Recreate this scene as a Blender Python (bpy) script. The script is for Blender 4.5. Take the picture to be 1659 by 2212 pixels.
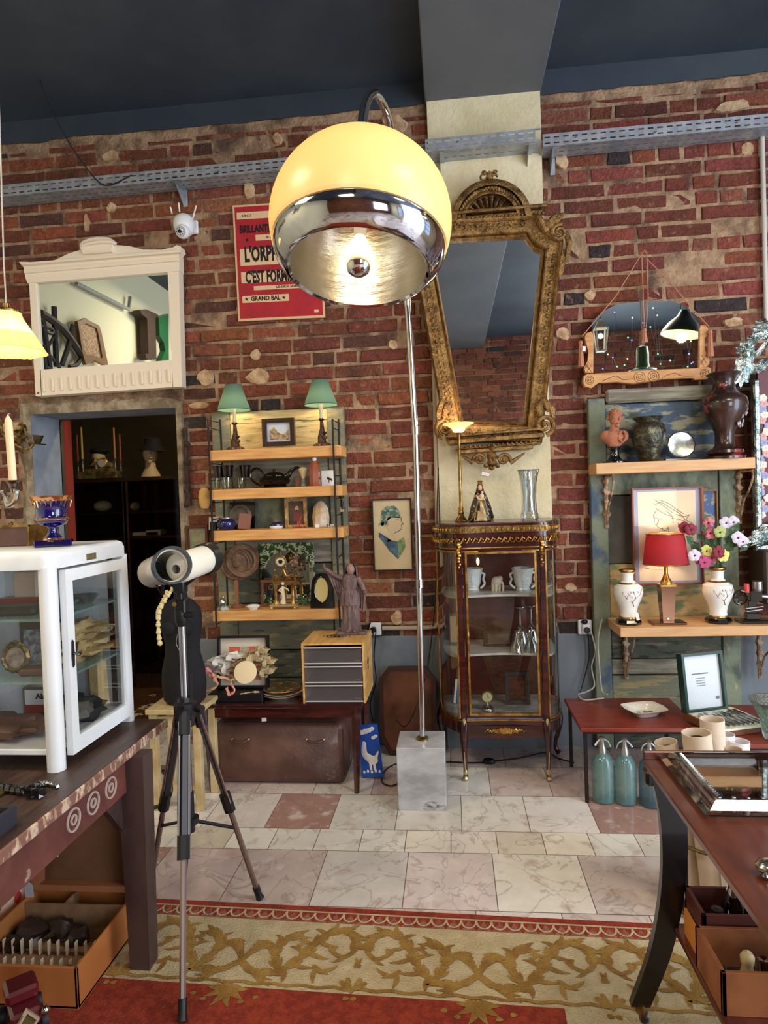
import bpy,math,random
from mathutils import Vector,Matrix,noise
random.seed(7)
PI = math.pi
col = bpy.context.scene.collection
for o in list(bpy.data.objects): bpy.data.objects.remove(o)
scn = bpy.context.scene
# ---------------------------------------------------------------- camera
YAW,PIT,ROL,FPX = .101,.025,.035,1440.
CAM = Vector((0,0,1.5))
_fw = Vector((-math.sin(YAW)*math.cos(PIT),math.cos(YAW)*math.cos(PIT),-math.sin(PIT)))
_rt = Vector((math.cos(YAW),math.sin(YAW),0)); _up = _rt.cross(_fw)
_R = _rt*math.cos(ROL) - _up*math.sin(ROL); _U = _up*math.cos(ROL) + _rt*math.sin(ROL)
cd = bpy.data.cameras.new('camera'); cam = bpy.data.objects.new('camera',cd); col.objects.link(cam)
cd.sensor_fit = 'VERTICAL'; cd.sensor_height = 36; cd.lens = 36*FPX/2212; cd.clip_start = .05
mw = Matrix((( _R.x,_U.x,-_fw.x,CAM.x),(_R.y,_U.y,-_fw.y,CAM.y),(_R.z,_U.z,-_fw.z,CAM.z),(0,0,0,1)))
cam.matrix_world = mw
scn.camera = cam
# ---------------------------------------------------------------- exposure, world, big lights
vs = scn.view_settings
scn.view_settings.view_transform = 'Standard'; vs.look = 'None'; vs.gamma = 1; vs.use_curve_mapping = False
vs.exposure = 0.12
w = bpy.data.worlds.new('world'); scn.world = w; w.use_nodes = True
bg = w.node_tree.nodes['Background']; bg.inputs[0].default_value = (.62,.78,1,1); bg.inputs[1].default_value = 1.5
def lamp(kind,name,loc,power,color,size=.1,size2=None,rot=None,spot=None):
    l = bpy.data.lights.new(name,kind); l.energy = power; l.color = color
    if kind == 'AREA':
        l.shape = 'RECTANGLE'; l.size = size; l.size_y = size2 or size
    else: l.shadow_soft_size = size
    if kind == 'SPOT': l.spot_size = spot or 1.8; l.spot_blend = .6
    o = bpy.data.objects.new(name,l); col.objects.link(o); o.location = loc
    if rot: o.rotation_euler = rot
    return o
WARM = (1,.74,.46); COOL = (.80,.90,1)
# daylight through the shop windows on the right side wall and behind the camera
lamp('AREA','window_daylight_right',(3.95,.6,1.9),215,COOL,4.4,2.4,(0,PI/2,0))
lamp('AREA','window_daylight_behind',(2.55,-2.75,1.9),90,(.92,.95,1),1.6,2.0,(PI/2,0,0))
# warm ceiling lamps of the shop
for i,(x,y) in enumerate(((-2.1,1.2),(-.6,-1.0),(1.6,1.0))):
    lamp('AREA','shop_ceiling_light',(x,y,3.6),44,(1,.84,.62),.8,.8,(0,0,0))
# ---------------------------------------------------------------- pixel helpers (photo frame 1659 x 2212)
def ray(px,py): return _R*((px-829.5)/FPX) + _U*((1106-py)/FPX) + _fw
def P(px,py,Y): d = ray(px,py); return CAM + d*(Y/d.y)
def PZ(px,py,z=0.): d = ray(px,py); return CAM + d*((z-1.5)/d.z)
def PX(px,py,X): d = ray(px,py); return CAM + d*(X/d.x)
def PMX(px,py,X,Ym):
    p = PX(px,py,X); return Vector((p.x,2*Ym-p.y,p.z))
def PMY(px,py,Y,Ym):
    p = P(px,py,2*Ym-Y); return Vector((p.x,Y,p.z))
def mm(Y): return Y/FPX      # metres per pixel at depth Y
YW = 3.95                    # brick face of the back wall
YP = 3.90                    # plaster pillar face
# ---------------------------------------------------------------- materials
def lin(c):
    r = []
    for v in c[:3]:
        v = v/255.; r.append(v/12.92 if v <= .04045 else ((v+.055)/1.055)**2.4)
    return (*r,1)
_mc = {}
def M(name,c=(128,128,128),rough=.5,metal=0,c2=None,vs=8,st=(1,1,1),mixp=(.4,.6),bump=0,bs=60,bst=(1,1,1),
      emit=None,es=0,trans=0,coat=0,ior=1.45,spec=.5,sub=0,alpha=1,c3=None,vs3=20,mix3=(.6,.64),aniso=0,det=5):
    if name in _mc: return _mc[name]
    m = bpy.data.materials.new(name); m.use_nodes = True; n = m.node_tree.nodes; l = m.node_tree.links
    b = n['Principled BSDF']
    b.inputs['Base Color'].default_value = lin(c); b.inputs['Roughness'].default_value = rough; b.inputs['Metallic'].default_value = metal
    b.inputs['IOR'].default_value = ior; b.inputs['Transmission Weight'].default_value = trans
    b.inputs['Coat Weight'].default_value = coat; b.inputs['Coat Roughness'].default_value = .08
    b.inputs['Specular IOR Level'].default_value = spec
    b.inputs['Alpha'].default_value = alpha
    if sub: b.inputs['Subsurface Weight'].default_value = sub; b.inputs['Subsurface Radius'].default_value = (.02,.02,.02)
    if emit: b.inputs['Emission Color'].default_value = lin(emit); b.inputs['Emission Strength'].default_value = es
    tc = n.new('ShaderNodeTexCoord')
    def nz(scale,st,detail=det):
        mp = n.new('ShaderNodeMapping'); mp.inputs['Scale'].default_value = st; l.new(tc.outputs['Object'],mp.inputs[0])
        t = n.new('ShaderNodeTexNoise'); t.inputs['Scale'].default_value = scale; t.inputs['Detail'].default_value = detail
        t.inputs['Roughness'].default_value = .6
        l.new(mp.outputs[0],t.inputs['Vector']); return t
    last = None
    if c2 is not None:
        t = nz(vs,st); r = n.new('ShaderNodeMapRange'); r.inputs[1].default_value = mixp[0]; r.inputs[2].default_value = mixp[1]
        l.new(t.outputs[0],r.inputs[0]); x = n.new('ShaderNodeMix'); x.data_type = 'RGBA'
        l.new(r.outputs[0],x.inputs[0]); x.inputs[6].default_value = lin(c); x.inputs[7].default_value = lin(c2)
        last = x.outputs[2]
        if c3 is not None:
            t3 = nz(vs3,st); r3 = n.new('ShaderNodeMapRange'); r3.inputs[1].default_value = mix3[0]; r3.inputs[2].default_value = mix3[1]
            l.new(t3.outputs[0],r3.inputs[0]); x3 = n.new('ShaderNodeMix'); x3.data_type = 'RGBA'
            l.new(r3.outputs[0],x3.inputs[0]); l.new(last,x3.inputs[6]); x3.inputs[7].default_value = lin(c3); last = x3.outputs[2]
        l.new(last,b.inputs['Base Color'])
    if bump:
        t = nz(bs,bst,4); bp = n.new('ShaderNodeBump'); bp.inputs['Strength'].default_value = bump; bp.inputs['Distance'].default_value = .02
        l.new(t.outputs[0],bp.inputs['Height']); l.new(bp.outputs[0],b.inputs['Normal'])
    _mc[name] = m; return m
def M_attr(name,rough,vs,amt,bump,bs,spot=None,vein=None,coat=0):
    """base colour from the mesh's own colour attribute (each brick or tile its own colour), broken up by noise"""
    m = M(name,(128,128,128),rough,coat=coat,bump=bump,bs=bs); n = m.node_tree.nodes; l = m.node_tree.links
    b = n['Principled BSDF']; a = n.new('ShaderNodeAttribute'); a.attribute_name = 'Col'
    tc = n.new('ShaderNodeTexCoord'); t = n.new('ShaderNodeTexNoise'); t.inputs['Scale'].default_value = vs; t.inputs['Detail'].default_value = 6
    t.inputs['Roughness'].default_value = .65
    l.new(tc.outputs['Object'],t.inputs['Vector'])
    r = n.new('ShaderNodeMapRange'); r.inputs[1].default_value = .3; r.inputs[2].default_value = .7
    r.inputs[3].default_value = 1-amt; r.inputs[4].default_value = 1+amt; l.new(t.outputs[0],r.inputs[0])
    v = n.new('ShaderNodeVectorMath'); v.operation = 'SCALE'; l.new(a.outputs['Color'],v.inputs[0]); l.new(r.outputs[0],v.inputs[3])
    out = v.outputs[0]
    for k,(c,sc,lo,hi,amount) in enumerate(spot or []):
        t2 = n.new('ShaderNodeTexNoise'); t2.inputs['Scale'].default_value = sc; t2.inputs['Detail'].default_value = 5
        mp = n.new('ShaderNodeMapping'); mp.inputs['Location'].default_value = (k*3.1+1,k*7.7,k*5.3)
        l.new(tc.outputs['Object'],mp.inputs[0]); l.new(mp.outputs[0],t2.inputs['Vector'])
        r2 = n.new('ShaderNodeMapRange'); r2.inputs[1].default_value = lo; r2.inputs[2].default_value = hi; r2.inputs[4].default_value = amount
        l.new(t2.outputs[0],r2.inputs[0])
        x = n.new('ShaderNodeMix'); x.data_type = 'RGBA'; l.new(r2.outputs[0],x.inputs[0]); l.new(out,x.inputs[6]); x.inputs[7].default_value = lin(c); out = x.outputs[2]
    if vein:
        t2 = n.new('ShaderNodeTexNoise'); t2.inputs['Scale'].default_value = vein[1]; t2.inputs['Detail'].default_value = 8; t2.inputs['Distortion'].default_value = 1.2
        l.new(tc.outputs['Object'],t2.inputs['Vector'])
        s = n.new('ShaderNodeMath'); s.operation = 'SUBTRACT'; s.inputs[1].default_value = .5; l.new(t2.outputs[0],s.inputs[0])
        ab = n.new('ShaderNodeMath'); ab.operation = 'ABSOLUTE'; l.new(s.outputs[0],ab.inputs[0])
        r2 = n.new('ShaderNodeMapRange'); r2.inputs[1].default_value = .0; r2.inputs[2].default_value = .018; r2.inputs[3].default_value = vein[2]; r2.inputs[4].default_value = 0
        l.new(ab.outputs[0],r2.inputs[0])
        x = n.new('ShaderNodeMix'); x.data_type = 'RGBA'; l.new(r2.outputs[0],x.inputs[0]); l.new(out,x.inputs[6]); x.inputs[7].default_value = lin(vein[0]); out = x.outputs[2]
    l.new(out,b.inputs['Base Color']); return m
def M_pane(name,tint=(255,255,255),refl=.08,rough=.02):
    if name in _mc: return _mc[name]
    m = bpy.data.materials.new(name); m.use_nodes = True; n = m.node_tree.nodes; l = m.node_tree.links
    n.remove(n['Principled BSDF']); t = n.new('ShaderNodeBsdfTransparent'); t.inputs[0].default_value = lin(tint)
    g = n.new('ShaderNodeBsdfGlossy'); g.inputs['Roughness'].default_value = rough
    f = n.new('ShaderNodeFresnel'); ge = n.new('ShaderNodeNewGeometry'); mi = n.new('ShaderNodeMath'); mi.operation = 'MULTIPLY_ADD'; mi.inputs[1].default_value = -.8333; mi.inputs[2].default_value = 1.5; l.new(ge.outputs['Backfacing'],mi.inputs[0]); l.new(mi.outputs[0],f.inputs[0])
    ad = n.new('ShaderNodeMath'); ad.operation = 'MULTIPLY'; ad.inputs[1].default_value = refl/.04; l.new(f.outputs[0],ad.inputs[0]); ad.use_clamp = True
    x = n.new('ShaderNodeMixShader'); l.new(ad.outputs[0],x.inputs[0]); l.new(t.outputs[0],x.inputs[1]); l.new(g.outputs[0],x.inputs[2])
    l.new(x.outputs[0],n['Material Output'].inputs[0]); _mc[name] = m; return m
def M_shade(name,c,rough=.6,tr=.6,es=0,ec=None):
    """lamp shade: diffuse + translucent, lit by its own bulb"""
    if name in _mc: return _mc[name]
    m = bpy.data.materials.new(name); m.use_nodes = True; n = m.node_tree.nodes; l = m.node_tree.links
    b = n['Principled BSDF']; b.inputs['Base Color'].default_value = lin(c); b.inputs['Roughness'].default_value = rough
    if es: b.inputs['Emission Color'].default_value = lin(ec or c); b.inputs['Emission Strength'].default_value = es
    t = n.new('ShaderNodeBsdfTranslucent'); t.inputs[0].default_value = lin(c)
    x = n.new('ShaderNodeMixShader'); x.inputs[0].default_value = tr; l.new(b.outputs[0],x.inputs[1]); l.new(t.outputs[0],x.inputs[2])
    l.new(x.outputs[0],n['Material Output'].inputs[0]); _mc[name] = m; return m
def M_mirror(): return M('mirror_silver',(225,230,226),.015,1)
# ---------------------------------------------------------------- mesh builder
I4 = Matrix.Identity(4)
def T(x=0,y=0,z=0): return Matrix.Translation((x,y,z))
def RX(a): return Matrix.Rotation(a,4,'X')
def RY(a): return Matrix.Rotation(a,4,'Y')
def RZ(a): return Matrix.Rotation(a,4,'Z')
def SC(x,y=None,z=None): return Matrix.Diagonal((x,x if y is None else y,x if z is None else z,1))
def V3(p): return Vector(p)
class MB:
    def __init__(s): s.v = []; s.f = []; s.c = []; s.mi = []; s.cc = None; s.m = 0
    def add(s,vs,fs,X=None):
        o = len(s.v)
        for p in vs: s.v.append((X @ Vector(p)) if X is not None else Vector(p))
        for f in fs: s.f.append([i+o for i in f]); s.mi.append(s.m)
        if s.cc is not None: s.c += [s.cc]*len(vs)
        return s
    def box(s,x0,x1,y0,y1,z0,z1,X=None,b=0):
        if x0 > x1: x0,x1 = x1,x0
        if y0 > y1: y0,y1 = y1,y0
        if z0 > z1: z0,z1 = z1,z0
        b = min(b,(x1-x0)*.45,(y1-y0)*.45,(z1-z0)*.45)
        if b <= 0:
            vs = [(x,y,z) for z in (z0,z1) for y in (y0,y1) for x in (x0,x1)]
            return s.add(vs,[(0,2,3,1),(4,5,7,6),(0,1,5,4),(2,6,7,3),(0,4,6,2),(1,3,7,5)],X)
        xs = (x0,x1); ys = (y0,y1); zs = (z0,z1); vs = []; ix = {}
        for i in (0,1):
            for j in (0,1):
                for k in (0,1):
                    sx = b*(1-2*i); sy = b*(1-2*j); sz = b*(1-2*k)
                    for a in range(3):
                        p = [xs[i]+sx,ys[j]+sy,zs[k]+sz]; p[a] -= (sx,sy,sz)[a]
                        ix[i,j,k,a] = len(vs); vs.append(p)
        F = []
        for i in (0,1): F.append([ix[i,0,0,0],ix[i,1,0,0],ix[i,1,1,0],ix[i,0,1,0]][::(-1 if i == 0 else 1)])
        for j in (0,1): F.append([ix[0,j,0,1],ix[1,j,0,1],ix[1,j,1,1],ix[0,j,1,1]][::(1 if j == 0 else -1)])
        for k in (0,1): F.append([ix[0,0,k,2],ix[1,0,k,2],ix[1,1,k,2],ix[0,1,k,2]][::(-1 if k == 0 else 1)])
        for i in (0,1):
            for j in (0,1):
                F.append([ix[i,j,0,0],ix[i,j,1,0],ix[i,j,1,1],ix[i,j,0,1]])
                F.append([ix[i,0,j,0],ix[i,1,j,0],ix[i,1,j,2],ix[i,0,j,2]])
                F.append([ix[0,i,j,1],ix[1,i,j,1],ix[1,i,j,2],ix[0,i,j,2]])
                for k in (0,1): F.append([ix[i,j,k,0],ix[i,j,k,1],ix[i,j,k,2]])
        return s.add(vs,F,X)
    def lathe(s,pr,n=32,X=None,a0=0,a1=2*PI,flute=None,cap=False):
        full = abs(a1-a0-2*PI) < 1e-6; m = n if full else n+1; vs = []; F = []
        for (r,z) in pr:
            for i in range(m):
                a = a0+(a1-a0)*i/n; rr = r*(1+(flute(a,z) if flute else 0)); vs.append((rr*math.cos(a),rr*math.sin(a),z))
        for k in range(len(pr)-1):
            for i in range(n):
                j = (i+1) % m if full else i+1
                F.append((k*m+i,k*m+j,(k+1)*m+j,(k+1)*m+i))
        if cap:
            F.append(tuple(range(m))[::-1]); F.append(tuple((len(pr)-1)*m+i for i in range(m)))
        return s.add(vs,F,X)
    def cyl(s,p0,p1,r,r1=None,n=16):
        return s.tube([p0,p1],[r,r if r1 is None else r1],n)
    def tube(s,pts,r,n=10,X=None,closed=False,flat=1):
        pts = [Vector(p) for p in pts]; N = len(pts)
        if not hasattr(r,'__len__'): r = [r]*N
        vs = []; F = []; prev = None
        for i in range(N):
            if closed: t = pts[(i+1) % N]-pts[i-1]
            else: t = pts[min(i+1,N-1)]-pts[max(i-1,0)]
            if t.length < 1e-9: t = Vector((0,0,1))
            t.normalize()
            if prev is None: u = t.orthogonal().normalized() if abs(t.y) > .99 else t.cross(Vector((0,1,0))).normalized()
            else:
                u = prev-t*prev.dot(t)
                u = u.normalized() if u.length > 1e-6 else t.orthogonal().normalized()
            prev = u; w2 = t.cross(u)
            for k in range(n):
                a = 2*PI*k/n; vs.append(pts[i]+(u*math.cos(a)+w2*(math.sin(a)*flat))*r[i])
        for i in range(N if closed else N-1):
            for k in range(n):
                F.append((i*n+k,i*n+(k+1) % n,((i+1) % N)*n+(k+1) % n,((i+1) % N)*n+k))
        if not closed: F.append(tuple(range(n))[::-1]); F.append(tuple((N-1)*n+k for k in range(n)))
        return s.add(vs,F,X)
    def sph(s,c,r,n=12,X=None,sc=(1,1,1),jit=0):
        m = max(4,n//2); vs = []; F = []
        for i in range(m+1):
            t = PI*i/m
            for k in range(n):
                a = 2*PI*k/n; q = 1
                d = Vector((math.sin(t)*math.cos(a),math.sin(t)*math.sin(a),math.cos(t)))
                if jit: q = 1+jit*noise.noise(d*2.2+Vector(c)*9)
                vs.append((c[0]+d.x*r*sc[0]*q,c[1]+d.y*r*sc[1]*q,c[2]+d.z*r*sc[2]*q))
        for i in range(m):
            for k in range(n): F.append((i*n+k,(i+1)*n+k,(i+1)*n+(k+1) % n,i*n+(k+1) % n))
        return s.add(vs,F,X)
    def prism(s,pts,d0,d1,X=None,b=0):
        """pts (x,z) outline in the XZ plane, extruded along y from d0 (front) to d1"""
        n = len(pts)
        if b:
            cx = sum(p[0] for p in pts)/n; cz = sum(p[1] for p in pts)/n; ins = []
            for i in range(n):
                a = Vector(pts[i-1]); c = Vector(pts[(i+1) % n]); p = Vector(pts[i]); t = (c-a)
                nn = Vector((-t.y,t.x)).normalized() if t.length > 0 else Vector((0,0))
                if nn.dot(Vector((cx,cz))-p) < 0: nn = -nn
                ins.append((p.x+nn.x*b,p.y+nn.y*b))
            vs = [(x,d0,z) for x,z in ins]+[(x,d0+b,z) for x,z in pts]+[(x,d1,z) for x,z in pts]
            F = [tuple(range(n)),tuple(range(2*n,3*n))[::-1]]
            for i in range(n):
                j = (i+1) % n; F.append((i,n+i,n+j,j)); F.append((n+i,2*n+i,2*n+j,n+j))
            return s.add(vs,F,X)
        vs = [(x,d0,z) for x,z in pts]+[(x,d1,z) for x,z in pts]
        F = [tuple(range(n)),tuple(range(n,2*n))[::-1]]
        for i in range(n):
            j = (i+1) % n; F.append((i,n+i,n+j,j))
        return s.add(vs,F,X)
    def ring(s,outer,inner,d0,d1,X=None):
        n = len(outer); vs = [(x,d0,z) for x,z in outer]+[(x,d0,z) for x,z in inner]+[(x,d1,z) for x,z in outer]+[(x,d1,z) for x,z in inner]; F = []
        for i in range(n):
            j = (i+1) % n
            F += [(i,j,n+j,n+i),(2*n+i,3*n+i,3*n+j,2*n+j),(i,2*n+i,2*n+j,j),(n+i,n+j,3*n+j,3*n+i)]
        return s.add(vs,F,X)
    def sweep(s,path,prof,closed=True,X=None):
        """path points (x,z) in the wall plane; prof (inward offset, y) cross-section; mitred"""
        n = len(path); vs = []; F = []; k = len(prof)
        for i in range(n):
            p = Vector(path[i]); a = Vector(path[i-1]) if (closed or i) else p-(Vector(path[1])-p); c = Vector(path[(i+1) % n]) if (closed or i < n-1) else p+(p-Vector(path[i-1]))
            d1 = (p-a).normalized(); d2 = (c-p).normalized(); n1 = Vector((d1.y,-d1.x)); n2 = Vector((d2.y,-d2.x)); bi = (n1+n2)
            bi = bi.normalized()/max(.35,bi.normalized().dot(n1)) if bi.length > 1e-6 else n1
            for (o,y) in prof: vs.append((p.x+bi.x*o,y,p.y+bi.y*o))
        for i in range(n if closed else n-1):
            j = (i+1) % n
            for q in range(k-1): F.append((i*k+q,j*k+q,j*k+q+1,i*k+q+1))
        return s.add(vs,F,X)
    def grid(s,fn,nu,nv):
        vs = [fn(i/nu,j/nv) for j in range(nv+1) for i in range(nu+1)]
        F = [(j*(nu+1)+i,j*(nu+1)+i+1,(j+1)*(nu+1)+i+1,(j+1)*(nu+1)+i) for j in range(nv) for i in range(nu)]
        return s.add(vs,F)
    def jitter(s,a,sc=6):
        for p in s.v:
            p += noise.noise_vector(p*sc)*a
        return s
def build(name,mb,mat,smooth=None,shift=None):
    me = bpy.data.meshes.new(name)
    vs = mb.v if shift is None else [shift @ p for p in mb.v]
    me.from_pydata([tuple(p) for p in vs],[],mb.f)
    mats = mat if isinstance(mat,(list,tuple)) else [mat]
    for m in mats: me.materials.append(m)
    if len(mats) > 1: me.polygons.foreach_set('material_index',mb.mi)
    if mb.c:
        a = me.color_attributes.new('Col','FLOAT_COLOR','POINT'); a.data.foreach_set('color',[x for c in mb.c for x in c])
    me.update(); me.validate()
    if smooth is not None:
        me.polygons.foreach_set('use_smooth',[True]*len(me.polygons))
        if smooth < 3.1:
            me.set_sharp_from_angle(angle=smooth)
    o = bpy.data.objects.new(name,me); col.objects.link(o)
    return o
SM = .7
def tag(o,label,cat,group=None):
    o['label'] = label; o['category'] = cat
    if group: o['group'] = group
    return o
def thing(name,label,cat,loc=(0,0,0),rz=0,group=None):
    o = bpy.data.objects.new(name,None); col.objects.link(o); o.empty_display_size = .05
    o.location = loc; o.rotation_euler = (0,0,rz)
    return tag(o,label,cat,group)
def rootmat(o):
    return Matrix.Translation(o.location) @ o.rotation_euler.to_matrix().to_4x4()
def part(name,mb,mat,root,smooth=SM,world=False,label=None,kind=None):
    sh = None
    if world:
        m = rootmat(root)
        if root.parent: m = rootmat(root.parent) @ m
        sh = m.inverted()
    o = build(name,mb,mat,smooth,sh); o.parent = root
    if label: o['label'] = label
    if kind: o['kind'] = kind
    return o
def solo(name,mb,mat,label,cat,loc=None,group=None,smooth=SM,world=False):
    """a thing that is one mesh; mesh is built about loc"""
    sh = Matrix.Translation(-Vector(loc)) if (world and loc is not None) else None
    o = build(name,mb,mat,smooth,sh)
    if loc is not None: o.location = loc
    return tag(o,label,cat,group)
def struct(name,mb,mat,smooth=None):
    o = build(name,mb,mat,smooth); o['kind'] = 'structure'; return o
def copy_tree(o,parent=None):
    c = o.copy(); col.objects.link(c); c.parent = parent
    for ch in list(o.children): copy_tree(ch,c)
    return c
def text_mb(mb,s,size,X,ext=.0006,bold=.02,sx=1.,align='CENTER'):
    cu = bpy.data.curves.new('lettering','FONT'); cu.body = s; cu.size = size; cu.extrude = ext; cu.offset = bold*size*.3; cu.align_x = align; cu.align_y = 'CENTER'
    cu.resolution_u = 2
    o = bpy.data.objects.new('lettering',cu); col.objects.link(o)
    dg = bpy.context.evaluated_depsgraph_get(); me = o.evaluated_get(dg).to_mesh()
    vs = [v.co.copy() for v in me.vertices]; fs = [tuple(p.vertices) for p in me.polygons]
    o.evaluated_get(dg).to_mesh_clear(); bpy.data.objects.remove(o); bpy.data.curves.remove(cu)
    # text lies in XY -> stand it up in XZ, facing -y
    mb.add([(v.x*sx,-v.z,v.y) for v in vs],fs,X); return mb
def spiral(cx,cz,r0,r1,a0,a1,n=24,y=0):
    return [(cx+(r0+(r1-r0)*i/n)*math.cos(a0+(a1-a0)*i/n),y,cz+(r0+(r1-r0)*i/n)*math.sin(a0+(a1-a0)*i/n)) for i in range(n+1)]
def bez(pts,n=16):
    """Catmull-Rom through points"""
    pts = [Vector(p) for p in pts]; out = []
    for i in range(len(pts)-1):
        p0 = pts[max(i-1,0)]; p1 = pts[i]; p2 = pts[i+1]; p3 = pts[min(i+2,len(pts)-1)]
        for k in range(n):
            t = k/n; out.append(.5*((2*p1)+(p2-p0)*t+(2*p0-5*p1+4*p2-p3)*t*t+(3*p1-3*p2+p3-p0)*t**3))
    out.append(pts[-1]); return out
def curve_len(r): return r
# common materials
GILT = M('old_gilt',(164,128,78),.38,.75,c2=(84,60,36),vs=24,mixp=(.35,.7),bump=.5,bs=90)
GOLD = M('gold_bright',(206,164,88),.3,.9,c2=(150,106,46),vs=20)
BRASS = M('brass',(190,160,96),.28,1,c2=(120,92,48),vs=15)
CHROME = M('chrome',(200,202,206),.08,1)
STEEL = M('brushed_steel',(176,178,182),.3,1)
SILVER = M('silver_plate',(196,196,190),.22,1,c2=(130,128,122),vs=12)
BLACKP = M('black_plastic',(22,22,25),.4)
IRON = M('dark_iron',(38,35,34),.55,.5)
GLASS = M('clear_glass',(250,252,252),.02,trans=1,ior=1.45)
PINE = M('pine_board',(226,172,108),.5,c2=(192,132,72),vs=5,st=(1,6,9),mixp=(.35,.7),c3=(120,74,40),vs3=5,mix3=(.70,.73))
WHITEP = M('white_plastic',(232,234,238),.35)
PORC = M('white_porcelain',(238,236,230),.12,coat=.5)
MAHO = M('mahogany',(70,24,20),.2,c2=(40,14,14),vs=6,st=(1,1,6),coat=.6)
PAPERT = M('price_tag_paper',(235,233,228),.7)
BLKW = M('black_lacquer',(16,13,13),.14,coat=.8)
# ================================================================ the room
XL,XR,YF,YB2 = -3.1,4.05,-2.9,6.7
z_br_l = P(0,325,YW).z; z_br_r = P(1500,188,YW).z
z_beam = P(1040,208,YP).z
ZC = z_br_l + .16
print('brick top',z_br_l,z_br_r,'beam',z_beam,'ceil',ZC)
DADO = P(1215,1370,YW).z
dx0 = P(74,1000,YW).x; dx1 = P(386,1000,YW).x; dz1 = P(230,888,YW).z
pl0 = P(934,600,YP).x; pl1 = P(1178,600,YP).x
PAINT = M('slate_blue_paint',(62,70,80),.55,c2=(52,61,73),vs=2.0,bump=.06,bs=30)
PAINTC = M('slate_blue_ceiling_paint',(62,72,84),.6,c2=(50,60,74),vs=1.2,bump=.08,bs=25)
PAINTB = M('slate_blue_beam_paint',(98,104,112),.6,c2=(88,95,104),vs=1.5,bump=.08,bs=25)
MORTAR = M('lime_mortar',(146,116,92),.95,c2=(178,148,118),vs=14,bump=.9,bs=45,c3=(96,74,62),vs3=5,mix3=(.5,.65))
BRICK = M_attr('old_brick',.75,40,.4,1.0,75,spot=[((160,126,102),28,.64,.71,.5),((58,36,30),7,.56,.72,.5),((178,140,110),5,.66,.71,.35)])
def brick_color():
    r = random.random()
    if r < .035: c = (62,54,50)
    elif r < .07: c = (92,58,48)
    elif r < .10: c = (150,96,68)
    else:
        k = random.uniform(.82,1.15); c = (132*k,73*k*random.uniform(.94,1.08),52*k*random.uniform(.9,1.1))
    return lin(c)
def brick_wall(mb,x0,x1,z0,ztop,y,holes,sgn=1,dep=.013):
    """z0..ztop(x); holes = list (xa,xb,za,zb)"""
    pitch = .0862; z = z0; row = 0
    while z < ztop(0)+.3:
        za,zb = z,z+pitch-.012
        xs = x0 - random.uniform(0,.2); hdr = row % 3 == 1
        while xs < x1:
            L = (.125 if (hdr and random.random() < .6) or random.random() < .10 else .29)*random.uniform(.93,1.06)
            a,b = xs,xs+L; xs = b+random.uniform(.010,.017)
            segs = [(max(a,x0),min(b,x1))]
            for (ha,hb,hza,hzb) in holes:
                if zb > hza+.02 and za < hzb-.02:
                    ns = []
                    for (p,q) in segs:
                        if q <= ha or p >= hb: ns.append((p,q)); continue
                        if p < ha: ns.append((p,ha))
                        if q > hb: ns.append((hb,q))
                    segs = ns
            for (p,q) in segs:
                if q-p < .03: continue
                lim = ztop((p+q)/2)-.022
                if za > lim-.02: continue
                zt = min(zb,lim); j = lambda s=.0055: random.uniform(-s,s)
                if random.random() < .003: continue
                n = 4; ou = []; 
                for i in range(n): ou.append((p+(q-p)*i/(n-1),za))
                for i in range(n): ou.append((q-(q-p)*i/(n-1),zt))
                ou = [(u+j(),v+j(.0035)) for u,v in ou]
                d = dep*random.uniform(.2,1.3); mb.cc = brick_color() if p < pl1 else tuple(v*f_ for v,f_ in zip(brick_color(),(.86,.74,.92,1))); cx = (p+q)/2; cz = (za+zt)/2
                inn = [(u+(.007 if u < cx else -.007)*1.0,v+(.007 if v < cz else -.007)) for u,v in ou]
                vs = [(u,y,v) for u,v in ou]+[(u,y-sgn*(d+j(.0015)),v) for u,v in inn]; m = len(ou)
                F = [tuple(range(m,2*m))]+[(i,(i+1) % m,m+(i+1) % m,m+i) for i in range(m)]
                if sgn < 0: F = [f[::-1] for f in F]
                mb.add(vs,F)
        z += pitch; row += 1
def ztop_back(x):
    base = z_br_l+(z_br_r-z_br_l)*((x+3)/4.6)
    return base + .02*noise.noise(Vector((x*3,0,1)))+.012*noise.noise(Vector((x*14,2,0)))
b = MB(); holes = [(dx0-.08,dx1+.045,-1,dz1+.10),(pl0,pl1,0,9)]
brick_wall(b,XL,XR,DADO,ztop_back,YW+.004,holes)
# mortar bed behind the bricks (one sheet with the doorway left open), ragged plaster line under the paint
b.cc = None
wall = MB(); wall.cc = None
def sheet(mb,x0,x1,z0,z1,y): mb.add([(x0,y,z0),(x1,y,z0),(x1,y,z1),(x0,y,z1)],[(0,1,2,3)])
sheet(wall,XL,dx0,0,ZC+.3,YW); sheet(wall,dx1,XR,0,ZC+.3,YW); sheet(wall,dx0,dx1,dz1,ZC+.3,YW)
wall.m = 1
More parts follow.
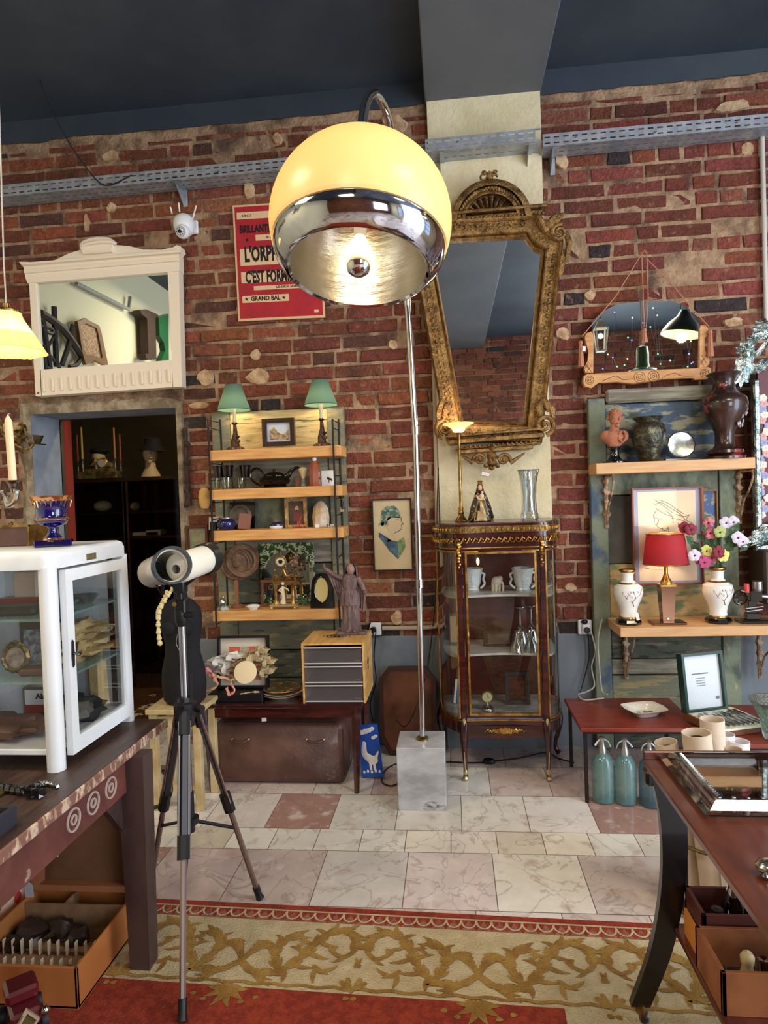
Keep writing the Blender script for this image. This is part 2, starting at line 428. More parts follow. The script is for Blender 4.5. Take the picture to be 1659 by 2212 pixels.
# reveals of the doorway, thickness of the wall
TH = .30
wall.add([(dx0,YW-.012,0),(dx0,YW+TH,0),(dx0,YW+TH,dz1),(dx0,YW-.012,dz1)],[(0,1,2,3)])
wall.add([(dx1,YW-.012,0),(dx1,YW+TH,0),(dx1,YW+TH,dz1),(dx1,YW-.012,dz1)],[(3,2,1,0)])
wall.add([(dx0,YW-.012,dz1),(dx1,YW-.012,dz1),(dx1,YW+TH,dz1),(dx0,YW+TH,dz1)],[(0,1,2,3)])
wall.m = 2
def seg(mb,x0,x1,zf,z1,y,n=60):  # painted band above a ragged edge
    top = [(x0+(x1-x0)*i/n) for i in range(n+1)]
    vs = [(x,y,zf(x)+.010*noise.noise(Vector((x*22,3,1)))) for x in top]+[(x,y,z1) for x in top]+[(x,y+.02,zf(x)+.006) for x in top]
    F = [(i,i+1,n+2+i,n+1+i) for i in range(n)]+[(2*n+2+i,2*n+3+i,i+1,i) for i in range(n)]
    mb.add(vs,F)
ragg = lambda x: ztop_back(x)+.030
seg(wall,XL,pl0,ragg,ZC+.3,YW-.016); seg(wall,pl1,XR,ragg,ZC+.3,YW-.016)
wall.m = 3
seg2 = lambda x: 0
# painted dado
n = 80
for (xa,xb) in ((XL,dx0-.09),(dx1+.05,XR)):
    vs = []
    for i in range(n+1):
        x = xa+(xb-xa)*i/n; vs += [(x,YW-.012,0),(x,YW-.012,DADO-.006+.012*noise.noise(Vector((x*6,1,1)))),(x,YW+.004,DADO+.012+.01*noise.noise(Vector((x*9,1,1))))]
    wall.add(vs,[(3*i,3*i+3,3*i+4,3*i+1) for i in range(n)]+[(3*i+1,3*i+4,3*i+5,3*i+2) for i in range(n)])
wall.m = 4
# rough cement surround of the doorway
def surround(mb):
    pts = []; N = 70
    path = [(dx0,0),(dx0,dz1),(dx1,dz1),(dx1,0)]
    def run(a,b,nn,out,wd):
        for i in range(nn):
            t = i/nn; x = a[0]+(b[0]-a[0])*t; z = a[1]+(b[1]-a[1])*t
            k = wd*(1+.45*noise.noise(Vector((x*5,z*5,2)))+.25*noise.noise(Vector((x*17,z*17,5))))
            pts.append(((x,z),(x+out[0]*k,z+out[1]*k),k))
    run((dx0,0),(dx0,dz1),40,(-1,.0),.085); 
    run((dx0,dz1),(dx0+.01,dz1),3,(-1,1),.075)
    run((dx0+.02,dz1),(dx1-.02,dz1),24,(0,1),.075)
    run((dx1-.01,dz1),(dx1,dz1),3,(1,1),.05)
    run((dx1,dz1),(dx1,0),40,(1,0),.05)
    vs = []
    for (a,c,k) in pts:
        m1 = (a[0]*.4+c[0]*.6,a[1]*.4+c[1]*.6)
        vs += [(a[0],YW-.014,a[1]),(m1[0],YW-.020-.006*noise.noise(Vector((m1[0]*20,m1[1]*20,0))),m1[1]),(c[0],YW+.001,c[1])]
    mb.add(vs,[(3*i,3*i+3,3*i+4,3*i+1) for i in range(len(pts)-1)]+[(3*i+1,3*i+4,3*i+5,3*i+2) for i in range(len(pts)-1)])
surround(wall)
CEM = M('rough_cement',(168,154,132),.9,c2=(120,104,84),vs=9,bump=.8,bs=30)
REV = M('grey_reveal_paint',(150,158,172),.7,c2=(130,138,150),vs=5)
DAD = M('grey_dado_paint',(120,128,138),.7,c2=(112,120,128),vs=3,c3=(160,150,134),vs3=7,mix3=(.72,.76),bump=.15,bs=20)
for i in range(len(b.f)): wall_m = 5
off = len(wall.v)
wall.c = [(.5,.5,.5,1)]*off + b.c; wall.v += b.v; wall.f += [[i+off for i in f] for f in b.f]; wall.mi += [5]*len(b.f)
struct('wall_back',wall,[MORTAR,REV,PAINT,DAD,CEM,BRICK])
# patches of old plaster left on the bricks
pat = MB(); PLA = M('plaster_daub',(206,176,140),.9,c2=(168,132,100),vs=16,bump=.6,bs=40)
for (px,py,rx,rz) in ((850,745,12,12),(553,768,12,14),(1215,352,15,20),(1612,325,16,14),(540,412,13,22),(242,450,12,12),(1583,698,22,12),(1215,722,18,16),(852,268,30,22),(430,876,26,10),(1232,1268,14,12),(240,338,20,14),(600,300,12,14),(858,1335,16,16),(1580,232,40,12),(190,485,8,22),(1275,640,14,12),(30,928,34,20),(445,818,20,20),(1550,1010,14,8),(560,815,30,18)):
    c = P(px,py,YW); vs = [(c.x,YW-.024,c.z)]; k = 12
    for i in range(k):
        a = 2*PI*i/k; q = 1+.5*noise.noise(Vector((px*.1+math.cos(a),py*.1+math.sin(a),0)))
        vs.append((c.x+rx*q*mm(YW)*math.cos(a)*.8,YW-.019,c.z+rz*q*mm(YW)*math.sin(a)*.8))
    for i in range(k):
        v = vs[1+i]; vs.append((c.x+(v[0]-c.x)*1.15,YW,c.z+(v[2]-c.z)*1.15))
    pat.add(vs,[(0,1+i,1+(i+1) % k) for i in range(k)]+[(1+i,1+k+i,1+k+(i+1) % k,1+(i+1) % k) for i in range(k)])
struct('trim_1',pat,PLA,SM)
# pillar
CREAM = M('cream_plaster',(226,214,180),.85,c2=(212,198,160),vs=4,bump=.35,bs=38)
pil = MB(); pil.box(pl0,pl1,YP,YW+.05,DADO,z_beam+.02); struct('wall_pillar',pil,CREAM)
pil = MB(); pil.box(pl0,pl1,YP-.001,YW+.05,0,DADO); struct('trim_2',pil,DAD)
# ceiling and beam
c = MB(); c.box(XL-.2,XR+.2,YF-.2,YW+.02,ZC,ZC+.1); struct('ceiling',c,PAINTC)
bx0 = P(917,215,YP-.02).x; bx1 = P(1170,205,YP-.02).x
c = MB(); c.box(bx0,bx1,YF,YW+.01,z_beam,ZC+.02,b=.006); struct('trim_3',c,PAINTB)
# floor: marble tiles
FL = M_attr('marble_tile',.16,7,.10,.03,8,spot=[((178,148,138),9,.58,.7,.6),((226,220,212),14,.55,.7,.5)],vein=((128,116,112),4.5,.45),coat=.2)
GROUT = M('tile_grout',(120,108,98),.9)
fl = MB()
tones = [(218,210,206),(210,196,194),(222,218,214),(196,174,172),(216,212,204),(204,186,182),(214,208,204)]
def tile_row(ya,yb,w,x_off,small=False):
    x = XL-.3+x_off
    while x < XR+.3:
        c = random.choice(tones if not small else [(222,214,200),(226,222,212),(212,202,184),(216,210,204)])
        if not small and random.random() < .07: c = (160,124,114)
        k = random.uniform(.94,1.06); fl.cc = lin([v*k for v in c]); g = .0016; z = random.uniform(-.0003,.0002)
        fl.add([(x+g,ya+g,z),(x+w-g,ya+g,z),(x+w-g,yb-g,z),(x+g,yb-g,z)],[(0,1,2,3)]); x += w
y = 3.284; k = 0
tile_row(2.753,2.935,.196,.02,True); tile_row(2.935,3.284,.300,.10); tile_row(3.284,3.63,.300,.25); tile_row(3.63,YW+TH,.300,.05)
tile_row(2.37,2.753,.345,.07); tile_row(2.04,2.37,.300,.14)
yy = 2.04
while yy > YF-.3: tile_row(yy-.33,yy,.30,random.uniform(0,.3)); yy -= .33
off = len(fl.v); fl.cc = lin((120,108,98)); fl.add([(XL-.4,YF-.4,-.0015),(XR+.4,YF-.4,-.0015),(XR+.4,YW+TH,-.0015),(XL-.4,YW+TH,-.0015)],[(0,1,2,3)])
fl.mi[-1] = 1
struct('floor',fl,[FL,GROUT])
# side and front walls
LW = M('cream_wall_paint',(222,218,188),.8,bump=.05)
c = MB(); c.box(XL-.15,XL,YF-.2,YW+.02,0,ZC+.05); struct('wall_left',c,LW)
bb = MB(); brick_wall(bb,XL,XR,.05,lambda x: ZC+.05,YF+.01,[(1.7,3.4,.9,2.9)],sgn=-1)
fw_ = MB(); 
for (xa,xb,za,zb) in ((XL,1.7,0,ZC),(3.4,XR,0,ZC),(1.7,3.4,0,.9),(1.7,3.4,2.9,ZC)): fw_.box(xa,xb,YF-.2,YF,za,zb)
off = len(fw_.v); fw_.c = [(.5,.5,.5,1)]*off+bb.c; fw_.v += bb.v; fw_.f += [[i+off for i in f] for f in bb.f]; fw_.mi += [1]*len(bb.f)
struct('wall_front',fw_,[MORTAR,BRICK])
c = MB()
for (ya,yb,za,zb) in ((YF,-1.6,0,ZC),(2.8,YW,0,ZC),(-1.6,2.8,0,.7),(-1.6,2.8,3.1,ZC)): c.box(XR,XR+.2,ya,yb,za,zb)
struct('wall_right',c,LW)
WF = M('window_frame_paint',(60,64,66),.5)
def window(name,pl,a0,a1,z0,z1,na,nz):
    mb = MB(); t = .03
    def bar(p,q,r,s):
        if pl[0] == 'x': mb.box(pl[1]-.02,pl[1]+.04,p,q,r,s)
        else: mb.box(p,q,pl[1]-.04,pl[1]+.02,r,s)
    for i in range(na+1): x = a0+(a1-a0)*i/na; bar(x-t,x+t,z0,z1)
    for i in range(nz+1): z = z0+(z1-z0)*i/nz; bar(a0,a1,z-t,z+t)
    o = struct(name,mb,WF); g = MB()
    if pl[0] == 'x': g.add([(pl[1]+.01,a0,z0),(pl[1]+.01,a1,z0),(pl[1]+.01,a1,z1),(pl[1]+.01,a0,z1)],[(0,1,2,3)])
    else: g.add([(a0,pl[1]-.01,z0),(a1,pl[1]-.01,z0),(a1,pl[1]-.01,z1),(a0,pl[1]-.01,z1)],[(0,1,2,3)])
    part('window_pane',g,M_pane('window_pane_glass',refl=.04),o,None)
window('window_1',('x',XR+.06),-1.6,2.8,.7,3.1,6,3)
window('window_2',('y',YF-.08),1.7,3.4,.9,2.9,3,3)
# ---- back room beyond the doorway
BX0,BX1 = dx0-1.4,dx1+1.5; BY = YW+TH; BD = 6.9
OL = M('olive_brown_wall',(86,78,58),.8,c2=(72,64,46),vs=2)
c = MB(); c.box(BX0,BX1,BD,BD+.1,0,3.0); struct('wall_backroom_rear',c,OL)
c = MB(); c.box(BX0-.1,BX0,BY,BD,0,3.0); struct('wall_backroom_left',c,OL)
c = MB(); c.box(BX1,BX1+.1,BY,BD,0,3.0); struct('wall_backroom_right',c,OL)
c = MB(); c.box(BX0,dx0,BY-.01,BY+.03,0,3); c.box(dx1,BX1,BY-.01,BY+.03,0,3); c.box(dx0,dx1,BY-.01,BY+.03,dz1,3); struct('wall_backroom_front',c,OL)
c = MB(); c.box(BX0,BX1,BY,BD,3.0,3.1); struct('ceiling_backroom',c,OL)
BF = M('broken_tile_floor',(92,60,40),.35,c2=(70,44,30),vs=5,c3=(206,190,160),vs3=4.5,mix3=(.60,.615))
c = MB(); c.add([(BX0,BY,0),(BX1,BY,0),(BX1,BD,0),(BX0,BD,0)],[(0,1,2,3)]); struct('floor_backroom',c,BF)
lamp('POINT','backroom_bulb',((dx0+dx1)/2+.5,4.75,2.75),26,(1,.8,.5),.06)
# baseboard-less; conduit pipes
def pipe(name,pts,r,mat): struct(name,MB().tube(pts,r,10),mat,SM)
PVC = M('pale_conduit',(176,160,138),.5)
q = [P(922,560,YW-.03),P(935,700,YW-.03),P(945,1150,YW-.03),P(948,1330,YW-.03)]
pipe('trim_4',bez([q[0],q[1],q[2],q[3],P(944,1349,YW-.03),P(928,1355,YW-.03)]+[P(826,1357,YW-.03)],8),.0135,PVC)
pipe('trim_5',[P(1646,285,YW-.03),P(1656,700,YW-.03)],.013,M('white_pipe',(196,196,192),.4))
# ragged brown plaster band where bricks meet the dado
# ---- rug
rug0 = PZ(340,1945); rug1 = PZ(1430,2000)
ra = math.atan2(rug1.y-rug0.y,rug1.x-rug0.x)
# ================================================================ rug
def blade(mb,p,ang,L,wd,curl=0.,z=0.,n=6):
    pts = []; x,y = p; a = ang
    for i in range(n+1):
        t = i/n; pts.append((x,y,a,wd*math.sin(PI*min(1,(t*.85+.12)))**.8*(1-t*.55)))
        x += L/n*math.cos(a); y += L/n*math.sin(a); a += curl/n
    vs = []; F = []
    for (x,y,a,w_) in pts: vs += [(x-math.sin(a)*w_,y+math.cos(a)*w_,z),(x+math.sin(a)*w_,y-math.cos(a)*w_,z)]
    for i in range(n): F.append((2*i,2*i+1,2*i+3,2*i+2))
    zo[0] = (zo[0]+1) % 90; mb.add([(a_,b_,c_+zo[0]*1.2e-5) for a_,b_,c_ in vs],F)
zo = [0]
def ribbon2(mb,pts,w0,w1,z):
    vs = []; F = []; n = len(pts)
    for i in range(n):
        t = (Vector(pts[min(i+1,n-1)])-Vector(pts[max(i-1,0)])).normalized(); wd = w0+(w1-w0)*i/(n-1)
        vs += [(pts[i][0]-t.y*wd,pts[i][1]+t.x*wd,z),(pts[i][0]+t.y*wd,pts[i][1]-t.x*wd,z)]
    for i in range(n-1): F.append((2*i,2*i+1,2*i+3,2*i+2))
    zo[0] = (zo[0]+1) % 90; mb.add([(a_,b_,c_+zo[0]*1.2e-5+i_*2e-6) for i_,(a_,b_,c_) in enumerate(vs)],F)
def rugbuild():
    rg = MB(); H = .009; U0,U1,V1 = -1.9,1.15,-3.2; BW = .41; BR = .66
    rg.m = 0; rg.box(U0,U1,V1,0,.0005,H)
    rg.m = 1                                                # red outer stripe and field
    z = H+.0006
    def rect(a,b,c,d,zz=z): rg.add([(a,c,zz),(b,c,zz),(b,d,zz),(a,d,zz)],[(0,1,2,3)])
    rect(U0,U1,-.026,0); rect(U1-.026,U1,V1,0); rect(U0,U0+.026,V1,0)
    rect(U0+BW,U1-BR,V1+BW,-BW)
    rg.m = 3                                                # pink ground of the scallops
    rect(U0+.03,U1-.03,-.088,-.034); rect(U1-.088,U1-.034,V1+.03,-.034)
    rg.m = 1; z2 = z+.0004
    def scal(x0,n,X):
        for i in range(n):
            x = x0+i*.052; rg.add([(x-.026,0,z2),(x-.012,-.030,z2),(x,-.052,z2),(x+.012,-.030,z2),(x+.026,0,z2)],[(0,1,2,3,4)],X)
    scal(U0+.06,int((U1-U0-.1)/.052),T(0,-.036,0) @ RX(0))
    scal(.06,58,T(U1-.036,0,0) @ RZ(-PI/2) )
    rg.m = 0; z3 = z+.0008
    for i in range(int((U1-U0-.1)/.052)):
        x = U0+.06+i*.052+.026; pts = [(x+.026*math.cos(a),-.038-.040*math.sin(a)) for a in [PI*k/8 for k in range(9)]]
        ribbon2(rg,pts,.0035,.0035,z3)
    rg.m = 2                                                # gold leaf scrolls
    zg = z+.0012
    def motif(X):
        m = MB(); m.m = 2; m.mi = []
        for s in (-1,1):
            def S(pts): return [(s*x,y) for x,y in pts]
            def ST(pts,w0,w1): ribbon2(m,[(p.x,p.y) for p in bez([(s*x,y,0) for x,y in pts],7)],w0,w1,zg)
            def AC(pts):
                q = bez([(s*x,y,0) for x,y in pts],5)
                for i in range(1,len(q)-1):
                    a = math.atan2(q[i+1].y-q[i].y,q[i+1].x-q[i].x)
                    for e in (-1,1): blade(m,(q[i].x,q[i].y),a+e*.75,.034+.014*math.sin(i*1.9),.009,-e*.7,zg)
            def BL(x,y,a,L,wd,c): blade(m,(s*x,y),a if s > 0 else PI-a,L,wd,c*s,zg)
            AC([(.06,-.345),(.13,-.34),(.19,-.27),(.23,-.18),(.29,-.125),(.345,-.15),(.362,-.21)]); AC([(.13,-.33),(.10,-.25),(.115,-.19),(.16,-.165)]); ST([(.0,-.30),(.06,-.345),(.13,-.34),(.19,-.27),(.23,-.18),(.29,-.125),(.345,-.15),(.362,-.21),(.33,-.255),(.29,-.235),(.295,-.205)],.012,.007)
            ST([(.13,-.33),(.10,-.25),(.115,-.19),(.16,-.165),(.185,-.195),(.165,-.215)],.009,.006)
            for (x,y,a,L,wd,c) in ((.20,-.25,2.3,.07,.012,.9),(.22,-.21,2.5,.06,.011,.8),(.25,-.155,2.2,.055,.011,.9),(.28,-.13,1.9,.05,.010,-.9),(.32,-.13,1.2,.05,.011,-1),(.355,-.17,.4,.04,.010,-1),
                                        (.17,-.30,-.5,.08,.012,.9),(.21,-.24,-.7,.08,.012,.8),(.235,-.19,-.6,.06,.011,.7),(.15,-.325,-1.2,.06,.012,-.6),(.33,-.25,-2.0,.05,.010,-1),(.29,-.235,2.4,.04,.010,-1),
                                        (.10,-.25,2.4,.05,.010,.8),(.11,-.20,2.0,.05,.010,.9),(.15,-.165,1.2,.04,.010,-1),(.24,-.30,-.9,.07,.012,.8),(.26,-.33,.2,.07,.011,.8),(.25,-.32,-1.7,.06,.011,.6)):
                BL(x,y,a,L,wd,c)
            for k in range(6): BL(.0+.004*k,-.30+.018*k,1.35-.32*k*.6-.1,.10-.006*k,.013,-.9)
            for k in range(3): BL(.02+.02*k,-.33,-.5-.35*k,.10,.014,.9)
            for k in range(3): BL(.0,-.41,-1.5+.55*k,.09-.012*k,.018,.6)
            BL(.36,-.345,-1.4,.07,.012,.4); BL(.34,-.36,-.9,.06,.012,.6); BL(.372,-.30,1.2,.05,.01,0)
            for (x,y) in ((.05,-.47),(.36,-.43),(.09,-.45)): BL(x,y,0,.02,.011,0)
        ribbon2(m,[(-.38+.02*k,-.392+.004*math.sin(k*1.3)) for k in range(39)],.006,.006,zg)
        for f in m.f: rg.f.append([i+len(rg.v) for i in f]); rg.mi.append(2)
        for p in m.v: rg.v.append(X @ p)
    u = .245
    for k in range(-2,2): motif(T(u+k*.76,0,0) if True else None)
    for k in range(4): motif(T(U1-.25,-.88-k*.70,0) @ RZ(-PI/2))
    return rg
PILE = dict(rough=.95,bump=.8,bs=160)
RUGM = [M('rug_cream',(216,198,160),c2=(200,180,140),vs=12,**PILE),M('rug_red',(168,62,36),c2=(138,44,28),vs=38,mixp=(.4,.6),**PILE),M('rug_gold',(178,140,68),c2=(150,110,48),vs=14,**PILE),M('rug_pink',(178,112,92),c2=(150,80,66),vs=30,**PILE)]
rc = PZ(883,1974); ro = build('rug',rugbuild(),RUGM); ro.location = (rc.x,rc.y,0); ro.rotation_euler = (0,0,ra)
# recentre so its right end follows the photo
tag(ro,'red carpet with cream border of gold leaf scrolls on the marble floor','rug')
# ================================================================ things on the back wall
def frame_of(pa,pb,pc,Y):
    """axes for something flat on the wall given its top-left, top-right, bottom-left pixels"""
    return P(*pa,Y),P(*pb,Y),P(*pc,Y)
# ---- cable tray (perforated channel)
GALV = M('galvanised_steel',(176,184,192),.45,.5,c2=(150,158,168),vs=14)
def perf(mb,L,w,X,slot=.030,pitch=.05,sh=.008,rows=2):
    """strip along local x (0..L), width along local y (0..w), with real slots"""
    n = int(L/pitch); rw = w/rows
    for r in range(rows):
        for i in range(n):
            o = (pitch/2 if r % 2 else 0); x0 = i*pitch; x1 = x0+pitch; y0 = r*rw; y1 = y0+rw
            sx0 = x0+(pitch-slot)/2; sx1 = sx0+slot; cy = (y0+y1)/2; sy0 = cy-sh/2; sy1 = cy+sh/2
            vs = [(x0,y0,0),(x1,y0,0),(x1,y1,0),(x0,y1,0),(sx0,sy0,0),(sx1,sy0,0),(sx1,sy1,0),(sx0,sy1,0)]
            mb.add(vs,[(0,1,5,4),(1,2,6,5),(2,3,7,6),(3,0,4,7)],X)
def tray(a,b,Yf,label,brk):
    """a,b: pixel ends of the top front edge; built as a channel standing off the wall"""
    A = P(a[0],a[1],Yf); B = P(b[0],b[1],Yf); L = (B-A).length; d = (B-A)/L
    t = thing('cable_tray',label,'cable tray',A,0,'perforated steel cable trays')
    X = Matrix.Rotation(-math.atan2(d.z,d.x),4,'Y')
    m = MB(); h = .062; dep = YW-Yf-.012
    perf(m,L,h,X @ RX(-PI/2) @ SC(1,1,1))                       # front flange hanging down
    perf(m,L,dep,X @ T(0,0,-h),slot=.026,pitch=.045,rows=3,sh=.007)  # floor of the channel
    m.box(0,L,-.003,.004,-.004,.003,X); m.box(0,L,-.004,.004,-h-.003,-h+.003,X); m.box(0,L,dep-.004,dep,-h,0,X)
    part('channel',m,GALV,t,None)
    for x in brk:
        q = MB(); q.box(x-.014,x+.014,dep-.006,dep+.0,-h-.10,-h+.0,X); q.box(x-.014,x+.014,.01,dep,-h-.006,-h-.002,X)
        q.add([(x-.013,dep-.004,-h-.09),(x-.013,.02,-h-.004),(x-.013,dep-.004,-h-.004),(x-.010,dep-.004,-h-.09),(x-.010,.02,-h-.004),(x-.010,dep-.004,-h-.004)],[(0,1,2),(3,4,5),(0,3,4,1)],X)
        part('bracket',q,GALV,t,None)
    for i in range(int(L/.42)):
        q = MB(); x = .18+i*.42; q.cyl((0,0,0),(0,-.012,0),.0045,n=8); q.v = [X @ (p+Vector((x,-.001,-.03-.012*(i % 2)))) for p in q.v]
        part('bolt',q,STEEL,t)
    return t
tray((-30,405),(925,312),3.80,'long perforated steel cable tray above the white framed mirror',[1.18])
tray((918,303),(1168,278),3.76,'short perforated steel cable tray across the cream pillar',[.09,.58])
tray((1172,292),(1700,243),3.80,'perforated steel cable tray on the bricks right of the pillar',[.07])
# dangling dark cable from the ceiling at left
cb = [P(62,60,3.5),P(95,200,3.6),P(150,310,3.7),P(205,385,3.78),P(235,400,3.79),P(285,378,3.80)]
solo('cable',MB().tube(bez(cb,8),.004,6),BLACKP,'thin black cable drooping from the ceiling to the cable tray','cable',cb[3],world=True)
# ---- security camera
Yc = 3.84; s = mm(Yc); c0 = P(398,488,Yc); t = thing('security_camera','white security camera with antennas on the brick wall','camera',P(415,490,YW))
m = MB(); m.cyl(P(418,500,YW-.01),P(408,490,Yc),.018,n=12); m.box(-.03,.03,YW-.03-c0.y,YW-c0.y-.008,-.045,.035,T(*P(420,492,YW).to_3d()) @ T(0,-YW+c0.y,0),b=.006); part('mount',m,WHITEP,t,world=True)
m = MB(); X = T(*c0) @ RY(-.12) ; m.lathe([(0,-.062),(.03,-.056),(.05,-.04),(.062,-.005),(.060,.03),(.048,.052),(.025,.066),(0,.07)],24,X); part('housing',m,WHITEP,t,world=True)
X = T(*P(397,500,Yc-.02)) @ RX(.35); m = MB(); m.sph((0,-.015,0),.042,20,X); e = part('camera_head',m,WHITEP,t,world=True)
m = MB(); m.lathe([(.0,0),(.026,0),(.028,-.006),(.020,-.012),(0,-.012)],20,X @ T(0,-.052,0) @ RX(-PI/2) @ SC(1,1,-1)); q = part('lens_ring',m,M('pale_grey',(176,180,188),.3),t,world=True)
m = MB(); m.sph((0,-.066,0),.011,12,X)
for k in range(8): a = k*PI/4; m.sph((.019*math.cos(a),-.063,.019*math.sin(a)),.003,6,X)
part('lens',m,BLACKP,t,world=True)
for (a,bb_) in (((372,462),(368,447)),((388,458),(386,438)),((412,488),(424,444))):
    m = MB().tube([P(a[0],a[1],Yc),P(bb_[0],bb_[1],Yc-.01)],.0045,8); part('antenna',m,WHITEP,t,world=True)
# ---- poster
def on_wall(Y,x0,z0,x1,z1,tilt):
    return None
Yo = 3.925; A = P(502,444,Yo); B = P(690,432,Yo); Cc = P(515,694,Yo); W_ = (B-A).length; H_ = (A-Cc).length
dx = (B-A).normalized(); dz = (A-Cc).normalized(); O = (A+B+Cc+(B+Cc-A))/4
X = Matrix(((dx.x,0,dz.x,0),(0,1,0,0),(dx.z,0,dz.z,0),(0,0,0,1)))
t = thing('poster','red theatre poster with black western lettering behind the arc lamp','poster',O)
m = MB(); m.box(-W_/2,W_/2,0,.010,-H_/2,H_/2,X); part('paper',m,M('poster_cream',(214,180,142),.7),t,None)
m = MB(); m.box(-W_/2+.012,W_/2-.012,-.0012,0,-H_/2+.014,H_/2-.012,X); part('red_panel',m,M('poster_red',(176,32,46),.65,c2=(160,28,42),vs=9),t,None)
CRM = M('poster_cream2',(220,190,150),.7); m = MB()
def py2z(py): return (A.z-P(515,py,Yo).z)
def band(xa,xb,ya,yb): m.box(-W_/2+xa*W_,-W_/2+xb*W_,-.0022,-.001,H_/2-yb*H_,H_/2-ya*H_,X)
band(.045,.95,.065,.125); band(.25,.9,.265,.315); band(.06,.93,.38,.525); band(.06,.93,.58,.675); band(.20,.93,.705,.74); band(.06,.60,.785,.845); band(.88,.93,.93,.955)
part('text_band',m,CRM,t,None)
m = MB()
def tx(s_,x,y,size,sx=1,bold=.1,al='CENTER'): text_mb(m,s_,size,X @ T(-W_/2+x*W_,-.0028,H_/2-y*H_),.0004,bold*.45,sx,al)
tx('MAI',.52,.040,.030,1.7,.2); tx('DIMANCHE',.58,.097,.042,.75,.3); tx('JUIN 21',.16,.097,.018,1,.1)
tx('BRILLANTE',.25,.215,.062,.62,.3); tx('le Bal',.42,.29,.022); tx("L'ORPHEL",.11,.435,.122,.52,.3,'LEFT'); tx("C'EST FORMIDABLE",.11,.63,.098,.48,.3,'LEFT')
tx('LES DEUX ADIEUX',.6,.722,.018,1,.2); tx('GRAND BAL',.33,.815,.036,.9,.25)
for (sx_,fill) in ((.11,0),(.54,1)):
    pts = []
    for k in range(10): r_ = .0125 if k % 2 == 0 else .005; a = PI/2+k*PI/5; pts.append((-W_/2+sx_*W_+r_*math.cos(a),H_/2-.815*H_+r_*math.sin(a)))
    m.prism(pts,-.0028,-.0022,X)
m.sph((-W_/2+.15*W_,-.002,H_/2-.305*H_),.009,12,X,(1,.1,1))
part('lettering',m,M('ink_black',(28,16,18),.7),t,None)
# ---- white framed mirror
Yo = 3.86; t = thing('framed_mirror','cream white wooden framed mirror with fluted bottom rail above the doorway','mirror',P(225,720,YW))
CW = M('cream_white_paint',(236,222,202),.45,bump=.03)
def Q(px,py,Y=Yo): p = P(px,py,Y); return (p.x,p.z)
out = [Q(*p) for p in ((42,566),(46,572),(52,578),(56,600),(62,612),(77,856),(393,835),(386,590),(388,560),(386,548),(392,540),(390,532),(382,530),(374,535),(350,540),(310,540),(280,532),(252,530),(247,520),(232,515),(210,515),(192,519),(178,528),(176,540),(150,548),(120,562),(90,568),(58,566))]
gl = [Q(76,610),Q(88,800),Q(371,779),Q(362,585)]
mt = MB()
# frame body with a window: build as 4 boards plus crest
def quad(mb,pts,y0,y1,b=.0): mb.prism(pts,y0,y1,b=b)
fb = 3.925
quad(mt,[Q(62,600),Q(77,856),Q(90,855),Q(88,800),Q(76,610),Q(76,600)],Yo,fb); quad(mt,[Q(362,585),Q(371,779),Q(373,836),Q(393,835),Q(386,575),Q(362,576)],Yo,fb)
quad(mt,[Q(86,799),Q(89,855),Q(374,836),Q(371,778)],Yo,fb); part('frame',mt,CW,t,None,world=True)
mt = MB(); quad(mt,[Q(*p) for p in ((42,566),(46,572),(52,578),(56,600),(60,612),(388,586),(388,560),(386,548),(392,540),(390,532),(382,530),(374,535),(350,540),(310,540),(280,532),(252,530),(176,540),(150,548),(120,562),(90,568),(58,566))],Yo-.005,fb); 
mt.box(0,1,0,1,0,1,T(*P(46,572,Yo-.028)) @ RY(-math.atan2(P(386,545,Yo).z-P(46,572,Yo).z,P(386,545,Yo).x-P(46,572,Yo).x)) @ SC((P(386,545,Yo)-P(46,572,Yo)).length,.03,.012))
mt.box(0,1,0,1,0,1,T(*P(52,590,Yo-.016)) @ RY(-math.atan2(P(386,563,Yo).z-P(52,590,Yo).z,P(386,563,Yo).x-P(52,590,Yo).x)) @ SC((P(386,563,Yo)-P(52,590,Yo)).length,.02,.018))
part('cornice',mt,CW,t,None,world=True)
mt = MB(); k0 = [Q(*p) for p in ((252,532),(250,522),(240,516),(228,514),(212,514),(196,517),(182,523),(176,531),(177,540),(183,552),(246,547))]
mt.prism(k0,Yo-.03,Yo,b=.008); mt.tube([P(178,531,Yo-.028),P(190,526,Yo-.036),P(215,522,Yo-.04),P(240,522,Yo-.036),P(251,527,Yo-.028)],.011,8); part('shell_crest',mt,CW,t,world=True)
for i in range(15):
    x = 93+i*19.3; y = 832-i*1.45; m = MB(); a = P(x,y-14,Yo-.008); bb_ = P(x+2,y+14,Yo-.008); m.tube([a,(a+bb_)/2,bb_],[.0075,.0085,.0075],8); m.v = [Vector((p.x,Yo+(p.y-Yo)*.8,p.z)) for p in m.v]; part('flute',m,CW,t,world=True)
m = MB(); m.prism(gl,Yo+.018,Yo+.022)
zt = gl[0][1]; zb_ = gl[1][1]
part('mirror_glass',m,M_mirror(),t,None,world=True)
m = MB(); m.box(-.008,.008,-.001,0,-.006,.006,T(*P(82,849,Yo-.001))); part('label_sticker',m,M('brown_sticker',(110,96,78)),t,None,world=True)
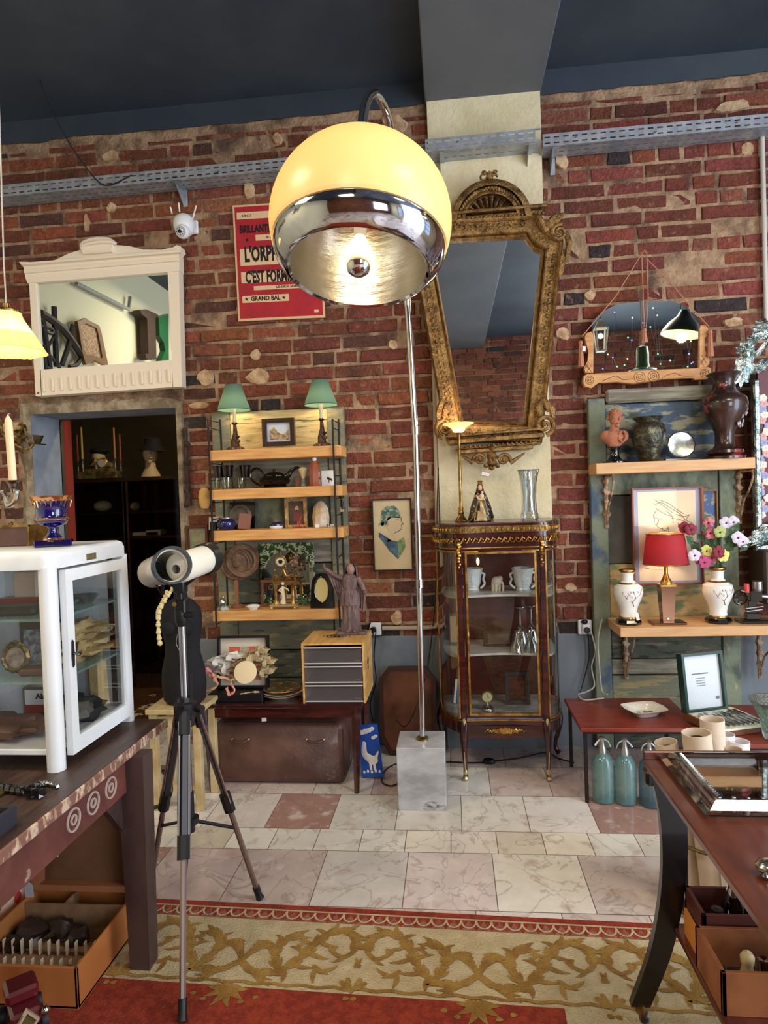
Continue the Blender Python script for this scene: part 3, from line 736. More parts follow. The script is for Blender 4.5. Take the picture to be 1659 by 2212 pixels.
# ---- portrait drawing
def picture(px0,py0,px1,py1,Y,label,cat,fcol,fw,inner,dep=.02,skew=None,name='framed_picture',glass=True,mat_w=0,matcol=None):
    """axis-aligned framed picture between two opposite pixels (top-left, bottom-right)"""
    A = P(px0,py0,Y); Bq = P(px1,py1,Y); wd = abs(Bq.x-A.x); h = abs(A.z-Bq.z); c = Vector(((A.x+Bq.x)/2,Y,(A.z+Bq.z)/2))
    t = thing(name,label,cat,c)
    o = [(-wd/2,-h/2),(wd/2,-h/2),(wd/2,h/2),(-wd/2,h/2)]; i = [(x-math.copysign(fw,x),z-math.copysign(fw,z)) for x,z in o]
    m = MB().ring(o,i,0,dep); m.ring([(x*.995,z*.995) for x,z in o],[(x+math.copysign(fw*.35,x),z+math.copysign(fw*.35,z)) for x,z in i],-.004,0); part('frame',m,fcol,t,None)
    m = MB(); m.box(-wd/2+fw*.9,wd/2-fw*.9,dep*.6,dep*.7,-h/2+fw*.9,h/2-fw*.9); part('picture_sheet',m,inner,t,None)
    if glass:
        m = MB(); m.add([(-wd/2+fw,dep*.4,-h/2+fw),(wd/2-fw,dep*.4,-h/2+fw),(wd/2-fw,dep*.4,h/2-fw),(-wd/2+fw,dep*.4,h/2-fw)],[(0,1,2,3)]); part('glass',m,M_pane('picture_glass',refl=.018),t,None)
    return t,wd,h,c
PAPER = M('old_paper',(214,196,158),.8,c2=(204,184,146),vs=5)
t,wd,h,c = picture(802,1079,893,1232,3.90,'drawing of a woman in a headscarf, narrow black frame on brick left of the pillar','picture',M('black_frame',(36,28,24),.4),.007,PAPER)
def draw(t,shapes,Y,c,y=.010):
    """flat painted shapes on a sheet: list of (material, [pixels])"""
    for mat_,polys in shapes:
        m = MB()
        for pts in polys:
            q = [P(px,py,Y) for px,py in pts]; m.prism([(p.x-c.x,p.z-c.z) for p in q],y-.0006,y)
        part('drawing',m,mat_,t,None)
def strokes(t,mat_,lines,Y,c,r=.0012,y=.0095,name='drawn_line'):
    m = MB()
    for pts in lines:
        q = bez([P(px,py,Y)-c for px,py in pts],5); m.tube([(p.x,y,p.z) for p in q],[r]*len(q),4)
    part(name,m,mat_,t,None)
TEAL = M('ink_teal',(74,110,106),.8,c2=(160,170,140),vs=40,mixp=(.45,.55)); DRB = M('ink_blue',(86,120,142),.8,c2=(60,84,110),vs=30); DRG = M('ink_green',(90,128,92),.8,c2=(150,160,110),vs=30); SKN = M('ink_skin',(204,184,150),.8); DKL = M('pencil_dark',(62,58,54),.8)
draw(t,[(SKN,[[(838,1118),(864,1116),(866,1128),(868,1136),(862,1146),(850,1152),(854,1166),(836,1172),(840,1148),(832,1134)]]),(TEAL,[[(822,1128),(824,1104),(834,1094),(850,1092),(860,1100),(865,1112),(863,1119),(845,1118),(836,1126),(834,1134),(824,1136)],[(818,1130),(830,1128),(828,1136),(818,1134)]]),
         (DRB,[[(818,1150),(828,1156),(846,1168),(858,1170),(860,1206),(842,1192),(828,1172),(818,1160)]]),(DRG,[[(858,1170),(872,1160),(876,1180),(868,1196),(860,1208)]])],3.90,c)
strokes(t,DKL,[[(866,1116),(868,1128),(872,1132),(867,1134),(868,1140),(863,1146),(852,1152)],[(836,1126),(838,1134),(834,1138)],[(854,1124),(860,1122)],[(824,1110),(846,1104),(862,1112)],[(828,1156),(842,1188),(860,1208)],[(840,1094),(838,1110),(826,1126)]],3.90,c)
# ---- little framed print left of the shelf unit
t,wd,h,c = picture(401,1136,452,1240,3.90,'small brown framed print hanging between doorway and wall shelves','picture',M('brown_frame',(88,44,26),.4),.016,M('grey_green_print',(120,124,100),.7,c2=(150,140,108),vs=14))
strokes(t,M('gold_thread',(190,150,90),.5),[[(424,1145),(430,1151),(424,1157),(418,1151),(424,1145)],[(418,1176),(426,1170),(434,1178)]],3.90,c)
# rusty bolt beside the doorway
m = MB(); m.tube([P(400,925,3.92),P(402,980,3.915),P(405,1040,3.915),P(408,1092,3.92)],[.016,.014,.018,.022],8)
for py in (960,1000,1040,1060,1090): m.sph(P(404,py,3.91),.020,8,jit=.5)
solo('iron_hinge',m,M('rusty_iron',(70,50,40),.8,c2=(46,36,32),vs=20,bump=.6),'long rusty iron hinge on the bricks right of the doorway','hinge',P(403,1000,3.92),world=True)
# ---- wall mirror with rope (wood base rail)
Yo = 3.88; t = thing('rope_hung_mirror','arched mirror in a carved light wood rail hanging by pink cords','mirror',P(1395,740,YW))
OAK = M('light_oak',(206,154,98),.5,c2=(182,128,76),vs=6,st=(1,1,5),bump=.08,bs=30)
pts = [(1281,806),(1279,694),(1300,674),(1334,656),(1385,651),(1452,650),(1484,662),(1510,686),(1509,795)]
q = [Q(*p,Y=Yo) for p in pts]; m = MB(); m.prism(q,Yo+.004,Yo+.008); part('mirror_glass',m,M_mirror(),t,None,world=True)
m = MB(); m.prism([Q(*p,Y=Yo) for p in ((1258,826),(1262,836),(1276,838),(1292,826),(1300,828),(1330,826),(1366,830),(1395,826),(1430,820),(1470,818),(1496,816),(1500,820),(1526,820),(1536,808),(1535,796),(1528,793),(1500,796),(1400,800),(1290,807),(1268,808),(1260,812))],Yo-.012,Yo+.03,b=.004); part('bottom_rail',m,OAK,t,None,world=True)
for pl_ in (((1266,720),(1278,716),(1282,728),(1281,806),(1264,806),(1262,796),(1270,780),(1272,760),(1264,740),(1262,728)),((1510,712),(1512,703),(1524,702),(1529,710),(1526,722),(1520,732),(1520,756),(1530,776),(1532,786),(1524,795),(1509,796))):
    m = MB(); m.prism([Q(*p,Y=Yo) for p in pl_],Yo-.008,Yo+.03,b=.003); part('side_rail',m,OAK,t,None,world=True)
m = MB()
for (cx,cy,r_) in ((1382,815,12),(1412,813,12),(1274,821,9),(1522,806,9)):
    for rr in (1,.6,.25): m.tube([P(cx+r_*rr*math.cos(a),cy+r_*rr*math.sin(a),Yo-.013) for a in [2*PI*i/16 for i in range(16)]],.0014,5,closed=True)
for ln in ([(1300,824),(1330,812),(1345,820),(1368,818)],[(1430,816),(1455,806),(1475,812),(1500,812)]): m.tube(bez([P(*p,Yo-.013) for p in ln],5),.0016,5)
for (x,y) in ((1268,790),(1274,796),(1516,782),(1522,776)): m.tube([P(x-6,y-8,Yo-.009),P(x+4,y+8,Yo-.009)],.001,4); m.tube([P(x+4,y-8,Yo-.009),P(x-6,y+8,Yo-.009)],.001,4)
part('carving',m,M('carved_groove',(112,74,44),.7),t,world=True)
ROPE = M('pink_cord',(186,128,100),.8,bump=.4,bs=200); m = MB()
for ln in ([(1388,545),(1330,640),(1288,690),(1257,727)],[(1398,560),(1450,612),(1500,672),(1532,706)],[(1386,545),(1389,640),(1392,705)],[(1397,545),(1400,640),(1396,708)],[(1386,548),(1392,540),(1398,548)]):
    m.tube([P(*p,Yo-.022) for p in ln],.003,6)
m.sph(P(1392,545,Yo-.01),.006,8); part('cord',m,ROPE,t,world=True)
for (x,y,h_) in ((1254,735,55),(1534,712,55),(1392,708,30)):
    m = MB(); c0 = P(x,y,Yo-.026); s_ = mm(Yo); m.lathe([(.001,0),(.010,-.006),(.012,-.016),(.007,-.024),(.010,-.032),(.016*1.0,-h_*s_),(.001,-h_*s_)],14,T(*c0),flute=lambda a,z: .12*math.cos(a*7)); part('tassel',m,ROPE,t,world=True)
m = MB(); m.box(-.009,.009,-.001,0,-.028,.0,T(*P(1262,748,Yo-.04)) @ RY(.1)); part('price_tag',m,PAPERT,t,None,world=True)
# ---- sockets
for (px,py,lab,sc_) in ((812,1357,'white wall socket with black plug beside the wooden saint statue',1),(1262,1353,'white wall socket block with plugs between vitrine and painted door',1.1)):
    c0 = P(px,py,YW-.012); t = thing('wall_socket',lab,'socket',c0,group=None)
    m = MB(); m.box(-.035*sc_,.035*sc_,-.03,0,-.038*sc_,.038*sc_,b=.005); part('socket_box',m,WHITEP,t,None)
    m = MB(); m.box(-.02,.024,-.055,-.03,-.034,.02,b=.006) if px > 1000 else m.cyl((-.01,-.03,0),(-.012,-.06,0),.017,n=14); part('plug',m,WHITEP if px > 1000 else BLACKP,t,None)
    if px > 1000: m = MB(); m.cyl((0.004,-.054,-.01),(0.004,-.066,-.01),.018,n=16); m.sph((-.005,-.04,.034),.02,10,sc=(1,.8,.7)); part('black_plug',m,BLACKP,t)
# cords near the sockets
def cord(pts,r,mat_,label,kind='cable',n=8):
    q = [P(*p) if len(p) == 3 else p for p in pts]; solo('power_cord',MB().tube(bez(q,n),r,6),mat_,label,kind,q[0],world=True)
WCORD = M('white_twisted_cord',(206,200,190),.6,bump=.5,bs=220)
cord([(1270,1365,3.88),(1272,1420,3.9),(1258,1480,3.9),(1250,1508,3.86),(1262,1520,3.7),(1300,1516,3.62)],.0035,BLACKP,'thin black lead hanging straight down from the socket block to the red table')
cord([(1276,1362,3.87),(1286,1405,3.88),(1278,1440,3.89),(1284,1480,3.87),(1268,1494,3.8),(1250,1500,3.7),(1262,1512,3.62),(1305,1508,3.6)],.004,WCORD,'white lead looping from the socket block onto the red table top')
cord([(1300,1338,3.80),(1292,1380,3.82),(1294,1430,3.82),(1300,1490,3.8),(1312,1500,3.75)],.004,WCORD,'white twisted cord hanging from the wide shelf corner to the table')
cord([(800,1345,3.80),(796,1360,3.83),(803,1375,3.86),(808,1360,3.87)],.004,BLACKP,'short black lead curled at the socket behind the statue')
cord([(812,1362,3.87),(808,1420,3.90),(812,1470,3.90),(800,1520,3.90),(806,1560,3.90)],.0035,BLACKP,'black lead hanging behind the drawer box to the floor')
cord([(947,1010,3.84),(944,1100,3.87),(944,1180,3.88),(940,1300,3.90),(925,1430,3.90),(905,1510,3.72),(878,1568,3.70),(855,1555,3.72)],.003,BLACKP,'thin black lead with switch hanging left of the vitrine')
# floor lead with foot switch from the arc lamp under the vitrine to the red table
fc = [PZ(868,1690),PZ(845,1700),PZ(825,1690),PZ(835,1664),PZ(870,1650),PZ(960,1648),PZ(1020,1650),PZ(1050,1648),PZ(1120,1640),PZ(1180,1628),PZ(1205,1640),PZ(1240,1650)]
fc = [Vector((p.x,min(p.y,YW-.05),.006)) for p in fc]
t = thing('floor_cord','black floor lead with round foot switch running under the vitrine','cable',fc[6])
part('cord',MB().tube(bez(fc,8),.004,6),BLACKP,t,world=True)
m = MB(); m.lathe([(0,0),(.034,0),(.036,.008),(.030,.020),(.015,.026),(0,.027)],20,T(*PZ(1056,1648).to_3d()) @ T(0,0,.001) @ SC(1,.7,1)); part('foot_switch',m,BLACKP,t,world=True)
# ================================================================ large gilt mirror on the pillar
Yo = 3.80; t = thing('gilt_mirror','large carved gilt mirror tapering downward with fan crest on the cream pillar','mirror',P(1065,700,YP))
def Qp(px,py,Y=Yo): p = P(px,py,Y); return (p.x,p.z)
glp = [(938,556),(966,520),(1134,511),(1141,524),(1152,536),(1169,545),(1131,912),(1001,908)]
gq = [Qp(*p) for p in glp]; m = MB(); m.prism(gq,Yo+.030,Yo+.034); part('mirror_glass',m,M_mirror(),t,None,world=True)
prof = [(0,Yo+.032),(0,Yo+.012),(.008,Yo+.002),(.018,Yo+.012),(.022,Yo+.016),(.026,Yo-.004),(.036,Yo-.010),(.060,Yo-.004),(.088,Yo-.004),(.094,Yo-.02),(.104,Yo-.026),(.112,Yo-.012),(.116,YP)]
m = MB(); m.sweep([(p[0],p[1]) for p in gq],[(-o,y) for o,y in prof] if False else prof); 
cxg = sum(p[0] for p in gq)/len(gq); 
if any(abs(p.x-cxg) > .8 for p in m.v): print('check sweep')
xs_ = [p.x for p in m.v]; g0 = [p[0] for p in gq]
if max(xs_) < max(g0)+.05: m = MB(); m.sweep(gq,[(-o,y) for o,y in prof])
part('frame',m,GILT,t,1.2,world=True)
GB = M('gilt_bright',(176,140,84),.38,.8,c2=(110,80,44),vs=30)
m = MB(); m.sweep(gq,[(s_*o,y) for o,y in ((.001,Yo+.012),(.010,Yo),(.018,Yo+.012)) for s_ in (1 if max(xs_) >= max(g0)+.05 else -1,)]); part('inner_bead',m,GB,t,1.2,world=True)
sg = 1 if max(xs_) >= max(g0)+.05 else -1
# egg-and-leaf relief along the frame
m = MB(); n = len(gq)
def off_edge(i,o):
    a = Vector(gq[i]); c = Vector(gq[(i+1) % n]); d = (c-a).normalized(); nn = Vector((d.y,-d.x))*sg; return a+nn*o,c+nn*o,d
for i in range(n):
    for (o,r_,st_) in ((.048,.0085,.024),(.070,.012,.030)):
        a,c,d = off_edge(i,o); L = (c-a).length; k = max(1,int(L/st_))
        for j in range(k):
            p = a+d*((j+.5)*L/k); q = (j % 2)
            m.sph((p.x,Yo-.006,p.y),r_*(1 if q else .7),8,sc=(1,.7,1.0),jit=.8)
part('leaf_relief',m,GILT,t,1.2,world=True)
# fan crest
cc = Vector((P(1060,475,Yo).x,0,P(1060,478,Yo).z)); s_ = mm(Yo)
cx,cz = cc.x,cc.z; tl = -.072   # slope of the photo's tilt is the camera's
m = MB()
for (r0,r1,ya,yb) in ((72*s_,84*s_,Yo-.03,YP-.01),(56*s_,62*s_,Yo-.02,YP-.01)):
    k = 32; o = [(cx+r1*math.cos(PI*i/k),cz+r1*math.sin(PI*i/k)) for i in range(k+1)]; i_ = [(cx+r0*math.cos(PI*i/k),cz+r0*math.sin(PI*i/k)) for i in range(k+1)]
    m.prism(o+i_[::-1],ya,yb,b=.003)
m.prism([(cx+60*s_*math.cos(PI*i/32),cz+60*s_*math.sin(PI*i/32)) for i in range(33)],Yo+.03,YP-.01)
k = 34
for i in range(k+1):
    a = PI*i/k; m.sph((cx+67*s_*math.cos(a),Yo-.004,cz+67*s_*math.sin(a)),5.2*s_,8,jit=.8)
m.prism([(cx+74*s_*math.cos(PI*i/32),cz+74*s_*math.sin(PI*i/32)) for i in range(33)],Yo+.02,YP-.01)
part('arched_crest',m,GILT,t,1.2,world=True)
m = MB()
for i in range(13):
    a = PI*(i+.5)/13; w_ = PI/13*.42
    vs = [(cx+r_*math.cos(a+q),Yo+.022+(0 if q else -.016),cz+r_*math.sin(a+q)) for r_ in (20*s_,54*s_) for q in (-w_,0,w_)]
    m.add(vs,[(0,3,4,1),(1,4,5,2)])
for i in range(13): a = PI*i/12; m.sph((cx+23*s_*math.cos(a),Yo+.01,cz+23*s_*math.sin(a)),2.2*s_,6)
for (x,z,r_) in ((0,8,7),(-9,5,5),(9,5,5),(0,16,4)): m.sph((cx+x*s_,Yo+.012,cz+z*s_),r_*s_,8,jit=.7)
part('fan_rays',m,M('gilt_dark',(98,72,46),.5,.7,c2=(52,38,26),vs=20,bump=.4,bs=80),t,.6,world=True)
m = MB(); 
for q in (-1,1): m.tube(spiral(cx+q*12*s_,cz+88*s_,3*s_,9*s_,0,q*5,y=Yo-.02),[.006]*25,8); m.sph((cx+q*11*s_,Yo-.02,cz+98*s_),5*s_,8,jit=.6)
m.sph((cx,Yo-.02,cz+90*s_),9*s_,10,sc=(.9,.6,1.2),jit=.7); part('finial',m,GILT,t,world=True)
# cornice bars either side of the crest
def bar(mb,a,b,h,y0,y1,Y=Yo,bev=.003):
    A = P(*a,Y); B = P(*b,Y); L = (B-A).length; mb.box(0,L,y0,y1,-h,0,T(A.x,0,A.z) @ RY(-math.atan2(B.z-A.z,B.x-A.x)),b=bev)
m = MB(); bar(m,(935,464),(1180,444),.018,Yo-.035,YP-.01); bar(m,(945,474),(1172,455),.022,Yo-.015,YP-.01)
for i in range(26): p = P(948+i*9,478-i*.72,Yo-.016); m.sph(p,.008,6,jit=.5)
part('top_cornice',m,GILT,t,1.2,world=True)
# corner scrolls and side acanthus
def scroll(cx_,cy_,r_,dirx,turns=1.6,thick=.014,leafpts=(),name='corner_scroll',a0=0.):
    m = MB(); c0 = P(cx_,cy_,Yo-.035); rr = r_*mm(Yo)
    pts = [(c0.x+dirx*(rr*(1-.82*i/40))*math.cos(a0+turns*2*PI*i/40),c0.y-.012*i/40,c0.z+(rr*(1-.82*i/40))*math.sin(a0+turns*2*PI*i/40)) for i in range(41)]
    m.tube(pts,[thick*(1-.5*i/40) for i in range(41)],8); m.sph((c0.x,c0.y-.012,c0.z),thick*.8,8)
    for lf in leafpts:
        L = bez([P(px,py,Yo-.03-(.01 if k == 1 else 0)) for k,(px,py) in enumerate(lf)],6); k = len(L)
        m.tube(L,[.016*math.sin(PI*(.15+.83*i/(k-1)))+.002 for i in range(k)],6,flat=.5)
    part(name,m,GILT,t,world=True)
scroll(1208,503,17,1,leafpts=[[(1180,500),(1168,475),(1158,462)],[(1190,490),(1206,470),(1222,460)],[(1222,500),(1229,530),(1220,570)],[(1216,545),(1212,580),(1208,600)],[(1180,500),(1196,470),(1216,468)],[(1170,480),(1190,486),(1200,490)]],a0=1.2)
scroll(925,530,17,-1,leafpts=[[(950,520),(940,492),(950,478)],[(925,515),(915,490),(905,480)],[(912,530),(908,560),(918,600)]],a0=1.2)
scroll(1176,918,21,1,leafpts=[[(1196,905),(1192,882),(1178,868)],[(1168,900),(1166,878),(1172,862)],[(1185,890),(1180,870),(1168,858)]],a0=-1.4)
scroll(960,925,20,-1,leafpts=[[(946,905),(950,880),(958,860)],[(958,905),(962,885),(968,868)]],a0=-1.4)
m = MB()
for q,(xa,xb) in enumerate(((1160,1222),)):
    for k in range(7): p = P(1214-k*3.2,575+k*6,Yo); m.sph(p,.010,6,jit=.8)
part('leaf_drop',m,GILT,t,world=True)
m = MB(); bar(m,(962,942),(1180,924),.014,Yo-.05,YP-.01); bar(m,(968,951),(1174,935),.026,Yo-.035,YP-.01); bar(m,(985,966),(1160,954),.016,Yo-.02,YP-.01); bar(m,(990,973),(1150,961),.022,Yo-.03,YP-.01)
for i in range(16): m.sph(P(996+i*10,966-i*.75,Yo-.024),.008,6)
part('bottom_cornice',m,GILT,t,1.2,world=True)
m = MB()
for q in (-1,1):
    c0 = P(1062+q*26,993,Yo-.02)
    m.tube([(c0.x+q*.036*(1-.8*i/30)*math.cos(1.5*2*PI*i/30-.3),c0.y-.02*i/30,c0.z+.032*(1-.8*i/30)*math.sin(1.5*2*PI*i/30-.3)) for i in range(31)],[.012*(1-.5*i/30) for i in range(31)],8); m.sph((c0.x,c0.y-.02,c0.z),.012,8)
    m.tube(bez([P(1062+q*40,1000,Yo-.02),P(1062+q*55,990,Yo-.02),P(1062+q*72,978,Yo-.01)],6),[.014*(1-.06*i) for i in range(13)],6)
for (x,y,r_) in ((1062,985,.03),(1062,1000,.028),(1062,1010,.018),(1050,1006,.014),(1075,1006,.014),(1062,970,.022)): m.sph(P(x,y,Yo-.02),r_,10,jit=.8)
part('shell_pendant',m,GILT,t,world=True)
# ================================================================ old painted door panels behind the shelves
GRN = M('peeling_green_paint',(112,114,96),.75,c2=(150,134,96),vs=5,st=(1,1,4),mixp=(.52,.6),c3=(78,80,70),vs3=7,mix3=(.60,.66),bump=.35,bs=20,bst=(1,1,5))
PALE = M('bare_pale_wood',(212,192,140),.7,c2=(190,166,112),vs=6,st=(1,1,8),c3=(108,126,96),vs3=6,mix3=(.60,.64),bump=.3,bs=20,bst=(1,1,6))
BLU = M('peeling_blue_paint',(72,88,108),.75,c2=(150,148,122),vs=6,st=(1,1,3),mixp=(.50,.57),c3=(62,74,62),vs3=5,mix3=(.56,.64),bump=.35,bs=20,bst=(1,1,4))
SAG = M('peeling_sage_paint',(128,138,116),.75,c2=(84,92,80),vs=4,st=(2,1,1),mixp=(.45,.6),c3=(190,158,120),vs3=6,mix3=(.63,.67),bump=.35,bs=20)
DGR = M('dark_green_paint',(72,76,66),.75,c2=(110,104,84),vs=5,st=(1,1,6),mixp=(.55,.62),c3=(40,46,40),vs3=8,mix3=(.55,.62),bump=.35,bs=20)
GREYW = M('weathered_grey_wood',(150,146,130),.8,c2=(112,106,92),vs=4,st=(1,1,9),bump=.3,bs=15,bst=(1,1,6))
def pbox(mb,px0,py0,px1,py1,Yf,Yb,b=.003):
    A = P(px0,py0,Yf); B = P(px1,py1,Yf); mb.box(A.x,B.x,Yf,Yb,B.z,A.z,b=b)
t = thing('painted_door_panel','old peeling green painted door fixed behind the pine wall shelves','door panel',P(604,1650,3.93))
zt = P(600,886,3.93).z; xl = P(470,1100,3.93).x; xr = P(752,1100,3.93).x
def zat(py,x=600,Y=3.93): return P(x,py,Y).z
m = MB(); m.box(xl,xl+.11,3.885,3.932,.02,zt,b=.004); part('stile',m,GRN,t,None,world=True)
m = MB(); m.box(xr-.10,xr,3.885,3.932,.02,zt,b=.004); part('stile',m,GRN,t,None,world=True)
m = MB(); z1 = zat(985); m.box(xl+.11,xr-.1,3.90,3.932,z1,zt-.005,b=.003)
m.box(xl+.11,xr-.1,3.895,3.92,zat(912),zat(905)); part('top_panel',m,PALE,t,None,world=True)
rows = [(985,1068),(1070,1140),(1142,1215),(1217,1300),(1302,1400),(1402,1460),(1462,1640)]
for i,(a,b_) in enumerate(rows):
    m = MB(); m.box(xl+.11,xr-.1,3.895+.008*(i % 2),3.932,zat(b_),zat(a)-.003,b=.004); part('board',m,[GREYW,SAG,GREYW,DGR,GRN,DGR,DGR][i],t,None,world=True)
# ================================================================ pine shelves in wire ladders
def board(px0,py0,px1,py1,th,Yf,Yb,label,group=None,mat_=PINE,name='wall_shelf'):
    A = P(px0,py0,Yf); B = P(px1,py1,Yf); zc = (A.z+B.z)/2; hh = th*mm(Yf)
    m = MB(); m.box(A.x,B.x,Yf,Yb,zc-hh,zc,b=.003)
    o = solo(name,m,mat_,label,'shelf',((A.x+B.x)/2,(Yf+Yb)/2,zc),group,None,world=True); return zc
SH = []
YS = 3.69
for i,(a,b_,lab) in enumerate((((452,973),(736,962),'topmost of the four pine boards, carrying two green lamps'),((456,1058),(738,1048),'second pine board from top, carrying the dark metal teapot'),((457,1148),(741,1138),'third pine board from top, carrying the icon and blue pot'),((459,1322),(742,1314),'lowest of the four pine boards, carrying the gilt clock'))):
    SH.append(board(a[0],a[1],b_[0],b_[1],23,YS,3.89,lab,'pine shelves left of the portrait'))
def ladder(px,label):
    A = P(px,905,YS-.012); z0 = P(px,1350,YS).z; x = A.x; t = thing('wire_ladder',label,'shelf bracket',(x,YS,z0),0,'wire ladders holding the pine shelves')
    for y in (YS-.012,3.885):
        m = MB(); m.tube([(x,y,z0-.01),(x,y,A.z+ (.02 if y > 3.8 else 0))],.0055,8); part('upright',m,IRON,t,world=True)
    for zz in [A.z-.005,A.z-.05]+[z-.075 for z in SH]+[z-.17 for z in SH[:3]]:
        m = MB(); m.tube([(x,YS-.012,zz),(x,3.885,zz+.004)],.003,6); part('rung',m,IRON,t,world=True)
ladder(449,'dark wire ladder holding the left ends of the pine boards'); ladder(718,'dark wire ladder holding the right ends of the pine boards')
# ---- generic helpers for things standing on something
def base(px,py,Y,z=None):
    p = P(px,py,Y)
    if z is not None: p.z = z
    return p
def lat(mb,prof,s,n=28,X=None,**k):
    return mb.lathe([(r*s,h*s) for r,h in prof],n,X,**k)
# green table lamps
GSH = M_shade('green_shade_fabric',(84,116,104),.8,.25); IVS = M_shade('shade_lining',(240,230,190),.8,.4)
FIG = M('bronze_figure',(84,62,46),.4,.5,c2=(44,32,26),vs=30)
for i,(px,ytop,ybot,ybase,lab) in enumerate(((503,832,886,964,'left green shaded figurine lamp at the end of the top pine board'),(690,822,875,953,'right green shaded figurine lamp beside the small town picture'))):
    Y = 3.78; s = mm(Y); p = base(px+6,ybase,Y,SH[0]+.0005); t = thing('table_lamp',lab,'lamp',p,0,'pair of green lamps on the top pine board')
    hz = P(px,ybot,Y).z-p.z; ht = P(px,ytop,Y).z-p.z; dxs = -6*s
    m = MB(); lat(m,[(0,0),(18,0),(20,2),(19,6),(14,9),(0,9)],s,20); part('base',m,M('brown_lamp_base',(86,48,30),.3),t)
    m = MB(); m.tube([(0,0,9*s),(-.004,0,22*s),(.002,0,40*s),(0,0,58*s)],[10*s,8*s,5*s,3.4*s],12); m.sph((6*s,-4*s,20*s),6*s,8,jit=.6); m.sph((8*s,-4*s,30*s),3.5*s,8); m.tube([(7*s,-3*s,26*s),(3*s,-2*s,40*s)],1.6*s,6)
    lat(m,[(3,56),(7,60),(3,64),(2,80)],s,12); part('figure_stem',m,FIG,t)
    m = MB(); m.cyl((0,0,62*s),(0,0,hz+.006),5*s*.8,n=10); part('candle_sleeve',m,M('ivory_sleeve',(206,190,160),.5),t)
    m = MB(); m.lathe([(36*s,hz),(33*s,hz+.028),(28*s,hz+.060),(21*s,(hz+ht)/2+.045),(18*s,ht)],28,flute=lambda a,z: .012*math.cos(a*14)); sh = part('lamp_shade',m,GSH,t)
    m = MB(); m.tube([(36*s*math.cos(a),36*s*math.sin(a),hz) for a in [2*PI*k/28 for k in range(28)]],.0022,5,closed=True); m.tube([(18*s*math.cos(a),18*s*math.sin(a),ht) for a in [2*PI*k/20 for k in range(20)]],.0018,5,closed=True); q = part('shade_trim',m,M('green_trim',(60,100,80),.7),sh)
    m = MB(); m.sph((0,0,hz+.055),.018,12); part('bulb',m,M('warm_bulb',(255,230,180),emit=(255,214,140),es=12),t)
    lamp('POINT','green_lamp_bulb',(p.x,p.y,p.z+hz+.02),1.5,WARM,.02)
# small town picture
t,wd,h,c = picture(565,905,637,962,3.80,'small dark framed town picture between the two green lamps','picture',M('dark_brown_frame',(54,36,28),.3,coat=.4),.026,M('sky_print',(206,214,222),.7,c2=(190,200,214),vs=9),dep=.03)
draw(t,[(M('ink_houses',(120,96,70),.8,c2=(196,170,130),vs=60),[[(581,950),(581,930),(590,922),(598,932),(606,938),(616,934),(622,926),(622,950)]])],3.80,c,y=.0165)
# shelf 2 : dark goblets, glasses, teapot, brush, bottle, card
DG = M_pane('smoked_glass',(70,60,56),.1); GLS = M_pane('drinking_glass',(232,236,226),.12)
def gob(px,py,w_,h_,Y,lab,dark=True,sh=1,grp='dark goblets stacked on the second pine board'):
    s = mm(Y); p = base(px,py,Y,SH[1]+.0005 if sh == 1 else None); m = MB()
    if dark: lat(m,[(w_*.40,0),(w_*.38,1),(w_*.14,4),(w_*.12,h_*.34),(w_*.40,h_*.45),(w_*.50,h_*.8),(w_*.5,h_),(w_*.46,h_),(w_*.44,h_*.8),(w_*.3,h_*.5)],s,18)
    else: lat(m,[(w_*.36,0),(w_*.40,h_*.1),(w_*.5,h_),(w_*.47,h_),(w_*.36,h_*.1),(0,h_*.1)],s,18)
    return solo('goblet' if dark else 'drinking_glass',m,BLKW if dark else GLS,lab,'goblet' if dark else 'glass',p,grp)
gob(466,1056,24,26,3.76,'clear tumbler at the far left under the stacked dark cups',False,grp='tumblers on the second pine board'); gob(490,1056,26,26,3.74,'clear tumbler with a paper tag under the dark cups',False,grp='tumblers on the second pine board'); gob(520,1053,26,24,3.80,'clear tumbler nearest the teapot handle',False,grp='tumblers on the second pine board')
for (px,lab,w_) in ((476,'black cup stacked on the leftmost tumbler',24),(496,'black glossy cup stacked on the tagged tumbler',28),(534,'black cup stacked nearest the teapot handle',26)):
    Y = 3.76 if px < 500 else 3.80; s = mm(Y); p = base(px-4,1030,Y,SH[1]+.0005+26*s*(1 if px < 500 else .96)); m = MB(); lat(m,[(0,0),(w_*.34,0),(w_*.40,3),(w_*.46,22),(w_*.54,27),(w_*.50,27),(w_*.42,20),(0,4)],s,18); solo('goblet',m,BLKW,lab,'cup',p,'black cups stacked on tumblers')
Y = 3.78; s = mm(Y); p = base(594,1052,Y,SH[1]+.0005); t = thing('teapot','dark metal teapot with long spout and round handle','teapot',p)
PEW = M('dark_pewter',(58,54,50),.16,.9)
m = MB(); lat(m,[(0,0),(26,0),(27,3),(24,5),(32,9),(35,15),(32,21),(24,25),(24,27),(20,31),(12,34),(0,36)],s,32,T() @ SC(1,.85,1)); part('body',m,PEW,t)
m = MB(); m.tube(bez([(24*s,0,22*s),(32*s,0,27*s),(38*s,0,36*s),(50*s,0,42*s),(57*s,0,40*s)],6),[7*s-.9*s*i*.22 for i in range(25)],12); part('spout',m,PEW,t)
m = MB(); m.tube(bez([(-24*s,0,24*s),(-28*s,0,36*s),(-40*s,0,44*s),(-52*s,0,38*s),(-54*s,0,24*s),(-44*s,0,12*s),(-30*s,0,6*s)],6),2.6*s,8); part('handle',m,PEW,t)
m = MB(); lat(m,[(0,35),(3,35),(4,40),(0,42)],s,12,T(4*s*0,0,0)); part('lid_knob',m,PEW,t)
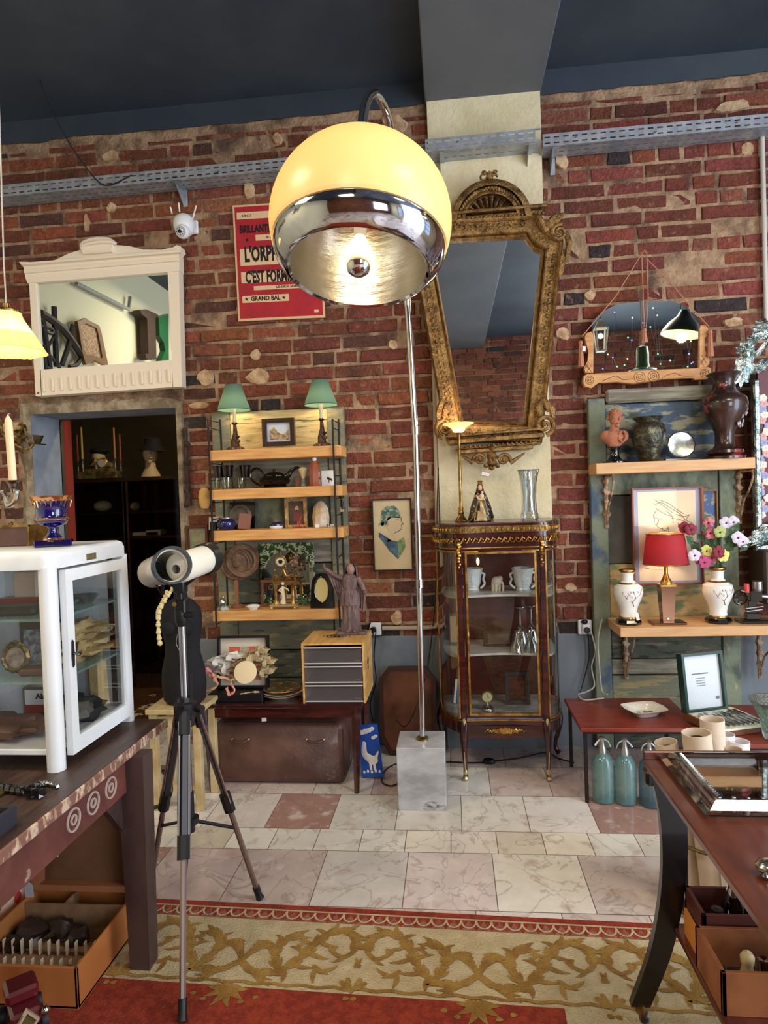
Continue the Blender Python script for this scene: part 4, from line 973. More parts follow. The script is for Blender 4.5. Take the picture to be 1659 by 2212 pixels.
p = base(656,1050,3.76,SH[1]+.0005); s = mm(3.76); t = thing('shaving_brush','shaving brush with pale bristles between teapot and amber bottle','brush',p)
m = MB(); lat(m,[(0,0),(7,0),(7,4),(4,9),(5,14),(3,18),(0,18)],s,14); part('handle',m,M('grey_green_glaze',(110,112,96),.3),t); m = MB(); lat(m,[(3,17),(7,28),(11,38),(6,42),(0,43)],s,14); part('bristles',m,M('bristle',(220,196,150),.9,bump=.6,bs=200),t)
p = base(644,1050,3.80,SH[1]+.0005); m = MB(); m.box(-.014,.012,-.004,.004,0,.055,RX(-.1)); solo('card',m,M('brown_card',(120,76,50)),'small dark card leaning left of the shaving brush','card',p)
p = base(681,1049,3.73,SH[1]+.0005); s = mm(3.73); t = thing('bottle','amber brown bottle with white cap on the second pine board','bottle',p)
m = MB(); lat(m,[(0,0),(12,0),(12.5,2),(12,38),(10,48),(5,55),(4.5,57),(0,57)],s,6,RZ(.4)); part('glass_body',m,M('amber_glass',(150,82,56),.12,coat=.6),t,.3); m = MB(); lat(m,[(5,56),(5,62),(0,62)],s,12); part('cap',m,WHITEP,t)
p = base(710,1048,3.80,SH[1]+.0005); m = MB(); m.box(-.040,.036,-.004,.004,0,.088,RX(-.06)); t = thing('card','white card with a black dog silhouette at the right of the board','card',p); part('sheet',m,PAPERT,t,None)
m = MB(); m.prism([(-.004,.040),(.004,.055),(.006,.050),(.012,.046),(.024,.042),(.030,.030),(.026,.018),(.024,.030),(.012,.034),(.012,.018),(.008,.018),(.007,.036),(-.002,.038)],-.0048,-.004,T(-.006,0,0) @ RX(-.06)); part('dog_silhouette',m,BLACKP,t,None)
# shelf 3
COB = M('cobalt_glaze',(18,20,62),.08,coat=.8,c2=(28,32,90),vs=20)
def pot(px,py,Y,prof,mat_,name,lab,cat,z,n=28,grp=None,smooth=SM,flute=None):
    s = mm(Y); p = base(px,py,Y,z); m = MB(); lat(m,prof,s,n,flute=flute); return solo(name,m,mat_,lab,cat,p,grp,smooth)
t = thing('lidded_pot','round cobalt blue pot with glossy glaze, third pine board','pot',base(489,1144,3.76,SH[2]+.0005)); s = mm(3.76); m = MB(); lat(m,[(0,0),(13,0),(20,6),(22,14),(19,22),(12,26),(0,27)],s,24); part('body',m,COB,t); m = MB(); lat(m,[(13,25),(13,28),(8,28),(0,27)],s,20); part('rim',m,M('worn_rim',(150,140,130),.3,.6),t)
def lean(px,py,Y,w_,h_,lab,name,cat,mat_,z,a=.15,th=.008,rz=0,roll=0):
    s = mm(Y); p = base(px,py,Y,z); t = thing(name,lab,cat,p,rz); m = MB(); X = RX(-a) @ RY(roll); m.box(-w_*s/2,w_*s/2,-th/2,th/2,0.002,h_*s,X,b=.001)
    part('panel',m,mat_,t,None); return t,X,s
t,X,s = lean(524,1144,3.85,58,60,'dark square backed round plate leaning behind the blue pot','framed_plate','plate',BLKW,SH[2],.12)
m = MB(); m.lathe([(26*s,0),(26*s,-.006),(19*s,-.010),(17*s,-.004),(12*s,-.003),(0,-.003)],32,X @ T(-4*s,-.004,28*s) @ RX(PI/2) @ SC(1,1,-1)) ; m.f = [f[::-1] for f in m.f]; part('plate_disc',m,M('pewter_plate',(110,100,90),.4,.5,bump=.3,bs=60),t)
t,X,s = lean(527,1143,3.76,27,36,'small brown folding case leaning against the round plate','folding_case','case',M('brown_leather',(124,76,58),.5),SH[2],.2,.012,.3,.12)
pot(597,1140,3.75,[(0,0),(13,0),(15,4),(13,7),(0,7)],PORC,'trinket_box','little oval trinket box, blue lid and white base','box',SH[2]+.0005); m = MB(); lat(m,[(15,0),(15,3),(10,7),(0,8)],mm(3.75),24); c_ = build('lid',m,COB,SM); c_.parent = bpy.data.objects['trinket_box']; c_.location = (0,0,6.6*mm(3.75))
t,wd,h,c = picture(614,1076,664,1140,3.80,'gilt framed icon with dark robed figure on the third pine board','picture',M('pale_gilt_frame',(196,164,110),.45,.4,c2=(150,116,70),vs=30,bump=.4,bs=90),.020,M('dark_icon',(96,78,66),.6,c2=(66,52,46),vs=16),name='icon')
draw(t,[(M('icon_red',(120,52,48),.7),[[(636,1102),(646,1102),(650,1126),(632,1126)]]),(M('icon_halo',(196,160,110),.5),[[(636,1096),(640,1092),(644,1096),(644,1102),(640,1105),(636,1102)]])],3.80,c,y=.0115)
m = MB(); x0 = P(646,1140,3.74); 
for (a,l_) in ((0,.05),(.5,.03),(-.6,.03),(.2,.06)): m.tube([(0,0,.002),(l_*math.sin(a)*.5,0,l_*.5+.004),(l_*math.sin(a)+.01,0,l_*1.3)],.0022,5)
for k in range(7): m.sph((-.03+.012*k,-.01+.006*(k % 2),.006),.006,6)
solo('coral_beads',m,M('coral_red',(170,60,50),.35),'red coral branch and beads lying before the icon','beads',(x0.x,x0.y,SH[2]))
pot(694,1138,3.82,[(0,0),(17,0),(19,20),(16,42),(8,54),(0,58)],M('fossil_stone',(190,156,110),.8,c2=(220,210,196),vs=8,bump=.4),'fossil_stone','pale rough pointed stone standing at the right of the third board','stone',SH[2]+.0005,9,smooth=None)
p = base(686,1139,3.73,SH[2]+.0005); m = MB(); m.box(-.011,.011,-.008,.008,0,.018); solo('place_card',m,PAPERT,'tiny white box at the front of the third board','box',p)
pot(713,1137,3.73,[(0,0),(9,0),(9,7),(0,7)],GLASS,'glass_dish','flat clear dish at the right end of the third board','dish',SH[2]+.0005)
m = MB(); m.box(-.03,.03,-.004,.004,0,.075,RX(-.15)); solo('glass_tile',m,M('white_enamel_tile',(176,172,164),.4),'pale tile leaning behind the left ladder, third board','tile',base(462,1146,3.86,SH[2]))
m = MB(); m.box(-.018,.018,-.015,.015,0,.05,b=.003); solo('dark_box',m,IRON,'dark upright box at the left end beside the blue pot','box',base(462,1147,3.76,SH[2]+.0005))
# shelf 4 items
t = thing('wheel_ornament','carved brown wooden wheel on a stand, lowest pine board','ornament',base(514,1318,3.80,SH[3]+.0005)); s = mm(3.80); WD = M('carved_brown_wood',(124,96,74),.6,c2=(90,66,50),vs=20,bump=.4,bs=50)
m = MB(); lat(m,[(0,0),(14,0),(15,4),(8,8),(0,8)],s,16); m.box(-3*s,3*s,-3*s,3*s,7*s,70*s); m.box(-5*s,-1*s,-4*s,3*s,30*s,60*s); part('stand',m,M('brown_stand',(134,88,58),.6),t)
m = MB(); m.lathe([(37*s,.012),(38*s,-.004),(34*s,-.014),(31*s,-.006),(28*s,-.013),(25*s,-.006),(23*s,-.004),(20*s,-.012),(8*s,-.014),(6*s,-.022),(0,-.022)],48,T(2*s,0,98*s) @ RX(PI/2) @ SC(1,1,-1),flute=lambda a,z: (.03*math.cos(a*18) if z > -.0125 and z < -.011 else 0)); m.f = [f[::-1] for f in m.f]
for k in range(20): a = k*PI/10; m.tube([(2*s+9*s*math.cos(a),-.014,98*s+9*s*math.sin(a)),(2*s+21*s*math.cos(a),-.010,98*s+21*s*math.sin(a))],1.3*s,5)
part('wheel',m,WD,t)
m = MB(); m.lathe([(37*s,.03),(37*s,.018),(33*s,.014),(26*s,.02)],40,T(18*s,0,106*s) @ RX(PI/2)); part('rear_wheel',m,WD,t)
t = thing('owl_figurine','small silver figurine on a round base at the left end of the lowest board','figurine',base(482,1319,3.74,SH[3]+.0005)); s = mm(3.74)
m = MB(); lat(m,[(0,0),(14,0),(13,4),(8,8),(0,8)],s,18); part('base',m,M('green_marble',(80,90,84),.25,c2=(180,184,176),vs=40),t); m = MB(); m.sph((0,0,16*s),7*s,10,sc=(.9,.8,1.2),jit=.5); m.sph((1*s,0,28*s),4*s,10); m.tube([(-5*s,0,20*s),(-7*s,-2*s,10*s)],2*s,6); m.tube([(5*s,0,20*s),(7*s,-2*s,10*s)],2*s,6); part('figure',m,SILVER,t)
pot(547,1319,3.73,[(0,0),(9,0),(10,2),(14,6),(15,8),(11,11),(0,12)],PORC,'trinket_box','little white porcelain trinket dish near the gilt clock','dish',SH[3]+.0005)
# engraved mirror with arch
t = thing('engraved_mirror','square green etched mirror with round clear centre behind the gilt clock','mirror',base(624,1316,3.86,SH[3]+.002)); Y = 3.86
A = P(564,1174,Y); B = P(686,1308,Y); wd = B.x-A.x; h = A.z-SH[3]-.004; m = MB(); m.box(-wd/2,wd/2,0,.006,0,h); part('etched_border',m,M('green_etched_mirror',(60,92,60),.25,.6,c2=(204,214,176),vs=34,mixp=(.50,.54)),t,None)
m = MB(); k = 36; r = wd/2*.98; m.prism([(r*math.cos(2*PI*i/k),h*.44+r*1.0*math.sin(2*PI*i/k)) for i in range(k) if h*.44+r*math.sin(2*PI*i/k) > .004],-.002,0); part('mirror_glass',m,M_mirror(),t,None)
m = MB(); 
for (x,z) in ((-.13,.31),(.1,.33),(.15,.28),(-.15,.05),(.15,.04),(-.14,.24)): m.tube(spiral(x,z,.002,.018,0,9,y=-.003),.0016,4)
part('scrolls',m,M('etched_pale',(206,216,186),.4),t)
# gilt mantel clock with columns
p = base(614,1318,3.74,SH[3]+.0005); s = mm(3.74); t = thing('mantel_clock','ornate gilt mantel clock with columns and cherub on a footed base','clock',p)
IV = M('ivory_biscuit',(226,206,172),.4)
m = MB(); m.box(-30*s,30*s,-12*s,14*s,6*s,10*s,b=.002)
for x in (-26,26):
    for y in (-9,10): m.sph((x*s,y*s,3*s),3.2*s,8)
part('footed_base',m,M('ivory_gilt',(206,180,120),.35,.5),t)
for x in (-18,20):
    m = MB(); lat(m,[(6,10),(5,13),(3.6,16),(4.4,20),(3.6,24),(4.6,28),(3.4,34),(4,52),(5,56),(3,58)],s,14,T(x*s,4*s,0)); part('column',m,GOLD,t)
m = MB(); m.tube(bez([(-26*s,4*s,58*s),(-20*s,4*s,74*s),(-6*s,2*s,70*s),(0,2*s,86*s),(8*s,2*s,72*s),(22*s,4*s,74*s),(28*s,4*s,56*s)],6),2.2*s,6)
for q in (-1,1): m.tube(spiral(q*28*s,46*s,2*s,8*s,0,q*5,y=2*s),1.5*s,6); m.tube(spiral(q*12*s,64*s,2*s,7*s,0,q*5,y=2*s),1.5*s,6)
m.sph((-18*s,4*s,84*s),4*s,8,jit=.6); m.box(-24*s,26*s,2*s,7*s,56*s,60*s); part('scroll_gallery',m,GOLD,t)
m = MB(); m.lathe([(13*s,.006),(14*s,-.002),(12*s,-.006),(9.5*s,-.002),(0,-.002)],28,T(-4*s,0,104*s) @ RX(PI/2) @ SC(1,1,-1)); m.f = [f[::-1] for f in m.f]; m.tube([(-4*s,0,118*s),(-4*s,0,128*s)],1.5*s,6); m.sph((-4*s,0,124*s),3*s,8,jit=.5); part('clock_case',m,GILT,t)
m = MB(); m.lathe([(9.5*s,-.003),(0,-.003)],24,T(-4*s,0,104*s) @ RX(PI/2) @ SC(1,1,-1)); m.f = [f[::-1] for f in m.f]; f_ = part('dial',m,M('dial_enamel',(214,206,180),.3),t)
m = MB(); m.lathe([(5*s,-.004),(0,-.004)],16,T(-4*s,0,104*s) @ RX(PI/2) @ SC(1,1,-1)); m.f = [f[::-1] for f in m.f]
for k in range(12): a = k*PI/6; m.box(-.0008,.0008,-.0045,-.0035,6.6*s,8.6*s,T(-4*s,0,104*s) @ RY(a))
part('numeral_ring',m,BLACKP,f_)
m = MB(); m.tube([(0,-8*s,12*s),(2*s,-8*s,26*s),(-1*s,-7*s,40*s),(1*s,-7*s,50*s)],[7*s,3.5*s,5*s,3*s],10); m.sph((1*s,-8*s,56*s),4*s,10); m.tube([(-3*s,-8*s,47*s),(-8*s,-11*s,42*s),(-2*s,-12*s,38*s)],1.6*s,6); m.tube([(4*s,-8*s,47*s),(12*s,-9*s,44*s),(14*s,-8*s,40*s)],1.6*s,6); part('cherub',m,IV,t)
m = MB(); m.sph((24*s,6*s,96*s),11*s,10,jit=.8)
for k in range(34): a = random.uniform(-1.2,4.2); rr = random.uniform(10,30)*s; m.sph((24*s+rr*math.cos(a)*.8,random.uniform(0,10)*s,90*s+rr*math.sin(a)),random.uniform(1.6,3)*s,5)
part('flower_spray',m,M('dried_flower_brown',(138,108,80),.8,c2=(84,60,42),vs=60),t)
m = MB(); m.tube([P(567,1314,3.82),P(567,1256,3.82)],.008,6); m.tube([P(563,1256,3.82),P(645,1257,3.82)],.010,6); m.tube([P(563,1309,3.82),P(600,1306,3.82)],.009,6); solo('wooden_stand',m,M('red_brown_stand',(116,66,42),.5),'small red brown wooden easel in front of the etched mirror','easel',P(567,1314,3.82),world=True)
m = MB()
for k in range(40): x = random.uniform(-.05,.05); blade(m,(0,0),0,.01,.001); 
m = MB()
for k in range(26):
    a = random.uniform(0,2*PI); r_ = random.uniform(.01,.05); x = r_*math.cos(a); z = .01+abs(r_*math.sin(a)); m.add([(x-.008,-.004,z),(x+.008,.002,z+.002),(x+.004,0,z+.012),(x-.006,.002,z+.010)],[(0,1,2,3)])
solo('leaf_sprig',m,M('dark_leaf',(44,84,50),.5),'low sprig of green leaves right of the gilt clock','leaves',base(652,1314,3.78,SH[3]),smooth=None)
# black oval frame
p = base(696,1316,3.72,SH[3]+.0005); s = mm(3.72); t = thing('oval_photo_frame','black lacquered arched frame with cream oval centre','frame',p,-.05)
o = [(-27,0),(27,0),(25,44),(20,66),(10,76),(-2,78),(-14,74),(-22,62),(-26,40)]; m = MB(); m.prism([(x*s,z*s) for x,z in o],0,.03,RX(-.05),b=.004); part('frame_body',m,BLKW,t)
k = 28; m = MB(); m.tube([(16*s*math.cos(a),-.002,41*s+28*s*math.sin(a)) for a in [2*PI*i/k for i in range(k)]],.004,8,closed=True,X=RX(-.05)); part('oval_rim',m,BLKW,t)
m = MB(); m.prism([(15*s*math.cos(2*PI*i/k),41*s+27*s*math.sin(2*PI*i/k)) for i in range(k)],-.002,0,RX(-.05)); part('oval_mirror',m,M('cream_oval',(222,204,140),.12,.3),t,None)
# wooden bits clipped to the left ladder
pot(443,1100,3.91,[(0,0),(8,2),(12,12),(14,26),(12,40),(6,48),(0,49)],M('yellow_wood_carving',(214,168,96),.6,bump=.4,bs=50),'wood_carving','oval yellow carved wooden ornament hanging left of the shelves','ornament',P(443,1100,3.91).z,12)
t = thing('key_tag','black and white ring tag hanging at the right shelf end','tag',P(737,1068,3.80)); m = MB(); m.tube([(.012*math.cos(a),0,-.012+.012*math.sin(a)) for a in [2*PI*i/14 for i in range(14)]],.0025,6,closed=True); m.tube([(0,0,-.022),(.006,0,-.05),(.008,-.002,-.085)],[.003,.006,.009],8); part('ring',m,BLACKP,t); m = MB(); m.box(-.008,.01,-.002,.001,-.10,-.075); part('tag',m,M('tan_tag',(190,150,110)),t,None)
# ================================================================ vitrine (bow-sided mahogany display cabinet)
fl_,fr_,xl_,xr_ = .030,.453,-.092,.560; YFV,YM,YBK = 3.46,3.74,3.88
t = V = thing('display_cabinet','mahogany glazed display cabinet with curved sides and gilt mounts before the pillar','display cabinet',(.24,3.7,0))
def vout(off=0.,n=10):
    """plan outline, front corner -> sides -> back; off = outward offset"""
    pts = []
    for i in range(n+1):                                   # left side from back to front corner
        a = PI/2*i/n; pts.append((fl_-(fl_-xl_+off)*math.cos(a)*1.0,YM-(YM-YFV+off)*math.sin(a)))
    k = 8
    for i in range(1,k): u = i/k; pts.append((fl_+(fr_-fl_)*u,YFV-off+.012*math.sin(PI*u)))
    for i in range(n+1):
        a = PI/2*(1-i/n); pts.append((fr_+(xr_-fr_+off)*math.cos(a),YM-(YM-YFV+off)*math.sin(a)))
    return [(xl_-off,YBK)]+pts+[(xr_+off,YBK)]
def slab(mb,z0,z1,off=0,n=10):
    o = vout(off,n); k = len(o); vs = [(x,y,z0) for x,y in o]+[(x,y,z1) for x,y in o]
    mb.add(vs,[tuple(range(k))[::-1],tuple(range(k,2*k))]+[(i,(i+1) % k,k+(i+1) % k,k+i) for i in range(k)])
def shell(mb,i0,i1,z0,z1,off=0,th=.006):
    o = vout(off)[i0:i1+1]; inn = vout(off-th)[i0:i1+1]; k = len(o)
    vs = [(x,y,z) for z in (z0,z1) for x,y in o]+[(x,y,z) for z in (z0,z1) for x,y in inn]
    F = []
    for i in range(k-1): F += [(i,i+1,k+i+1,k+i),(2*k+i+1,2*k+i,3*k+i,3*k+i+1),(k+i,k+i+1,3*k+i+1,3*k+i),(i+1,i,2*k+i,2*k+i+1)]
    F += [(0,k,3*k,2*k),(k-1,3*k-1,4*k-1,2*k-1)]; mb.add(vs,F)
ZT,ZF,ZG,ZBt = 1.335,1.215,1.195,.325        # top, frieze bottom, glass top, case bottom
NS = len(vout()); iL,iR = 11,NS-12
m = MB(); slab(m,ZF,ZT-.04,.0); slab(m,ZBt-.075,ZBt-.01,0); slab(m,ZT-.012,ZT,.012); part('carcass',m,MAHO,t,.6,world=True)
m = MB(); slab(m,ZT,ZT+.006,-.004); part('marble_top',m,M('brown_marble',(120,98,82),.2,c2=(90,70,60),vs=9),t,.6,world=True)
m = MB(); shell(m,0,NS-1,ZT-.045,ZT-.012,.014,.014); part('gilt_gallery',m,M('gallery_gilt',(150,122,74),.35,.9,c2=(96,72,40),vs=60),t,.6,world=True)
def along(off,step):
    o = [Vector(p) for p in vout(off)]; out_ = []; acc = 0; nxt = step/2
    for a,c in zip(o,o[1:]):
        L = (c-a).length
        while nxt <= acc+L: out_.append((a+(c-a)*((nxt-acc)/L),(c-a).normalized())); nxt += step
        acc += L
    return out_
m = MB()
for p,d in along(.016,.030):
    X = T(p.x,p.y,(ZF+ZT-.05)/2+.003) @ RZ(math.atan2(d.y,d.x)); m.tube(spiral(0,0,.003,.014,0,5.5,12),.0028,5,X); m.box(-.001,.004,-.003,.003,-.016,.016,X @ T(.015,0,0) @ RY(.5))
for p,d in along(.014,.027): m.sph((p.x,p.y,ZT-.03),.006,6,sc=(1,1,1.9))
part('gilt_frieze',m,GOLD,t,world=True)
for off,z in ((.003,ZF-.004),(.003,ZBt-.012),(.002,ZF-.022)):
    m = MB(); shell(m,1,NS-2,z-.003,z+.003,off,.004); part('gilt_line',m,GOLD,t,.6,world=True)
RB = M('red_brown_lining',(92,34,22),.45,c2=(66,24,16),vs=3,st=(3,1,1),coat=.2)
m = MB(); m.box(xl_+.01,xr_-.01,YBK-.012,YBK,ZBt,ZF); part('back_panel',m,RB,t,None,world=True)
for x in (fl_,fr_):
    m = MB(); m.box(x-.016,x+.016,YFV-.004,YFV+.030,ZBt-.03,ZF+.01,b=.005); part('front_stile',m,MAHO,t,.6,world=True)
for x in (xl_+.012,xr_-.012): m = MB(); m.box(x-.012,x+.012,YBK-.03,YBK,ZBt-.03,ZF,b=.003); part('rear_stile',m,MAHO,t,.6,world=True)
# curved side lights
PANE = M_pane('cabinet_glass',(236,238,236),.07)
for (i0,i1) in ((1,10),(NS-11,NS-2)):
    m = MB(); shell(m,i0,i1,ZBt+.0,ZG+.005,-.002,.003); part('curved_glass',m,PANE,t,1.2,world=True)
    m = MB(); shell(m,i0,i1,ZG-.004,ZG+.004,.003,.006); shell(m,i0,i1,ZBt-.004,ZBt+.006,.003,.006)
    for ii in (i0,i1): o = vout(.0)[ii]; m.box(o[0]-.004,o[0]+.004,o[1]-.004,o[1]+.004,ZBt,ZG)
    part('gilt_side_border',m,GOLD,t,.6,world=True)
# door
dxa,dxb = fl_+.018,fr_-.018; m = MB(); m.ring([(dxa,ZBt),(dxb,ZBt),(dxb,ZF-.006),(dxa,ZF-.006)],[(dxa+.014,ZBt+.02),(dxb-.014,ZBt+.02),(dxb-.014,ZF-.026),(dxa+.014,ZF-.026)],YFV+.006,YFV+.026); dr = part('door',m,MAHO,t,.6,world=True)
m = MB(); a,b_ = dxa+.012,dxb-.012; m.ring([(a,ZBt+.016),(b_,ZBt+.016),(b_,ZG-.004),(a,ZG-.004)],[(a+.010,ZBt+.027),(b_-.010,ZBt+.027),(b_-.010,ZG-.015),(a+.010,ZG-.015)],YFV-.002,YFV+.01); part('gilt_door_border',m,GOLD,dr,.6,world=True)
m = MB(); m.add([(a,YFV+.014,ZBt+.02),(b_,YFV+.014,ZBt+.02),(b_,YFV+.014,ZG),(a,YFV+.014,ZG)],[(0,1,2,3)]); part('door_glass',m,PANE,dr,None,world=True)
m = MB(); m.sph((a+.004,YFV-.006,.76),.012,10,sc=(.6,.5,1.8)); m.cyl((a+.004,YFV-.016,.76),(a+.004,YFV-.03,.76),.003,n=8); part('keyhole_plate',m,GOLD,dr,world=True)
# shelves
MARB = M('shelf_marble',(206,202,196),.3,c2=(180,178,176),vs=9); ZS = [.958,.648,ZBt+.003]
for z in ZS[:2]:
    m = MB(); o = [(x,max(y,YFV+.045+.035*math.sin(PI*min(1,max(0,(x-fl_)/(fr_-fl_)))))) for x,y in vout(-.022)]
    k = len(o); m.add([(x,y,z-.012) for x,y in o]+[(x,y,z) for x,y in o],[tuple(range(k))[::-1],tuple(range(k,2*k))]+[(i,(i+1) % k,k+(i+1) % k,k+i) for i in range(k)]); part('marble_shelf',m,MARB,t,.6,world=True)
m = MB(); slab(m,ZBt-.01,ZBt+.002,-.01); part('floor_slab',m,M('cabinet_floor_marble',(176,176,176),.3,c2=(120,122,124),vs=10),t,.6,world=True)
# apron and legs
ap = [(fl_,ZBt-.04)]
for i in range(13): u = i/12; ap.append((fl_+(fr_-fl_)*u,ZBt-.085-.03*math.sin(PI*u)**2*0-.022*(1-abs(2*u-1))*1.0-.02*(abs(2*u-1)**3)))
ap.append((fr_,ZBt-.04)); m = MB(); m.prism(ap,YFV-.001,YFV+.02); part('apron',m,MAHO,t,.6,world=True)
def cableg(x,y,dx,dy,gilt=True):
    sh = [(0,ZBt-.02,.024),(.012,ZBt-.07,.023),(.020,ZBt-.12,.019),(.016,.14,.014),(.004,.07,.011),(.004,.03,.012),(.016,.006,.014)]
    q = bez([(x+dx*o,y+dy*o,z) for o,z,r in sh],5); rr = [r for _,_,r in sh]; R = [rr[int(i/5)]+(rr[min(int(i/5)+1,6)]-rr[int(i/5)])*((i % 5)/5) for i in range(31)]
    m = MB(); m.tube(q,R,10); lg = part('leg',m,MAHO,t,world=True)
    if gilt:
        m = MB(); m.tube([p+Vector((dx*.006,-.011,0)) for p in q[2:26]],[.007 if i < 6 else .004 for i in range(24)],6); m.sph(q[1]+Vector((0,-.018,.01)),.012,8,jit=.5,sc=(.8,.6,1.6))
        m.sph((x+dx*.014,y+dy*.014-.006,.014),.017,8,sc=(.9,1,.8)); m.sph((x+dx*.004,y-.004,.045),.013,8,sc=(1,1,1.8),jit=.4); part('gilt_mount',m,M('sabot_gilt',(200,180,130),.35,.8),lg,world=True)
cableg(fl_,YFV+.008,-.2,-.5); cableg(fr_,YFV+.008,.2,-.5); cableg(xl_+.02,YBK-.05,-1.6,-.4,False); cableg(xr_-.02,YBK-.05,1.6,-.4,False)
for x in (fl_,fr_):
    m = MB()
    for k in range(9): m.sph((x+.004*math.sin(k*2),YFV-.008,ZF+.02-.015*k),.012-.0008*k,6,jit=.7,sc=(1,.6,1))
    part('gilt_corner_drop',m,GOLD,t,world=True)
m = MB(); c_ = (fl_+fr_)/2
for k in range(-9,10): m.sph((c_+k*.0115,YFV-.005,ZBt-.062+.004*math.sin(k*2.2)),.0175*(1-abs(k)/10.5),7,jit=.7,sc=(1,.5,1))
for q in (-1,1): m.tube([(c_+q*(.03+.014*i/18*math.cos(i*.6)),YFV-.01,ZBt-.062+.013*math.sin(i*.6)) for i in range(12)],.0025,5)
part('gilt_apron_mount',m,GOLD,t,world=True)
# --- things in the vitrine
def vit(name,lab,cat,px,Y,z): return thing(name,lab,cat,(P(px,1300,Y).x,Y,z+.0005))
WB = M('white_relief_porcelain',(232,236,238),.25,bump=.5,bs=60,coat=.3)
for (px,Y,w_,h_,lab) in ((1022,3.66,46,50,'white relief cachepot half hidden by the left edge of the vitrine door'),(1131,3.64,48,50,'white pierced relief cachepot at the right of the top marble shelf')):
    t = vit('cachepot',lab,'pot',px,Y,ZS[0]); s = mm(Y); t['group'] = 'pair of white relief cachepots'
    m = MB(); lat(m,[(0,4),(w_*.30,4),(w_*.34,0),(w_*.26,8),(w_*.36,18),(w_*.40,34),(w_*.46,46),(w_*.50,h_),(w_*.44,h_),(w_*.36,34),(w_*.3,10),(0,9)],s,26,flute=lambda a,z: .04*math.cos(a*8)); part('body',m,WB,t)
    for q in (-1,1): m = MB(); m.tube(bez([(q*.40*w_*s,0,40*s),(q*.56*w_*s,0,36*s),(q*.5*w_*s,0,26*s),(q*.56*w_*s,0,16*s),(q*.36*w_*s,0,6*s)],5),2.4*s,7); part('handle',m,WB,t)
t = vit('small_bulb','small glowing flame bulb above the left cachepot inside the vitrine','bulb',1035,3.74,ZS[0]); m = MB(); lat(m,[(0,0),(3,0),(3,46),(0,46)],mm(3.74),8); part('stick',m,BRASS,t); m = MB(); m.sph((0,0,.155),.011,10,sc=(.8,.8,2.0)); part('flame',m,M('candle_bulb',(255,214,130),emit=(255,210,120),es=6),t)
t = vit('elephant_figurine','little cream elephant figurine between the two white cachepots','figurine',1075,3.66,ZS[0]); s = mm(3.66); CRE = M('cream_figurine',(226,212,192),.35)
m = MB(); m.sph((-1*s,0,21*s),11*s,14,sc=(1,.8,.95)); m.tube([(-8*s,0,18*s),(-9*s,0,0)],[4.5*s,3.4*s],10); m.tube([(-3*s,-4*s,16*s),(-3*s,-4*s,0)],[4*s,3*s],10); m.tube(bez([(7*s,0,22*s),(12*s,-1*s,14*s),(12*s,-1*s,0)],5),[3.4*s-.25*s*i*.5 for i in range(11)],8); m.tube([(5*s,2*s,16*s),(4*s,2*s,0)],[3.6*s,3*s],8); m.sph((6*s,0,26*s),6.5*s,10); part('body',m,CRE,t)
pot(1172,1272,3.71,[(0,0),(12,0),(22,8),(24,10),(0,6)],PORC,'saucer','white saucer edge beside the right cachepot in the vitrine','saucer',ZS[0]+.0005)
t = vit('display_box','low dark glass fronted casket on the middle marble shelf','box',1074,3.72,ZS[1]); m = MB(); m.box(-.085,.085,-.04,.04,0,.085,b=.003); part('case_body',m,M('dark_plum_box',(64,36,34),.2,coat=.5),t,None)
m = MB(); m.box(-.06,.06,-.042,-.040,.015,.07); part('glass_front',m,M('dark_glass_front',(96,76,74),.1),t,None)
for (px,Y,lab) in ((1122,3.67,'upside down wine glass, left of the pair in the vitrine'),(1146,3.70,'upside down wine glass, right of the pair in the vitrine')):
    pot(px,1300,Y,[(20,0),(21,0),(17,24),(10,40),(2,48),(1.6,78),(15,86),(15,87),(0,87)],M_pane('wine_glass',(226,226,224),.3),'wine_glass',lab,'glass',ZS[1]+.0005,22,'upturned wine glasses in the vitrine')
for (px,Y,lab,w_,h_) in ((1116,3.54,'short upturned glass at the front left of the wine glasses',15,50),(1148,3.56,'short upturned glass at the front right of the wine glasses',15,50)):
    pot(px,1400,Y,[(w_,0),(w_*.9,h_*.3),(3,h_*.6),(2,h_*.9),(w_*.8,h_),(0,h_)],M_pane('wine_glass',(226,226,224),.3),'wine_glass',lab,'glass',ZS[1]+.0005,20,'short upturned glasses in the vitrine')
t = vit('framed_card','grey framed card standing at the left of the middle marble shelf','frame',978,3.72,ZS[1]); m = MB(); m.box(-.025,.03,-.006,.006,0,.18,RX(-.08) @ RZ(-.4)); part('frame',m,M('grey_frame',(96,100,106),.5),t,None); m = MB(); m.box(-.017,.022,-.008,-.006,.02,.165,RX(-.08) @ RZ(-.4)); part('card',m,M('beige_card',(190,170,140)),t,None)
t = vit('table_clock','small brass clock on a round foot at the bottom of the vitrine','clock',1046,3.58,ZS[2]); s = mm(3.58)
m = MB(); lat(m,[(0,0),(15,0),(15,3),(10,9),(4,12),(3,17),(0,17)],s,24); part('foot',m,SILVER,t); m = MB(); m.lathe([(0,.008),(13*s,.008),(14*s,0),(12.5*s,-.006),(0,-.005)],24,T(0,0,29*s) @ RX(PI/2) @ SC(1,1,-1)); m.f = [f[::-1] for f in m.f]; part('clock_case',m,GOLD,t)
m = MB(); m.lathe([(10.5*s,-.0065),(0,-.0065)],24,T(0,0,29*s) @ RX(PI/2) @ SC(1,1,-1)); m.f = [f[::-1] for f in m.f]; d_ = part('dial',m,M('olive_dial',(196,196,150),.4),t); m = MB(); m.box(-.001,.001,-.008,-.007,0,8*s,T(0,0,29*s)); m.box(0,6*s,-.008,-.007,-.001,.001,T(0,0,29*s)); part('hands',m,BLACKP,d_,None)
